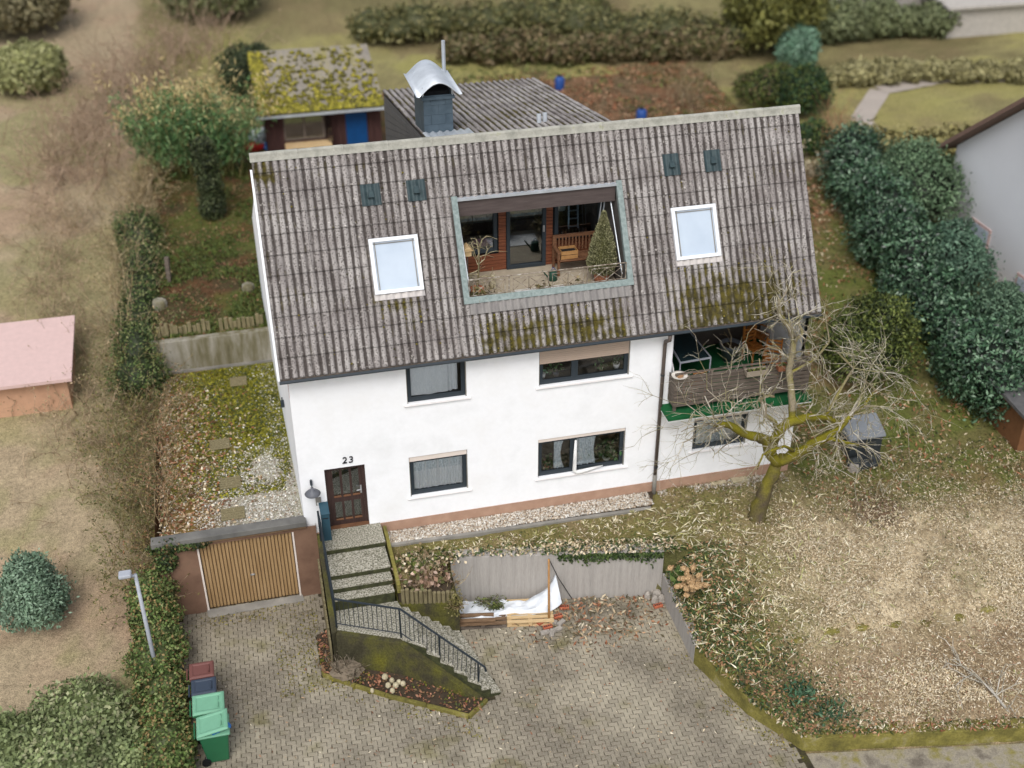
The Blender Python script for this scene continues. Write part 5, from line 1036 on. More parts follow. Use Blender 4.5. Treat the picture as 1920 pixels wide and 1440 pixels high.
for li, lb in enumerate(limbs):
    pts = []; rad = []
    for i in range(len(lb)-1):
        for f in (0, .33, .66):
            a, b_ = np.array(tp(*lb[i][:3])), np.array(tp(*lb[i+1][:3])); q = a+(b_-a)*f+np.array([rs_.gauss(0, .012) for _ in range(3)])*(0 if (i == 0 and f == 0) else 1); pts.append(q); rad.append((lb[i][3]+(lb[i+1][3]-lb[i][3])*f)*(1.0 if li == 0 else 1.2 if li < 4 else .95)*rs_.uniform(.93, 1.1))
    pts.append(np.array(tp(*lb[-1][:3]))); rad.append(lb[-1][3]*.7)
    b0 = len(tm_.v); tm_.tube(pts, rad, 10)
    for k in range(b0, len(tm_.v)):
        p = np.array(tm_.v[k]); up_ = p[2]-pts[min(len(pts)-1, (k-b0)//10)][2]; nz = float(fbm(np.array(p[0]*6), np.array(p[2]*6+p[1]*4), 3)); hi = p[2] > 2.6 and li > 3
        f = np.clip((up_/max(.02, rad[min(len(rad)-1, (k-b0)//10)]))*.5+.62+(nz-.5)*1.6-(.7 if hi else 0)-(.3 if li == 0 else -.12), 0, 1); c_ = np.array(bark[1 if hi else 2])*(1-f)+np.array(mossy[0])*f*(.8+.6*nz); tm_.c.append(tuple(c_))
    if li == 0: continue
    n_ = max(3, len(pts)//2+ (5 if li in (4, 8, 9, 10) else 1))
    for k in range(n_):
        i = rs_.randint(len(pts)//3, len(pts)-1); d = np.array([rs_.gauss(.25 if li not in (1, 12) else -.7, .7), rs_.gauss(0, .6), rs_.gauss(.35, .55)]); tw.grow(pts[i], d, rs_.uniform(.5, 1.15), min(rad[i]*.5, .022), 2, .3, .05, (2, 4), .66, 5, .75)
for u0, v0, u1, v1, u2, v2, dy in ((1352, 795, 1300, 790, 1215, 815, -.3), (1374, 800, 1330, 735, 1300, 640, -.4), (1340, 798, 1290, 760, 1190, 735, -.3), (1400, 815, 1360, 760, 1375, 670, -.5), (1352, 796, 1310, 850, 1230, 870, -.5), (1590, 780, 1660, 760, 1720, 800, .2), (1590, 790, 1640, 850, 1660, 930, -.5), (1570, 810, 1610, 880, 1600, 960, -.7), (1590, 780, 1650, 690, 1660, 640, .6), (1555, 640, 1620, 660, 1690, 740, .6), (1600, 690, 1680, 700, 1745, 780, .3), (1462, 588, 1420, 610, 1385, 660, .8), (1480, 672, 1440, 650, 1390, 665, .5), (1461, 565, 1440, 530, 1450, 500, 1.0), (1610, 830, 1660, 850, 1690, 900, -.6), (1530, 830, 1560, 870, 1620, 920, -.9), (1620, 760, 1700, 790, 1710, 880, 0), (1350, 796, 1280, 830, 1250, 900, -.5), (1490, 640, 1540, 600, 1590, 640, .8)):
    P = [np.array(tp(u0+(u1-u0)*f*2, v0+(v1-v0)*f*2, dy)) if f < .5 else np.array(tp(u1+(u2-u1)*(f-.5)*2, v1+(v2-v1)*(f-.5)*2, dy)) for f in np.linspace(0, 1, 7)]
    P = [p+np.array([rs_.gauss(0, .04) for _ in range(3)]) for p in P]; tw.path(P, .018, .005)
    for k in range(9 if u2 > 1450 else 7):
        i = rs_.randint(1, 6); d = (P[i]-P[i-1])/np.linalg.norm(P[i]-P[i-1])+np.array([rs_.gauss(0, .7), rs_.gauss(0, .5), rs_.gauss(.05, .7)]); tw.grow(P[i], d, rs_.uniform(.35, .75), .0075, 1, .35, .06, (2, 4), .65, 4, .8)
tm_.build('trunk', 'bark', tr, True); tw.build('crown', [S(176, 168, 150), S(200, 193, 177), S(142, 132, 112), S(156, 150, 112)], 'bark', tr, 3)
tw = Twigs(); f0 = onground(1925, 1392); f1 = onground(1780, 1238)
br = thing('fallen_branch', 'pale bare branch lying on the slope by the roadside wall', 'branch', tuple(f0)); up3 = np.array([0, 0, .25]); P = [f0+(f1-f0)*f+up3*math.sin(f*PI)*1.2+np.array([0, 0, .06]) for f in np.linspace(0, 1, 8)]; tw.path(P, .05, .012)
for k in range(16): i = random.randint(0, 6); tw.grow(P[i], np.array([random.gauss(-.2, .8), random.gauss(.5, .5), random.gauss(.2, .3)]), random.uniform(.4, 1.0), .016, 1, .3, 0, (2, 3), .6, 4, .7)
tw.build('limbs', [S(176, 170, 156), S(150, 144, 130), S(196, 190, 178)], 'bark', br, 4)
# ================================================================== hedges and shrubs
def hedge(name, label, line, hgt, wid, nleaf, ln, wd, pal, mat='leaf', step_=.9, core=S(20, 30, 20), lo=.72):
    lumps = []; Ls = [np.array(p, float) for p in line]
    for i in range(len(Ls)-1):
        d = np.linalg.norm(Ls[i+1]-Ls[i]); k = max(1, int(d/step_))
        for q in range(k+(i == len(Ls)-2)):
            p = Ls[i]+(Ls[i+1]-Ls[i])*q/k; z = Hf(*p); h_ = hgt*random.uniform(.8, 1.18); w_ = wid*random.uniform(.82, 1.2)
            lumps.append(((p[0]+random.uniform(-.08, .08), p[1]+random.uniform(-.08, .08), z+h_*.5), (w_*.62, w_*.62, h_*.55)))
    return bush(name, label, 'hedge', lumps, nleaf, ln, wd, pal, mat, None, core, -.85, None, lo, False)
g1 = [onground(1825, 800), onground(1700, 640), onground(1610, 480), onground(1560, 370)]
off_ = np.array([.9, .35])
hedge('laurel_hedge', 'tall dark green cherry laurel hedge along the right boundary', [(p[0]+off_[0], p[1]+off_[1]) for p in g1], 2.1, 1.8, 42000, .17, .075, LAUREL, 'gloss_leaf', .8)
pB = aty(1628, 665, 3.3)
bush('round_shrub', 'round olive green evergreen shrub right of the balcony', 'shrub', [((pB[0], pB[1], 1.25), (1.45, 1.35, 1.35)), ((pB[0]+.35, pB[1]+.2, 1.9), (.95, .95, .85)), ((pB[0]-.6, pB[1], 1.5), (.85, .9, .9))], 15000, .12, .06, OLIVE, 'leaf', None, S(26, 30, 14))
for u, v, rr, hh, lab, pal in ((1690, 380, 1.9, 2.8, 'soft green rounded tree behind the laurel hedge', [S(92, 116, 84), S(110, 132, 100), S(76, 100, 70)]), (1760, 520, 1.3, 2.3, 'blue green shrub between laurel hedge and white neighbouring wall', [S(84, 112, 90), S(100, 126, 104), S(66, 92, 74)]), (1850, 640, 1.2, 2.2, 'pale green shrub at the foot of the neighbouring white wall', [S(88, 112, 88), S(104, 128, 102), S(68, 92, 72)])):
    p = onground(u, v+60); z = Hf(p[0], p[1]); bush('boundary_shrub', lab, 'shrub', [((p[0]+.6, p[1]+.5, z+hh*.5), (rr, rr, hh*.55)), ((p[0]+.9, p[1]+1.2, z+hh*.7), (rr*.7, rr*.7, hh*.35))], 9000, .14, .07, pal, 'leaf', 'shrubs behind the laurel hedge')
iv2 = bush('garage_ivy', 'dark ivy and twigs hanging over the left corner of the garage', 'ivy', [((-3.3, -.12, .32), (.5, .16, .22)), ((-2.75, -.16, .3), (.5, .12, .12)), ((-3.4, -.15, -.1), (.3, .14, .35))], 2200, .09, .06, IVY+[S(120, 100, 70)], 'leaf', None, S(36, 40, 24), -.9, None, .7, False)
# left side of the driveway
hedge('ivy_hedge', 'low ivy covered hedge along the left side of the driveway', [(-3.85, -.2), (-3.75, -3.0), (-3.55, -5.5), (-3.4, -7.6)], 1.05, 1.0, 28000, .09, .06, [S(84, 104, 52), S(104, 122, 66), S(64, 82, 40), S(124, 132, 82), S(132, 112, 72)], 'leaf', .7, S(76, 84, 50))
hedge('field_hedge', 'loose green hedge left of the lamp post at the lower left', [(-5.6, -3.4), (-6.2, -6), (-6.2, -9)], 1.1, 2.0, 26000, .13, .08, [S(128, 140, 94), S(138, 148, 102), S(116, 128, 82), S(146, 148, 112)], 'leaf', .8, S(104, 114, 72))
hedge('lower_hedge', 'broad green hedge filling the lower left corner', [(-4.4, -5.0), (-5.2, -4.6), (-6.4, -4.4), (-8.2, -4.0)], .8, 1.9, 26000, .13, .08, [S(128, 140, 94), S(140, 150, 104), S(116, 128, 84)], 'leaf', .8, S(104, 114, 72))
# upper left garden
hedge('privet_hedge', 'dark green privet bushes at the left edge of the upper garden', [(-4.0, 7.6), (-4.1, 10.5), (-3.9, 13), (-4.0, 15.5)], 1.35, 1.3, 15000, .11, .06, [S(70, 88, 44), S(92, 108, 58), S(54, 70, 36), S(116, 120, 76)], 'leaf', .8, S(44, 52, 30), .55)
def thicket(name, label, cat, pts, n_, ln, r, cols, depth=2, up=.9, leafpal=None, nl=0, ll=.08, sp=.22):
    t_ = thing(name, label, cat, (pts[0][0], pts[0][1], Hf(*pts[0]))); tw_ = Twigs()
    for k in range(n_):
        a, b_ = pts[0], pts[-1]; f = random.random(); i = min(len(pts)-2, int(f*(len(pts)-1))); g_ = f*(len(pts)-1)-i; x = pts[i][0]+(pts[i+1][0]-pts[i][0])*g_+random.gauss(0, sp); y = pts[i][1]+(pts[i+1][1]-pts[i][1])*g_+random.gauss(0, sp)
        tw_.grow((x, y, Hf(x, y)-.03), (random.gauss(0, .45), random.gauss(0, .45), up), ln*random.uniform(.6, 1.2), r, depth, .3, .06, (2, 3), .6, 5, .7)
    tw_.build('stems', cols, 'bark', t_, 3)
    if nl:
        A = np.array(tw_.B); k = rng.integers(0, len(A), nl); P = A[k]+rng.normal(0, .06, (nl, 3)); link_mesh('leaves', leaf_mesh('leaves', P, rdir(nl), rdir(nl), ll*rng.uniform(.6, 1.3, nl), ll*.5, pick(leafpal, nl), rootloc(t_)), 'leaf', t_)
    return t_
TWG = [S(150, 132, 104), S(176, 160, 130), S(124, 106, 82), S(160, 140, 100)]
thicket('bramble_thicket', 'tangled dry brambles along the left edge of the garage roof', 'brambles', [(-3.5, .4), (-3.6, 2.5), (-3.6, 5), (-3.5, 8)], 120, 1.1, .010, TWG, 2, .8, [S(140, 100, 72), S(160, 130, 98), S(110, 96, 60), S(84, 88, 48)], 3000, .08)
thicket('tangled_shrubs', 'loose tangle of brown green shrubs between the garage roof and the left plot', 'shrubs', [(-4.3, .2), (-4.5, 3), (-4.4, 6), (-4.2, 9)], 190, 1.3, .012, TWG+[S(120, 112, 70)], 2, .8, [S(120, 112, 66), S(96, 98, 54), S(112, 110, 64), S(80, 88, 48)], 5000, .09, .35)
thicket('dry_canes', 'dry straw coloured canes left of the bamboo clump', 'canes', [(-4.3, 9), (-4.5, 13), (-4.2, 17), (-3.8, 20)], 190, 1.7, .012, TWG+[S(190, 172, 134)], 2, 1.2, [S(172, 154, 120), S(150, 132, 98), S(134, 118, 84)], 2000, .09)
thicket('brown_thicket', 'soft brown leafless scrub along the neighbouring plot on the left', 'scrub', [(-5.4, 4), (-6.2, 9), (-6.8, 14), (-6.8, 19)], 300, 1.0, .012, [S(168, 148, 120), S(150, 130, 104), S(182, 160, 134)], 2, .7, [S(166, 146, 118), S(150, 132, 100), S(140, 134, 96)], 2500, .09, .7)
thicket('upper_scrub', 'brown leafless scrub at the upper left beyond the dry canes', 'scrub', [(-6.5, 20), (-6, 25), (-4, 30), (-1, 34)], 340, 2.0, .02, [S(168, 146, 122), S(150, 128, 106), S(180, 156, 134)], 2, .9, [S(170, 146, 122), S(152, 130, 108)], 1500, .12, 1.0)
thicket('bare_shrub', 'bare twiggy shrub on the leaf covered bank behind the roof ridge', 'shrub', [tuple(onground(1270, 190)[:2]), tuple(onground(1300, 210)[:2])], 26, 1.9, .016, TWG, 3, 1.0)
thicket('wild_rose', 'tall reddish dry grass and canes beside the right roof verge', 'canes', [tuple(onground(1545, 300)[:2]), tuple(onground(1575, 260)[:2])], 60, 1.5, .011, [S(168, 124, 92), S(150, 108, 80), S(186, 150, 116)], 1, 1.4)
thicket('dead_grass', 'pale heap of dead stalks beside the laurel hedge', 'stalks', [tuple(onground(1525, 325)[:2]), tuple(onground(1560, 330)[:2])], 50, .8, .01, STRAW, 2, .4, STRAW, 700, .12)
for u, v, rr, hh, lab in ((1500, 190, 1.2, 2.0, 'dark ivy covered shrub behind the right end of the ridge'), (1440, 170, 1.5, 1.5, 'brown green bramble bush on the bank behind the ridge'), (1515, 260, .8, 1.2, 'small olive bush just right of the ridge end')):
    p = onground(u, v+25); z = Hf(p[0], p[1]); bush('bank_bush', lab, 'shrub', [((p[0], p[1], z+hh*.45), (rr, rr, hh*.55)), ((p[0]+.5, p[1]+.4, z+hh*.6), (rr*.7, rr*.7, hh*.4))], 6000, .15, .07, OLIVE+[S(110, 92, 66)] if 'bramble' in lab else GREEN_DK+OLIVE[:2], 'leaf', 'bushes on the bank')
# bamboo clump
bz = onground(370, 330); bt = thing('bamboo_clump', 'green bamboo clump with dry yellow tops in the upper left garden', 'bamboo', tuple(bz)); tw = Twigs(); PP = []; CC = []; DD_ = []
for k in range(150):
    u, v = random.uniform(285, 460), random.uniform(300, 345); p = onground(u, v); hgt = random.uniform(2.0, 3.6); ln_ = np.array([random.gauss(0, .25), random.gauss(-.15, .25), 1.]); top = p+ln_*hgt; mid = p+ln_*hgt*.6+np.array([random.gauss(0, .1), -.1, 0]); tw.path([p, mid, top], .014, .005)
    n_ = 90; f = rng.uniform(.3, 1.05, n_); P = p+np.outer(f, top-p)+rng.normal(0, .2, (n_, 3)); dry = (f > .8+.1*rng.normal(size=n_)) if v < 322 else (f > 1.02); d = rdir(n_)+np.array([0, -.3, -.5]); PP.append(P); DD_.append(d); CC.append(np.where(dry[:, None], pick([S(206, 188, 136), S(180, 160, 108), S(156, 136, 92)], n_), pick([S(70, 104, 58), S(96, 130, 76), S(52, 80, 46), S(124, 148, 98)], n_)))
P = np.concatenate(PP); d = np.concatenate(DD_); tw.build('culms', [S(120, 124, 70), S(160, 146, 98)], 'bark', bt, 4); link_mesh('leaves', leaf_mesh('leaves', P, d, rdir(len(P))+np.array([0, 0, .8]), .3*rng.uniform(.6, 1.2, len(P)), .045, np.concatenate(CC), rootloc(bt)), 'leaf', bt)
# ivy covered stump
q = onground(402, 408); iv = bush('ivy_post', 'tall stump wrapped in dark ivy in the upper garden', 'stump', [((q[0], q[1], q[2]+.5), (.48, .42, .7)), ((q[0], q[1], q[2]+1.3), (.45, .4, .7)), ((q[0]-.04, q[1], q[2]+2.1), (.46, .4, .6)), ((q[0]-.05, q[1], q[2]+2.6), (.4, .36, .4))], 9000, .09, .06, [S(52, 62, 36), S(70, 82, 48), S(38, 46, 28), S(92, 98, 66)], 'leaf', None, S(26, 30, 18), -.9)
# timber posts and boards in the upper garden
for u0, v0, u1, v1, lab in ((318, 530, 312, 482, 'leaning weathered post at the left of the upper garden'),):
    a = onground(u0, v0); b_ = aty(u1, v1, a[1]+.1); o = thing('timber_post', lab, 'post', tuple(a)); MB().bar(tuple(a), tuple(b_), .13, .13).build('post', 'grey_wood', o)
pf = thing('palisade_edge', 'row of short weathered palisades above the terrace wall', 'palisade', (-2, 8.75, 1.4))
for k in range(24):
    x = -3.4+k*.135+random.uniform(-.02, .02)
    if 11 < k < 14: continue
    bevel(MB().box(x-.055, x+.055, 8.72, 8.8, 1.3, 1.78+random.uniform(-.1, .1)).build('palisade', 'old_timber', pf), .01)
for u, v, w_, lab in ((300, 575, .45, 'rough stone block at the left edge of the upper garden'), (466, 545, .4, 'pale concrete block leaning against the gable wall')):
    p = onground(u, v); o = thing('stone_block', lab, 'stone', tuple(p)); b_ = MB(); b_.lathe(tuple(p), [(w_*.5, -.1), (w_*.55, .1), (w_*.5, .22), (w_*.3, .27)], 7); bevel(b_.build('block', 'old_concrete', o), .02)
for i, (u, v, w_) in enumerate(((447, 715, .5), (412, 833, .55), (432, 905, .55), (437, 963, .6))):
    p = atz(u, v, .4); o = thing('duckboard', ('mossy slatted board high on the garage roof garden', 'slatted board step in the middle of the garage roof garden', 'weathered slatted board on the gravel below the middle step', 'lowest slatted board just behind the garage coping')[i], 'board', (p[0], p[1], .38), 'slatted boards on the garage roof')
    for k in range(5): bevel(MB().box(p[0]-w_/2, p[0]+w_/2, p[1]-.25+k*.1, p[1]-.165+k*.1, .39, .425).build('slat', 'old_timber', o), .006)
# ================================================================== garden shed
sx0, sx1, sy, sz = .62, 5.45, 21.2, 2.0
sh = thing('garden_shed', 'dark brown garden shed with blue door and moss covered roof', 'shed', (3, 21, 2))
MB().box(sx0+.2, sx1-.1, sy, sy+4.2, 1.8, 3.95).build('wall', 'shed_wall', sh)
M('shed_sheet', [(.3, S(130, 124, 118)), (.52, S(146, 138, 122)), (.66, S(142, 134, 84)), (.85, S(150, 140, 66))], scale=1.0, rough=.95, stretch=(2, .5, 1), fine=.15, finescale=8, bump=.3)
MB().add([(sx0-.05, sy-.5, 4.02), (sx1+.05, sy-.5, 4.0), (sx1+.05, sy+4.4, 5.05), (sx0-.05, sy+4.4, 5.07), (sx0-.05, sy-.5, 3.95), (sx1+.05, sy-.5, 3.93), (sx1+.05, sy+4.4, 4.98), (sx0-.05, sy+4.4, 5.0)], [(0, 1, 2, 3), (7, 6, 5, 4), (0, 4, 5, 1), (1, 5, 6, 2), (2, 6, 7, 3), (3, 7, 4, 0)]).build('roof', 'shed_sheet', sh)
mc = MB(); mcs = []
def mosspts(n_):
    X = rng.uniform(sx0, sx1, n_); f = rng.uniform(0, 1, n_)**7; lf_ = rng.uniform(size=n_) < .25; f = np.where(lf_, rng.uniform(0, 1, n_), f); X = np.where(lf_, sx0+np.abs(rng.normal(0, .22, n_)), X); Y = sy-.48+f*4.7; return np.stack([X, Y, 4.03+.215*(Y-sy+.5)+.02], 1)
mo_ = stones('roof_moss_cushions', 3000, mosspts, .11, [S(136, 130, 46), S(112, 106, 42), S(156, 146, 62), S(92, 88, 44)])
MB().box(sx0-.15, sx1+.1, sy-.62, sy-.5, 3.88, 3.97).build('gutter', 'zinc', sh)
MB().box(3.95, 4.78, sy-.05, sy-.01, 1.9, 3.85).build('door', 'blue_door', sh)
wf = empty('window', (0, 0, 0)); wf.parent = sh; MB().box(1.5, 3.1, sy-.045, sy-.02, 2.75, 3.75).build('frame', 'grey_wood', wf); MB().box(1.58, 2.28, sy-.06, sy-.046, 2.83, 3.68).build('pane', 'dark_glass', wf); MB().box(2.36, 3.02, sy-.06, sy-.046, 2.83, 3.68).build('pane', 'dark_glass', wf)
MB().add([(3.1, sy-.03, 2.75), (3.35, sy-.55, 2.75), (3.35, sy-.55, 3.72), (3.1, sy-.03, 3.72)], [(0, 1, 2, 3)]).build('open_sash', 'dark_glass', wf)
for xx in (sx0+.25, 1.4, 3.65, 4.9): MB().box(xx, xx+.12, sy-.06, sy-.003, 1.9, 3.9).build('batten', 'shed_wall', sh)
MB().box(sx0+.2, sx1+.2, 17.2, sy, 1.7, 2.06).build('deck', 'weathered_board', sh)
def crate_stack(u, v, z, nm, lab, mats, cat, sz_=(.5, .4, .35)):
    p = atz(u, v, z); o = thing(nm, lab, cat, (p[0], p[1], z)); k = 0
    for m_ in mats: bevel(MB().box(p[0]-sz_[0]/2, p[0]+sz_[0]/2, p[1]-sz_[1]/2, p[1]+sz_[1]/2, z+k*sz_[2], z+(k+.97)*sz_[2]).build('box_layer', m_, o), .03); k += 1
    return o
ps = thing('shed_pallet', 'pale wooden pallet with twigs before the shed window', 'pallet', tuple(atz(580, 272, 2.6)))
pp = atz(578, 270, 2.6)
for k in range(5): MB().box(pp[0]-.9, pp[0]+.9, pp[1]-.5+k*.22, pp[1]-.34+k*.22, 2.62, 2.65).build('deck_board', 'pale_timber', ps)
for k in range(3): MB().box(pp[0]-.9+k*.8, pp[0]-.7+k*.8, pp[1]-.5, pp[1]+.54, 2.45, 2.615).build('bearer', 'pale_timber', ps)
MB().box(pp[0]-.85, pp[0]+.85, pp[1]-.4, pp[1]+.4, 2.06, 2.44).build('base_crate', 'weathered_board', ps)
def bagheap(u, v, z, r, lab, mat, seed):
    p = atz(u, v, z); o = thing('rubbish_bag', lab, 'bag', (p[0], p[1], z), 'bags before the shed'); lumpy((p[0], p[1], z+r[2]*.8), r, seed, .5, 8).build('bag', mat, o)
bagheap(487, 268, 2.35, (.42, .35, .32), 'crumpled grey foil bag on top of the pile left of the shed', M('foil', [(.35, S(70, 78, 80)), (.5, S(150, 164, 168)), (.65, S(206, 214, 218))], scale=9, rough=.25, spec=.6).name, 3)
bagheap(480, 283, 2.06, (.42, .3, .25), 'dark red plastic bag in the pile left of the shed', 'red_bag', 5)
bagheap(508, 283, 2.06, (.3, .25, .22), 'bright blue bag in the pile left of the shed', 'blue_bag', 8)
for i, (u, v) in enumerate(((1049, 160), (1202, 222))):
    p = onground(u, v+8); o = thing('blue_canister', ('small blue canister behind the mossy rear roof', 'blue plastic drum just behind the house ridge')[i], 'canister', tuple(p)); MB().lathe(tuple(p), [(.2, 0), (.22, .05), (.22, .5), (.15, .58), (.07, .6)], 14).build('body', 'blue_plastic', o, True); MB().lathe((p[0], p[1], p[2]+.6), [(.08, 0), (.08, .06)], 10).build('cap', 'black_rubber', o)
p = onground(1550, 300); o = thing('white_bucket', 'small white bucket beside the dry canes at the laurel hedge', 'bucket', tuple(p)); MB().lathe(tuple(p), [(.13, 0), (.17, .3), (.15, .3), (.12, .05)], 14).build('body', 'white_plain', o, True); MB().tube([(p[0]-.16, p[1], p[2]+.29), (p[0], p[1]-.05, p[2]+.42), (p[0]+.16, p[1], p[2]+.29)], .008, 5).build('handle', 'steel', o)
# ================================================================== bins
def bin_(x, y, w_, d_, h_, bm_, lm, name_lab, tilt=0., bag=False):
    o = thing('wheelie_bin', name_lab, 'bin', (x, y, DZ), 'wheelie bins along the hedge'); z = DZ
    m = MB(); bx, tx = d_*.40, d_*.5; by, ty_ = w_*.40, w_*.5
    V_ = [(x-bx+.03, y-by, z+.03), (x+bx-.02, y-by, z+.03), (x+bx-.02, y+by, z+.03), (x-bx+.03, y+by, z+.03), (x-tx, y-ty_, z+h_-.08), (x+tx, y-ty_, z+h_-.08), (x+tx, y+ty_, z+h_-.08), (x-tx, y+ty_, z+h_-.08)]
    m.add(V_, [(0, 3, 2, 1), (0, 1, 5, 4), (1, 2, 6, 5), (2, 3, 7, 6), (3, 0, 4, 7), (4, 5, 6, 7)]); bevel(m.build('body', bm_, o), .03, 3)
    m = MB(); e = .035; m.box(x-tx-e, x+tx+e, y-ty_-e, y+ty_+e, z+h_-.1, z+h_-.055); bevel(m.build('rim', bm_ if not bag else lm, o), .015)
    ct, st_ = math.cos(tilt), math.sin(tilt); hx, hz = x-tx-e, z+h_-.05
    def L_(px, py, pz): return (hx+(px*ct-pz*st_), py, hz+px*st_+pz*ct)
    Dp = d_+2*e; lid = MB(); rings = [(0, 0), (.0, .03), (.05, .055), (.09, .05)]
    Vv = []
    for ins, zz_ in ((0, 0), (0, .03), (.045, .055), (.085, .05), (.10, .035)):
        Vv += [L_(ins, y-ty_-e+ins, zz_), L_(Dp-ins, y-ty_-e+ins, zz_), L_(Dp-ins, y+ty_+e-ins, zz_), L_(ins, y+ty_+e-ins, zz_)]
    F_ = [(3, 2, 1, 0)]
    for r_ in range(4):
        for i in range(4): F_.append((r_*4+i, r_*4+(i+1) % 4, r_*4+4+(i+1) % 4, r_*4+4+i))
    F_.append((16, 17, 18, 19)); lid.add(Vv, F_); lo_ = lid.build('lid', lm, o); bevel(lo_, .012)
    for sgn in (-1, 1): MB().tube([L_(Dp*.8, y+sgn*(ty_-.12), .055), L_(Dp*.8, y+sgn*(ty_-.12)-.05, .085), L_(Dp*.8, y+sgn*(ty_-.12)-.12*sgn, .055)], .012, 6).build('lid_grip', lm, lo_)
    MB().tube([(x-tx-.09, y-ty_+.04, z+h_-.1), (x-tx-.09, y+ty_-.04, z+h_-.1)], .018, 8).build('push_bar', bm_, o)
    for sgn in (-1, 1):
        wh = MB(); wh.tube([(x-bx, y+sgn*(by+.005), z+.1), (x-bx, y+sgn*(by+.06), z+.1)], .1, 16); wh.build('wheel', 'black_rubber', o)
    MB().tube([(x-bx, y-by, z+.1), (x-bx, y+by, z+.1)], .015, 6).build('axle', 'steel', o)
    if bag: lumpy((x+.06, y-.02, z+h_-.06), (tx*.9, ty_*.9, .075), 4, .5, 9).build('bag', 'blue_bag', o)
bin_(-2.74, -3.1, .44, .5, .9, 'bin_brown', 'bin_brown', 'reddish brown wheelie bin at the far end of the row')
bin_(-2.70, -3.64, .44, .5, .9, 'bin_black', 'bin_black', 'dark grey wheelie bin second in the row by the hedge')
bin_(-2.60, -4.30, .54, .64, 1.0, 'bin_green', 'bin_lid', 'green wheelie bin with its lid closed')
bin_(-2.52, -4.98, .54, .64, 1.0, 'bin_green', 'bin_lid', 'green wheelie bin with a blue bag lifting its lid', .2, True)
# ================================================================== pallets, sheet, pole, bricks
def pallet(x, y, z, rot, lab, mat, bear):
    o = thing('pallet', lab, 'pallet', (x, y, z)); c, s_ = math.cos(rot), math.sin(rot)
    def W(px, py, pz): return (x+px*c-py*s_, y+px*s_+py*c, z+pz)
    for k in range(6): q = MB(); yy = -.4+k*.155; q.bar(W(-.6, yy, .13), W(.6, yy, .13), .11, .022); q.build('deck_board', mat, o)
    for k in range(3): q = MB(); xx = -.53+k*.53; q.bar(W(xx, -.44, .07), W(xx, .42, .07), .1, .085); q.build('bearer', bear, o)
    for k in range(3): q = MB(); yy = -.4+k*.39; q.bar(W(-.6, yy, .012), W(.6, yy, .012), .1, .02); q.build('base_board', bear, o)
aw = math.atan2(RW[1][1]-RW[0][1], RW[1][0]-RW[0][0])
pallet(4.25, -2.0, DZ, aw+.03, 'dark weathered pallet at the left under the plastic sheet', 'weathered_board', 'grey_wood')
pallet(5.45, -2.2, DZ, aw+.01, 'pale new pallet at the right under the plastic sheet', 'pale_timber', 'pale_timber')
for k, (yo, zo) in enumerate(((-.1, .21), (-.28, .2))):
    o = thing('timber_beam', ('brown beam lying on the left pallet under the sheet', 'front brown beam on the edge of the left pallet')[k], 'beam', (3.8, -2+yo, DZ+.15)); MB().tube([(3.62, -1.95+yo, DZ+zo), (4.5, -2.12+yo, DZ+zo)], .055, 8).build('beam', 'weathered_board', o)
ptop = aty(1029, 1048, -1.98); pb0 = np.array([5.86, -2.62, DZ])
o = thing('pole', 'slim orange brown wooden pole leaning against the concrete wall', 'pole', tuple(pb0)); MB().tube([tuple(pb0), tuple(ptop)], [.034, .028], 8).build('pole', 'crate_wood', o, True)
o = thing('cord', 'dark cord running from the pole top to the ground', 'cord', tuple(ptop)); MB().tube([tuple(ptop), tuple(aty(1047, 1084, -2.0)), tuple(atz(1072, 1122, DZ+.02))], .012, 5).build('cord', 'black_ink', o)
NS, MS = 44, 26; V_ = []; F_ = []
peak = np.array(aty(1046, 1082, -2.05)); sa, sb = np.array([3.75, -1.55]), np.array([5.95, -2.0]); wdir = np.array([-.19, -.98])
for i in range(NS+1):
    for j in range(MS+1):
        f, g_ = i/NS, j/MS; p = sa+(sb-sa)*f+wdir*(g_*(.55+.12*math.sin(f*7)))+np.array([.02*math.sin(g_*9+f*20), .03*math.sin(f*16)]); z = DZ+.19+.05*float(fbm(np.array(f*9), np.array(g_*5), 4))+.02*math.sin(f*40+g_*6)-.14*max(0, g_-.82)/.18
        lift = max(0, (f-.76)/.24)**1.6; q = np.array([p[0], p[1], z]); tgt = peak+np.array([(g_-.5)*.10, (g_-.5)*-.5, -.9*abs(g_-.25)]); q = q*(1-lift)+tgt*lift if lift > 0 else q; V_.append(tuple(q))
for i in range(NS):
    for j in range(MS): a = i*(MS+1)+j; F_.append((a, a+1, a+MS+2, a+MS+1))
o = thing('plastic_sheet', 'white translucent plastic sheet draped over the pallets and tied to the pole', 'sheet', (4.8, -2, DZ)); MB().add(V_, F_).build('sheet', 'plastic_sheet', o, True)
def grasspile(x, y, z, lab, r=.18):
    n_ = 160; P = np.array([x, y, z])+rng.normal(size=(n_, 3))*np.array([r, r*.5, .025]); t_ = thing('grass_clump', lab, 'weeds', (x, y, z)); tag(link_mesh('blades', leaf_mesh('blades', P, rdir(n_, .3), rdir(n_)+np.array([0, 0, 1]), .13, .03, pick(OLIVE+[S(88, 84, 60)]*3, n_), (x, y, z)), 'leaf', t_), kind='stuff')
grasspile(4.45, -1.8, DZ+.3, 'wilted weeds lying on the plastic sheet'); grasspile(4.62, -2.0, DZ+.27, 'green weeds in the fold of the plastic sheet', .1)
bk = [(1015, 1166, .5, 1), (1046, 1156, .1, 1), (1027, 1176, .1, 1), (1058, 1139, -.2, 1), (1234, 1136, .1, 1), (1036, 1166, -.7, 0), (1052, 1168, .6, 0), (1045, 1180, .3, 0), (1035, 1187, 1.2, 0), (1022, 1186, 0., 0)]
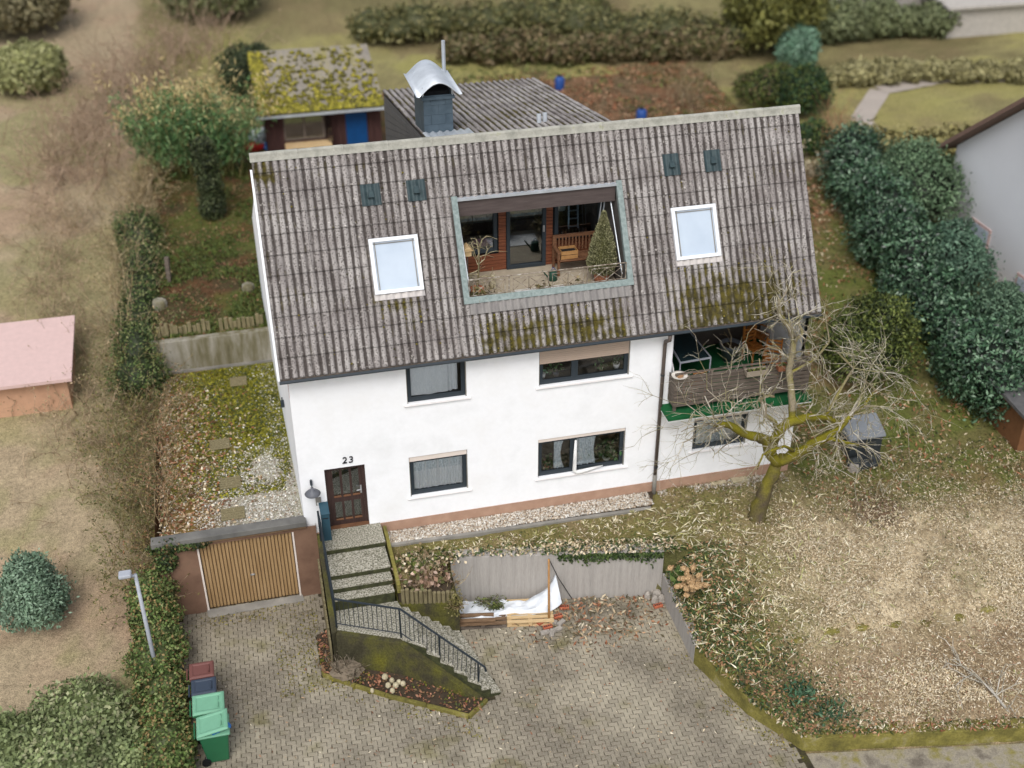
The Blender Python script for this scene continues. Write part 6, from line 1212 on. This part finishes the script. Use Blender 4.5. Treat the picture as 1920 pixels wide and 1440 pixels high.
labs = ['red brick left of the pole foot', 'red brick right of the pole foot', 'red perforated brick lying before the pole foot', 'red brick at the left edge of the leaf heap', 'red brick half buried in the wall corner', 'grey block leaning at the pole foot', 'pale grey block right of the pole foot', 'pale grey block before the right red brick', 'foremost pale grey block of the small pile', 'grey block left of the foremost pale block']
for (u, v, r_, red), lab in zip(bk, labs):
    p = atz(u, v, DZ+.05); o = thing('brick' if red else 'paving_block', lab, 'brick' if red else 'block', (p[0], p[1], DZ), 'bricks and blocks by the pole'); d = np.array([math.cos(r_), math.sin(r_)])*.12
    bevel(MB().bar((p[0]-d[0], p[1]-d[1], DZ+.055), (p[0]+d[0], p[1]+d[1], DZ+.06), .115, .075).build('block', 'brick_red' if red else 'stone_grey', o), .008)
    if red: 
        for k in range(4): f = -.7+k*.46; MB().bar((p[0]+d[0]*f-.02, p[1]+d[1]*f, DZ+.096), (p[0]+d[0]*f+.02, p[1]+d[1]*f, DZ+.096), .05, .006).build('hole', 'door_wood', o)
for i, (u, v, w_) in enumerate(((1222, 1108, .2), (1232, 1115, .24), (1240, 1124, .2), (1214, 1118, .16), (1228, 1126, .18), (1236, 1102, .2))):
    p = atz(u, v, DZ+.1); o = tag(MB().lathe((p[0], p[1], DZ), [(w_*.5, 0), (w_*.6, .08), (w_*.5, .2), (w_*.2, .26)], 6).build('rubble_stone', 'stone_grey'), ('upper left rubble stone', 'largest rubble stone', 'right hand rubble stone against the side wall', 'left rubble stone', 'front rubble stone', 'rearmost rubble stone')[i]+' in the heap at the wall corner', 'stone', 'rubble heap at the wall corner'); bevel(o, .02)
# stones, stump and log in the bed below the stairs
for i, (u, v, r_) in enumerate(((722, 1270, .085), (735, 1277, .07), (742, 1286, .08), (728, 1286, .075), (748, 1280, .065), (736, 1296, .07), (756, 1283, .07), (698, 1296, .05))):
    p = atz(u, v, DZ+.12); tag(bevel(MB().lathe((p[0], p[1], DZ+.1), [(r_*.7, -.02), (r_, .03), (r_*.8, .09), (r_*.3, .12)], 9).build('cobble', 'stone_pale'), .01), ('leftmost', 'upper middle', 'central', 'lower left', 'upper right', 'lowest white', 'rightmost', 'lone far left')[i]+' pale cobble in the bed below the stairs', 'stone', 'cobbles in the stair bed')
p = atz(650, 1262, DZ+.1); o = thing('root_stump', 'grey gnarled root stump at the left end of the stair bed', 'stump', (p[0], p[1], DZ+.1)); q = lumpy((p[0], p[1], DZ+.22), (.36, .24, .2), 9, .7, 10); q.build('stump', 'bark_dead', o); tw = Twigs()
for k in range(40): tw.grow((p[0]+random.gauss(0, .15), p[1]+random.gauss(0, .1), DZ+.2), (random.gauss(0, 1), random.gauss(0, 1), .6), .4, .014, 1, .5)
tw.build('roots', [S(110, 100, 84), S(140, 130, 112), S(80, 70, 58)], 'bark', o)
# dried plants in the planter and on the slope
def dry_plant(name, lab, c, r, nl, ll, pal, stems=60, sl=.5):
    t_ = thing(name, lab, 'plant', c); tw_ = Twigs()
    for k in range(stems): tw_.grow((c[0]+random.gauss(0, r[0]*.5), c[1]+random.gauss(0, r[1]*.5), c[2]), (random.gauss(0, .7), random.gauss(0, .7), 1), sl*random.uniform(.5, 1.2), .008, 1, .4, .1, (1, 3))
    tw_.build('stems', [S(150, 130, 96), S(120, 100, 72), S(180, 164, 130)], 'bark', t_, 3)
    P = np.array(c)+rng.normal(size=(nl, 3))*np.array(r)*.55+np.array([0, 0, sl*.35]); link_mesh('leaves', leaf_mesh('leaves', P, rdir(nl), rdir(nl)+np.array([0, 0, .8]), ll*rng.uniform(.5, 1.3, nl), ll*.7, pick(pal, nl), c, .12), 'leaf', t_); return t_
dry_plant('planter_shrub', 'wilted shrub with pinkish brown leaves in the raised planter', (2.85, -1.85, -.68), (.6, .28, .22), 260, .17, [S(176, 148, 130), S(150, 120, 100), S(196, 170, 152), S(110, 92, 70), S(96, 100, 60)], 90, .45)
dry_plant('planter_weeds', 'dry straw weeds at the back of the raised planter', (2.9, -1.3, -.5), (.7, .3, .1), 900, .12, STRAW+OLIVE, 70, .35)
dry_plant('hanging_moss', 'mossy dry growth spilling over the right planter corner', (3.48, -2.42, -1.05), (.16, .16, .3), 420, .07, [S(112, 106, 60), S(134, 124, 82), S(92, 88, 44)], 50, .25)
hy = onground(1296, 1118); ht = thing('dried_hydrangea', 'dried hydrangea with brown flower heads on the slope beside the side wall', 'hydrangea', tuple(hy)); tw = Twigs()
for k in range(40):
    c = hy+np.array([random.gauss(0, .22), random.gauss(0, .26), random.uniform(.3, .75)]); tw.path([hy+np.array([random.gauss(0, .06), random.gauss(0, .06), 0]), (hy+c)/2+np.array([0, 0, .1]), c], .009, .006)
    q = lumpy(c, (.075, .075, .06), k, .6, 5); q.build('flower_head', M('dried_flower', [(.35, S(140, 110, 76)), (.5, S(178, 146, 106)), (.65, S(200, 172, 134))], scale=30, rough=.95, bump=.6, bscale=60).name, ht)
tw.build('stems', TWG, 'bark', ht, 4)
tg = onground(1278, 1088); dry_plant('green_tuft', 'bright green grass tuft above the inner corner of the walls', tuple(tg), (.16, .2, .12), 350, .22, [S(64, 88, 44), S(88, 112, 58), S(110, 126, 70)], 10, .2)
for i, (u, v) in enumerate(((1555, 1340), (1500, 1300))):
    p = onground(u, v); n_ = 160; o = thing('spurge', ('blue green evergreen perennial low on the slope', 'small green perennial left of the blue green one')[i], 'plant', tuple(p)); link_mesh('leaves', leaf_mesh('leaves', p+rng.normal(size=(n_, 3))*np.array([.22, .18, .08])+np.array([0, 0, .12]), rdir(n_)+np.array([0, 0, .5]), rdir(n_), .18, .05, pick([S(44, 74, 52), S(64, 96, 70), S(84, 112, 84)], n_), tuple(p)), 'leaf', o)
# ================================================================== grill under the tree
gp = onground(1625, 870); o = thing('grill_cart', 'covered grill cart with grey hood behind the apple tree', 'grill', tuple(gp)); x, y, z = gp
y += .5; bevel(MB().box(x-.5, x+.5, y-.3, y+.3, z+.15, z+.72).build('cabinet', 'dark_cover', o), .03); m = MB(); m.add([(x-.58, y-.36, z+.74), (x+.58, y-.36, z+.74), (x+.58, y+.36, z+.8), (x-.58, y+.36, z+.8), (x-.55, y-.33, z+.84), (x+.55, y-.33, z+.84), (x+.55, y+.34, z+1.15), (x-.55, y+.34, z+1.15)], [(0, 3, 2, 1), (4, 5, 6, 7), (0, 1, 5, 4), (1, 2, 6, 5), (2, 3, 7, 6), (3, 0, 4, 7)]); bevel(m.build('hood', 'grill_lid', o), .04)
for sx_ in (-1, 1):
    for sy_ in (-1, 1): MB().tube([(x+sx_*.45, y+sy_*.24, z), (x+sx_*.45, y+sy_*.24, z+.16)], .05, 8).build('wheel', 'black_rubber', o)
bagheap2 = thing('black_tarp', 'crumpled black tarpaulin at the foot of the grill cart', 'tarpaulin', (x, y-.5, z)); lumpy((x-.1, y-.55, z+.12), (.5, .25, .22), 11, .6, 9).build('tarp', 'dark_cover', bagheap2)
p = onground(1600, 884); o = thing('plate_stack', 'small stack of dark plates on the lawn before the tarpaulin', 'plates', tuple(p))
for k in range(5): MB().lathe((p[0], p[1], p[2]+.02+k*.05), [(.09, 0), (.16-.01*k, .025), (.15-.01*k, .035)], 12).build('plate', 'stone_grey', o)
for i, (u, v) in enumerate(((1345, 905), (1385, 900))):
    p = onground(u, v); o = thing('loose_slab', ('pale stone slab at the plinth below the balcony', 'second pale slab right of the first at the plinth')[i], 'slab', tuple(p)); bevel(MB().box(p[0]-.22, p[0]+.22, p[1]-.12, p[1]+.12, p[2]-.02, p[2]+.06).build('slab', 'stone_pale', o), .01)
# small shed at the right edge
p = onground(1905, 850); o = thing('right_shed', 'brown timber shed with dark roof at the right edge', 'shed', (p[0]+1.2, p[1], p[2])); x, y, z = p[0], p[1], p[2]
MB().box(x, x+3, y, y+2.6, z-.3, z+1.3).build('wall', 'right_shed_wall', o); MB().add([(x-.2, y-.3, z+1.3), (x+3, y-.3, z+1.3), (x+3, y+2.8, z+1.6), (x-.2, y+2.8, z+1.6), (x-.2, y-.3, z+1.4), (x+3, y-.3, z+1.4), (x+3, y+2.8, z+1.7), (x-.2, y+2.8, z+1.7)], [(0, 3, 2, 1), (4, 5, 6, 7), (0, 1, 5, 4), (1, 2, 6, 5), (2, 3, 7, 6), (3, 0, 4, 7)]).build('roof', 'slate_panel', o)
# ================================================================== terrace furniture
be = thing('terrace_bench', 'weathered slatted wooden bench on the roof terrace', 'bench', (7.75, 2.2, FZ)); bx0, bx1, by0, by1 = 7.2, 8.35, 1.85, 2.4
for k in range(5): MB().box(bx0+.03, bx1-.03, by0+k*.1, by0+k*.1+.075, FZ+.40, FZ+.43).build('seat_slat', 'bench_wood', be)
for k in range(12): MB().box(bx0+.06+k*.09, bx0+.10+k*.09, by1-.05, by1-.03, FZ+.46, FZ+.84).build('back_slat', 'bench_wood', be)
MB().box(bx0, bx1, by1-.06, by1-.01, FZ+.84, FZ+.92).build('back_rail', 'bench_wood', be)
for xx in (bx0, bx1-.06):
    MB().box(xx, xx+.06, by1-.06, by1, FZ, FZ+.84).build('leg', 'bench_wood', be); MB().box(xx, xx+.06, by0, by0+.06, FZ, FZ+.62).build('leg', 'bench_wood', be); MB().box(xx-.01, xx+.07, by0-.02, by1-.06, FZ+.62, FZ+.66).build('armrest', 'bench_wood', be)
cr_ = thing('wooden_crate', 'light wooden crate standing on the terrace bench', 'crate', (7.52, 2.05, FZ+.43)); x, y, z = 7.52, 2.05, FZ+.432
for k in range(2): MB().box(x-.22, x+.22, y-.16, y-.145, z+.01+k*.12, z+.11+k*.12).build('front_board', 'crate_wood', cr_); MB().box(x-.22, x+.22, y+.145, y+.16, z+.01+k*.12, z+.11+k*.12).build('rear_board', 'crate_wood', cr_); MB().box(x-.22, x-.205, y-.144, y+.144, z+.01+k*.12, z+.11+k*.12).build('end_board', 'crate_wood', cr_); MB().box(x+.205, x+.22, y-.144, y+.144, z+.01+k*.12, z+.11+k*.12).build('end_board', 'crate_wood', cr_)
MB().box(x-.2, x+.2, y-.14, y+.14, z, z+.16).build('filling', 'dark_void', cr_)
cx_, cy_ = 8.18, 1.25; co = thing('potted_conifer', 'cone shaped dry conifer in a pot on the roof terrace', 'conifer', (cx_, cy_, FZ)); MB().lathe((cx_, cy_, FZ), [(.16, 0), (.22, .32), (.2, .32)], 16).build('pot', 'terracotta', co, True)
MB().lathe((cx_, cy_, FZ), [(.2, .35), (.25, .6), (.19, 1.1), (.04, 1.85)], 14).build('inner_foliage', plain('conifer_core', S(96, 96, 58), .9).name, co, True)
n_ = 9000; f = rng.uniform(0, 1, n_)**1.25; rr = np.interp(f, [0, .15, .5, 1], [.26, .33, .25, .03])*(.8+.4*rng.uniform(size=n_)); a = rng.uniform(0, 2*PI, n_); P = np.stack([cx_+rr*np.cos(a), cy_+rr*np.sin(a), FZ+.33+f*1.62], 1); d = np.stack([np.cos(a)*.6, np.sin(a)*.6, np.full(n_, .8)], 1)+.5*rdir(n_)
link_mesh('foliage', leaf_mesh('foliage', P, d, rdir(n_), .07, .022, pick([S(144, 142, 104), S(126, 126, 90), S(164, 160, 124), S(104, 106, 74)], n_), rootloc(co)), 'leaf', co)
bt2 = thing('bare_potted_tree', 'leafless small tree in the left corner of the roof terrace', 'plant', (4.95, 1.2, FZ)); MB().lathe((4.95, 1.2, FZ), [(.14, 0), (.19, .28), (.17, .28)], 14).build('pot', 'terracotta', bt2, True); tw = Twigs(); tw.path([(4.95, 1.2, FZ+.2), (5.0, 1.2, FZ+.7), (5.02, 1.2, FZ+1.2), (4.96, 1.2, FZ+1.6)], .03, .012)
for k in range(14): tw.grow((4.98, 1.2, FZ+random.uniform(.4, 1.5)), (random.gauss(-.1, .8), random.gauss(0, .6), random.gauss(.3, .5)), random.uniform(.3, .6), .012, 1, .4)
tw.build('branches', [S(170, 160, 130), S(140, 130, 100)], 'bark', bt2, 4)
o = thing('stone_dog', 'small pale seated animal figure on the terrace floor', 'figurine', (5.45, 1.6, FZ)); x, y, z = 5.45, 1.6, FZ
q = MB(); q.tube([(x, y+.06, z), (x, y+.05, z+.12), (x, y, z+.24), (x, y-.03, z+.30)], [.08, .085, .06, .045], 10); q.build('body', 'stone_pale', o, True); q = MB(); q.tube([(x, y+.02, z+.30), (x, y-.03, z+.35), (x, y-.10, z+.33)], [.05, .055, .028], 10); q.build('head', 'stone_pale', o, True)
for s_ in (-1, 1): MB().tube([(x+s_*.04, y-.06, z), (x+s_*.035, y-.04, z+.18)], [.025, .022], 8).build('leg', 'stone_pale', o); MB().tube([(x+s_*.035, y, z+.38), (x+s_*.045, y, z+.43)], [.018, .006], 6).build('ear', 'stone_pale', o)
o = thing('watering_can', 'dark green watering can beside the terrace bench', 'watering can', (7.05, 1.75, FZ)); x, y, z = 7.03, 1.7, FZ; MB().lathe((x, y, z), [(.11, 0), (.12, .02), (.1, .24), (.06, .25)], 14).build('body', 'dark_green', o, True); MB().tube([(x-.1, y, z+.06), (x-.28, y-.03, z+.3)], [.022, .016], 8).build('spout', 'dark_green', o); MB().tube([(x-.05, y, z+.25), (x, y, z+.36), (x+.1, y, z+.24)], .012, 6).build('handle', 'blue_plastic', o)
o = thing('floor_rug', 'pale rug lying on the terrace floor behind the railing', 'rug', (6.6, 1.0, FZ)); MB().prism([(5.9, .7), (7.3, .7), (7.2, 1.35), (5.95, 1.35)], FZ+.004, FZ+.02).build('rug', 'white_plain', o)
for i, x in enumerate((5.0, 6.5, 7.4)): dry_plant('railing_plant', ('dry grassy plant behind the left end of the terrace railing', 'withered pot plant behind the middle of the terrace railing', 'withered plant right of the rug behind the railing')[i], (x, .72, FZ+.1), (.35 if i == 0 else .16, .1, .2), 260 if i == 0 else 70, .12, [S(120, 108, 72), S(96, 96, 54), S(160, 144, 104)], 40 if i == 0 else 14, .45)
o = thing('bird_house', 'small bird house on a stick at the left of the roof terrace', 'bird house', (4.75, 1.3, FZ)); MB().tube([(4.75, 1.3, FZ), (4.75, 1.3, FZ+1.15)], .015, 6).build('stick', 'grey_wood', o); MB().box(4.66, 4.84, 1.22, 1.38, FZ+1.15, FZ+1.3).build('box', 'pale_timber', o); MB().add([(4.62, 1.18, FZ+1.3), (4.88, 1.18, FZ+1.3), (4.88, 1.42, FZ+1.3), (4.62, 1.42, FZ+1.3), (4.75, 1.18, FZ+1.44), (4.75, 1.42, FZ+1.44)], [(0, 1, 4), (2, 3, 5), (0, 4, 5, 3), (1, 2, 5, 4), (3, 2, 1, 0)]).build('roof', 'pale_timber', o)
o = thing('sill_cushion', 'pink cloth on the sill behind the left terrace window', 'cloth', (5.45, YB+.15, 6.22)); lumpy((5.45, YB+.2, 6.3), (.28, .1, .1), 5, .5, 8).build('cloth', 'pink_cloth', o, True)
o = thing('step_ladder', 'pale aluminium ladder inside the right terrace window', 'ladder', (7.95, YB+.5, 5.9))
for s_ in (-1, 1): MB().bar((7.95+s_*.13, YB+.45, 6.3), (8.0+s_*.11, YB+.75, 7.5), .04, .03).build('stile', 'zinc', o)
for k in range(6): f = k/6+.05; MB().bar((7.83+.05*f, YB+.45+.3*f, 6.3+1.2*f), (8.07+.05*f, YB+.45+.3*f, 6.3+1.2*f), .04, .03).build('rung', 'zinc', o)
o = thing('wall_bucket', 'white bucket hanging inside the right terrace window', 'bucket', (7.6, YB+.5, 6.8)); MB().lathe((7.62, YB+.5, 6.85), [(.11, 0), (.15, .3), (.13, .3)], 14).build('body', 'white_plain', o, True)
# ================================================================== balcony furniture
BZ = 2.47
tb = thing('balcony_table', 'dark glass topped garden table on the balcony', 'table', (10.6, 1.3, BZ)); bevel(MB().prism([(10.2, .5), (11.07, .56), (11.02, 1.99), (10.3, 2.03)], BZ+.86, BZ+.885).build('table_top', 'dark_glass_table', tb), .006)
fr_ = [(10.2, .5), (11.07, .56), (11.02, 1.99), (10.3, 2.03)]
for i in range(4): MB().bar((*fr_[i], BZ+.872), (*fr_[(i+1) % 4], BZ+.872), .035, .04).build('edge_frame', 'post_metal', tb); MB().tube([(*fr_[i], BZ), (*fr_[i], BZ+.85)], .02, 8).build('leg', 'post_metal', tb)
def chair(x, y, rot, lab, tall=.95):
    o = thing('wooden_chair', lab, 'chair', (x, y, BZ), 'balcony chairs'); c, s_ = math.cos(rot), math.sin(rot)
    W = lambda px, py, pz: (x+px*c-py*s_, y+px*s_+py*c, BZ+pz)
    for px in (-.2, .2):
        for py in (-.2, .2): MB().bar(W(px, py, 0), W(px, py+(.05 if py > 0 else 0), tall if py > 0 else .44), .045, .04).build('leg', 'orange_wood', o)
    for k in range(5): MB().bar(W(-.22, -.2+k*.1, .45), W(.22, -.2+k*.1, .45), .08, .02).build('seat_slat', 'orange_wood', o)
    for k in range(4): MB().bar(W(-.2, .235, .56+k*.11), W(.2, .235, .56+k*.11), .02, .06).build('back_slat', 'orange_wood', o)
    for px in (-.22, .22): MB().bar(W(px, -.2, .64), W(px, .22, .64), .04, .03).build('armrest', 'orange_wood', o)
chair(12.75, 1.5, .3, 'orange wooden chair at the rear right of the balcony', 1.05); chair(12.95, .75, -.5, 'orange wooden chair nearest the parapet on the right'); chair(10.5, .15, PI+.1, 'orange wooden chair pushed under the balcony table', .7); chair(13.15, 2.1, .6, 'orange wooden chair in the far balcony corner')
o = thing('grey_pot', 'large round grey plant pot on the green balcony carpet', 'pot', (12.1, 1.75, BZ)); x, y = 12.15, 1.7; MB().lathe((x, y, BZ), [(.2, 0), (.28, .42), (.31, .44), (.31, .52), (.27, .52), (.25, .4)], 22).build('pot', 'grey_pot', o, True); MB().lathe((x, y, BZ+.4), [(.25, 0), (.25, .02)], 18).build('soil', 'soil', o); tw = Twigs(); tw.grow((x, y, BZ+.4), (-.1, 0, 1), .6, .02, 2, .3); tw.build('stem', TWG, 'bark', o)
def wbox(x0, x1, y, z, lab, mat):
    o = thing('flower_box', lab, 'flower box', ((x0+x1)/2, y, z)); m = MB(); m.add([(x0+.03, y-.07, z), (x1-.03, y-.07, z), (x1-.03, y+.07, z), (x0+.03, y+.07, z), (x0, y-.1, z+.17), (x1, y-.1, z+.17), (x1, y+.1, z+.17), (x0, y+.1, z+.17)], [(0, 3, 2, 1), (0, 1, 5, 4), (1, 2, 6, 5), (2, 3, 7, 6), (3, 0, 4, 7)]); sf = m.build('trough', mat, o); sm = sf.modifiers.new('wall', 'SOLIDIFY'); sm.thickness = .015
    MB().box(x0+.02, x1-.02, y-.08, y+.08, z+.11, z+.125).build('soil', 'soil', o); n_ = 60; P = np.stack([rng.uniform(x0+.05, x1-.05, n_), rng.normal(y, .04, n_), np.full(n_, z+.16)], 1); link_mesh('plants', leaf_mesh('plants', P, rdir(n_)+np.array([0, 0, 1]), rdir(n_), .09, .025, pick(OLIVE+[S(150, 160, 70)], n_), rootloc(o)), 'leaf', o)
wbox(11.55, 12.15, -.56, 3.36, 'beige flower box hung outside the balcony parapet', 'beige_planter'); wbox(12.42, 12.72, -.56, 3.4, 'terracotta pot box right of the beige flower box', 'terracotta')
o = thing('feed_dish', 'round white dish on the left corner of the balcony parapet', 'dish', (9.82, -.28, 3.49)); MB().lathe((9.83, -.38, 3.49), [(.12, 0), (.2, .04), (.21, .06), (.17, .035), (.05, .03)], 24).build('dish', 'white_dish', o, True); lumpy((9.83, -.38, 3.53), (.11, .11, .03), 2, .4, 6).build('seeds', 'rust_seed', o)
o = thing('round_board', 'curved white board leaning beside the balcony wall', 'board', (9.86, .3, BZ)); m = MB(); vs = []
for dx_ in (0, .03):
    for k in range(17): t_ = PI*k/16; vs.append((9.86+dx_, .55-.5*math.cos(t_), 3.0+.62*math.sin(t_)))
m.add(vs, [tuple(range(17))[::-1], tuple(range(17, 34))]+[(k, k+1, 18+k, 17+k) for k in range(16)]+[(16, 0, 17, 33)]); m.build('board', 'white_plain', o)
# ================================================================== neighbours and far garden
nb = thing('neighbour_house', 'large white rendered neighbouring house at the right edge', 'house', (26, 10, 0)); NB = atz(1768, 405, 1.5); nx0, nx1, ny0, ny1 = NB[0], NB[0]+10., NB[1]-8.5, NB[1]; nzb = -1.; ez = float(aty(1796, 272, NB[1])[2])
m = MB(); gm_ = (ny0+ny1)/2; m.add([(nx0, ny0, nzb), (nx0, ny1, nzb), (nx0, ny1, ez), (nx0, gm_, ez+3.2), (nx0, ny0, ez)], [(0, 4, 3, 2, 1)]); m.add([(nx0, ny0, nzb), (nx1, ny0, nzb), (nx1, ny0, ez), (nx0, ny0, ez)], [(0, 1, 2, 3)]); m.add([(nx0, ny1, nzb), (nx1, ny1, nzb), (nx1, ny1, ez), (nx0, ny1, ez)], [(3, 2, 1, 0)]); m.build('wall', 'neighbour_wall', nb)
m = MB(); e = .5
for ya, za, yb, zb_ in ((ny0-e, ez-.33, gm_, ez+3.25), (gm_, ez+3.25, ny1+e, ez-.33)): m.add([(nx0-e, ya, za), (nx1, ya, za), (nx1, yb, zb_), (nx0-e, yb, zb_), (nx0-e, ya, za+.18), (nx1, ya, za+.18), (nx1, yb, zb_+.18), (nx0-e, yb, zb_+.18)], [(0, 3, 2, 1), (4, 5, 6, 7), (0, 1, 5, 4), (1, 2, 6, 5), (2, 3, 7, 6), (3, 0, 4, 7)])
m.build('roof', 'neighbour_roof', nb)
for yy, zz_ in ((ny0+2.6, .2), (ny0+5.6, .9)): w2 = MB().box(nx0-.04, nx0-.005, yy, yy+1.2, zz_, zz_+1.3).build('window', 'pink_roof', nb); MB().box(nx0-.055, nx0-.041, yy+.1, yy+1.1, zz_+.1, zz_+1.2).build('pane', 'blind_glass', w2)
p = onground(70, 790); o = thing('pink_shed', 'low shed with faded pink roof on the left neighbouring plot', 'shed', tuple(p)); x, y, z = p[0], p[1], p[2]
MB().box(x-2.6, x+1.0, y+.3, y+2.8, z-.3, z+1.25).build('wall', 'orange_wall', o); MB().add([(x-2.8, y, z+1.2), (x+1.2, y, z+1.2), (x+1.2, y+3, z+1.7), (x-2.8, y+3, z+1.7), (x-2.8, y, z+1.3), (x+1.2, y, z+1.3), (x+1.2, y+3, z+1.8), (x-2.8, y+3, z+1.8)], [(0, 3, 2, 1), (4, 5, 6, 7), (0, 1, 5, 4), (1, 2, 6, 5), (2, 3, 7, 6), (3, 0, 4, 7)]).build('roof', 'pink_roof', o)
p = onground(75, 1195); bush('blue_conifer', 'blue green rounded conifer on the left plot below the pink shed', 'conifer', [((p[0], p[1]+.4, p[2]+.9), (.85, .8, 1.0)), ((p[0], p[1]+.4, p[2]+1.6), (.55, .55, .6))], 9000, .11, .05, [S(120, 144, 118), S(132, 154, 130), S(104, 128, 104)], 'leaf', None, S(84, 104, 84))
p = atz(303, 1300, -2.15); q2 = aty(266, 1075, p[1]); o = thing('lamp_post', 'slim grey street lamp post rising from the ivy hedge', 'street lamp', (p[0], p[1], -2.2)); MB().tube([(p[0], p[1], -2.2), (p[0], p[1], q2[2])], [.055, .04], 10).build('post', 'post_metal', o, True); MB().tube([(p[0], p[1], q2[2]-.05), (p[0]-.16, p[1]-.1, q2[2]+.08)], .035, 8).build('arm', 'post_metal', o); bevel(MB().box(p[0]-.34, p[0]-.06, p[1]-.2, p[1]+.02, q2[2]+.06, q2[2]+.16).build('lantern', 'post_metal', o), .03)
for i, (pts, hh, ww, pal, nm) in enumerate((([(700, 80), (960, 60), (1250, 95), (1420, 95)], 1.6, 2.4, [S(104, 102, 62), S(122, 116, 76), S(84, 86, 52)], 'dark clipped hedge across the top behind the rear roof'), ([(860, 118), (1010, 118), (1180, 112), (1340, 108)], 1.3, 1.4, [S(98, 88, 60), S(120, 104, 76), S(86, 86, 50)], 'brown hedge along the back fence behind the mossy rear roof'), ([(1510, 80), (1600, 70), (1740, 62)], 1.6, 2.0, [S(100, 108, 74), S(116, 122, 86)], 'green hedge at the top right'), ([(1560, 160), (1700, 150), (1900, 150)], .9, 1.2, [S(138, 132, 92), S(150, 144, 102)], 'low brownish hedge on the right meadow'), ([(1620, 320), (1700, 340), (1790, 330)], 1.5, 2.2, [S(140, 132, 86), S(156, 148, 98), S(120, 114, 70)], 'yellowish shrubs before the neighbouring house'))):
    hedge('garden_hedge', nm, [tuple(onground(u, v)[:2]) for u, v in pts], hh, ww, 12000, .28, .13, pal, 'leaf', 1.0, tuple(np.array(pal[-1])*.7), .6)
for i, (u, v, rr, hh, pal, nm) in enumerate(((1440, 95, 2.4, 5.2, [S(112, 112, 56), S(128, 126, 68), S(96, 98, 48)], 'olive green tree at the top centre right'), (1490, 130, .9, 1.9, [S(96, 128, 104), S(112, 140, 118)], 'small pale green shrub left of the right meadow'), (400, 30, 2.5, 3.2, [S(104, 108, 72), S(118, 120, 84)], 'dark green shrub at the top left of the hedges'), (1060, 25, 2.0, 2.6, [S(108, 116, 66), S(122, 128, 78)], 'green shrub at the upper edge in the middle'), (40, 60, 2.4, 3.0, [S(110, 104, 74), S(126, 118, 88)], 'brownish shrub in the top left corner'), (60, 170, 1.5, 2.0, [S(140, 142, 92), S(150, 150, 104)], 'pale shrub on the far left meadow'), (470, 190, 1.2, 2.4, [S(46, 54, 34), S(60, 70, 44), S(74, 84, 52)], 'dark evergreen left of the garden shed'))):
    p = onground(u, v); bush('garden_tree', nm, 'tree' if hh > 4 else 'shrub', [((p[0], p[1], p[2]+hh*.5), (rr, rr, hh*.5)), ((p[0]+rr*.4, p[1], p[2]+hh*.72), (rr*.6, rr*.6, hh*.3))], 9000, .3 if i != 6 else .12, .14 if i != 6 else .07, pal, 'leaf', None, tuple(np.array(pal[0])*.5), -.7)
for i, (u, v, wd_) in enumerate(((1670, 45, 4.0), (1870, 70, 6.0))):
    p = onground(u, v); o = thing('garden_house', ('grey roofed summer house at the top right', 'pale grey flat roofed hut at the far right of the top edge')[i], 'hut', tuple(p)); x, y, z = p; MB().box(x-wd_/2+.3, x+wd_/2-.3, y+.3, y+3.5, z-.5, z+1.5).build('wall', 'slate_far', o); MB().add([(x-wd_/2, y, z+1.5), (x+wd_/2, y, z+1.5), (x+wd_/2, y+4, z+2.0), (x-wd_/2, y+4, z+2.0), (x-wd_/2, y, z+1.62), (x+wd_/2, y, z+1.62), (x+wd_/2, y+4, z+2.12), (x-wd_/2, y+4, z+2.12)], [(0, 3, 2, 1), (4, 5, 6, 7), (0, 1, 5, 4), (1, 2, 6, 5), (2, 3, 7, 6), (3, 0, 4, 7)]).build('roof', 'slate_far', o)
# garden path on the right meadow
pt = [onground(u, v) for u, v in ((1645, 270), (1615, 225), (1650, 172), (1760, 150), (1920, 148))]; m = MB()
for i in range(len(pt)-1):
    for k in range(8):
        a, b_ = pt[i]+(pt[i+1]-pt[i])*k/8, pt[i]+(pt[i+1]-pt[i])*(k+1)/8; nn = np.array([-(b_-a)[1], (b_-a)[0]]); nn = nn/np.linalg.norm(nn)*.45
        q4 = [a[:2]+nn, a[:2]-nn, b_[:2]-nn, b_[:2]+nn]; m.add([(q[0], q[1], Hf(q[0], q[1])+.05) for q in q4], [(0, 1, 2, 3)])
tag(m.build('garden_path', 'asphalt_path'), kind='structure')
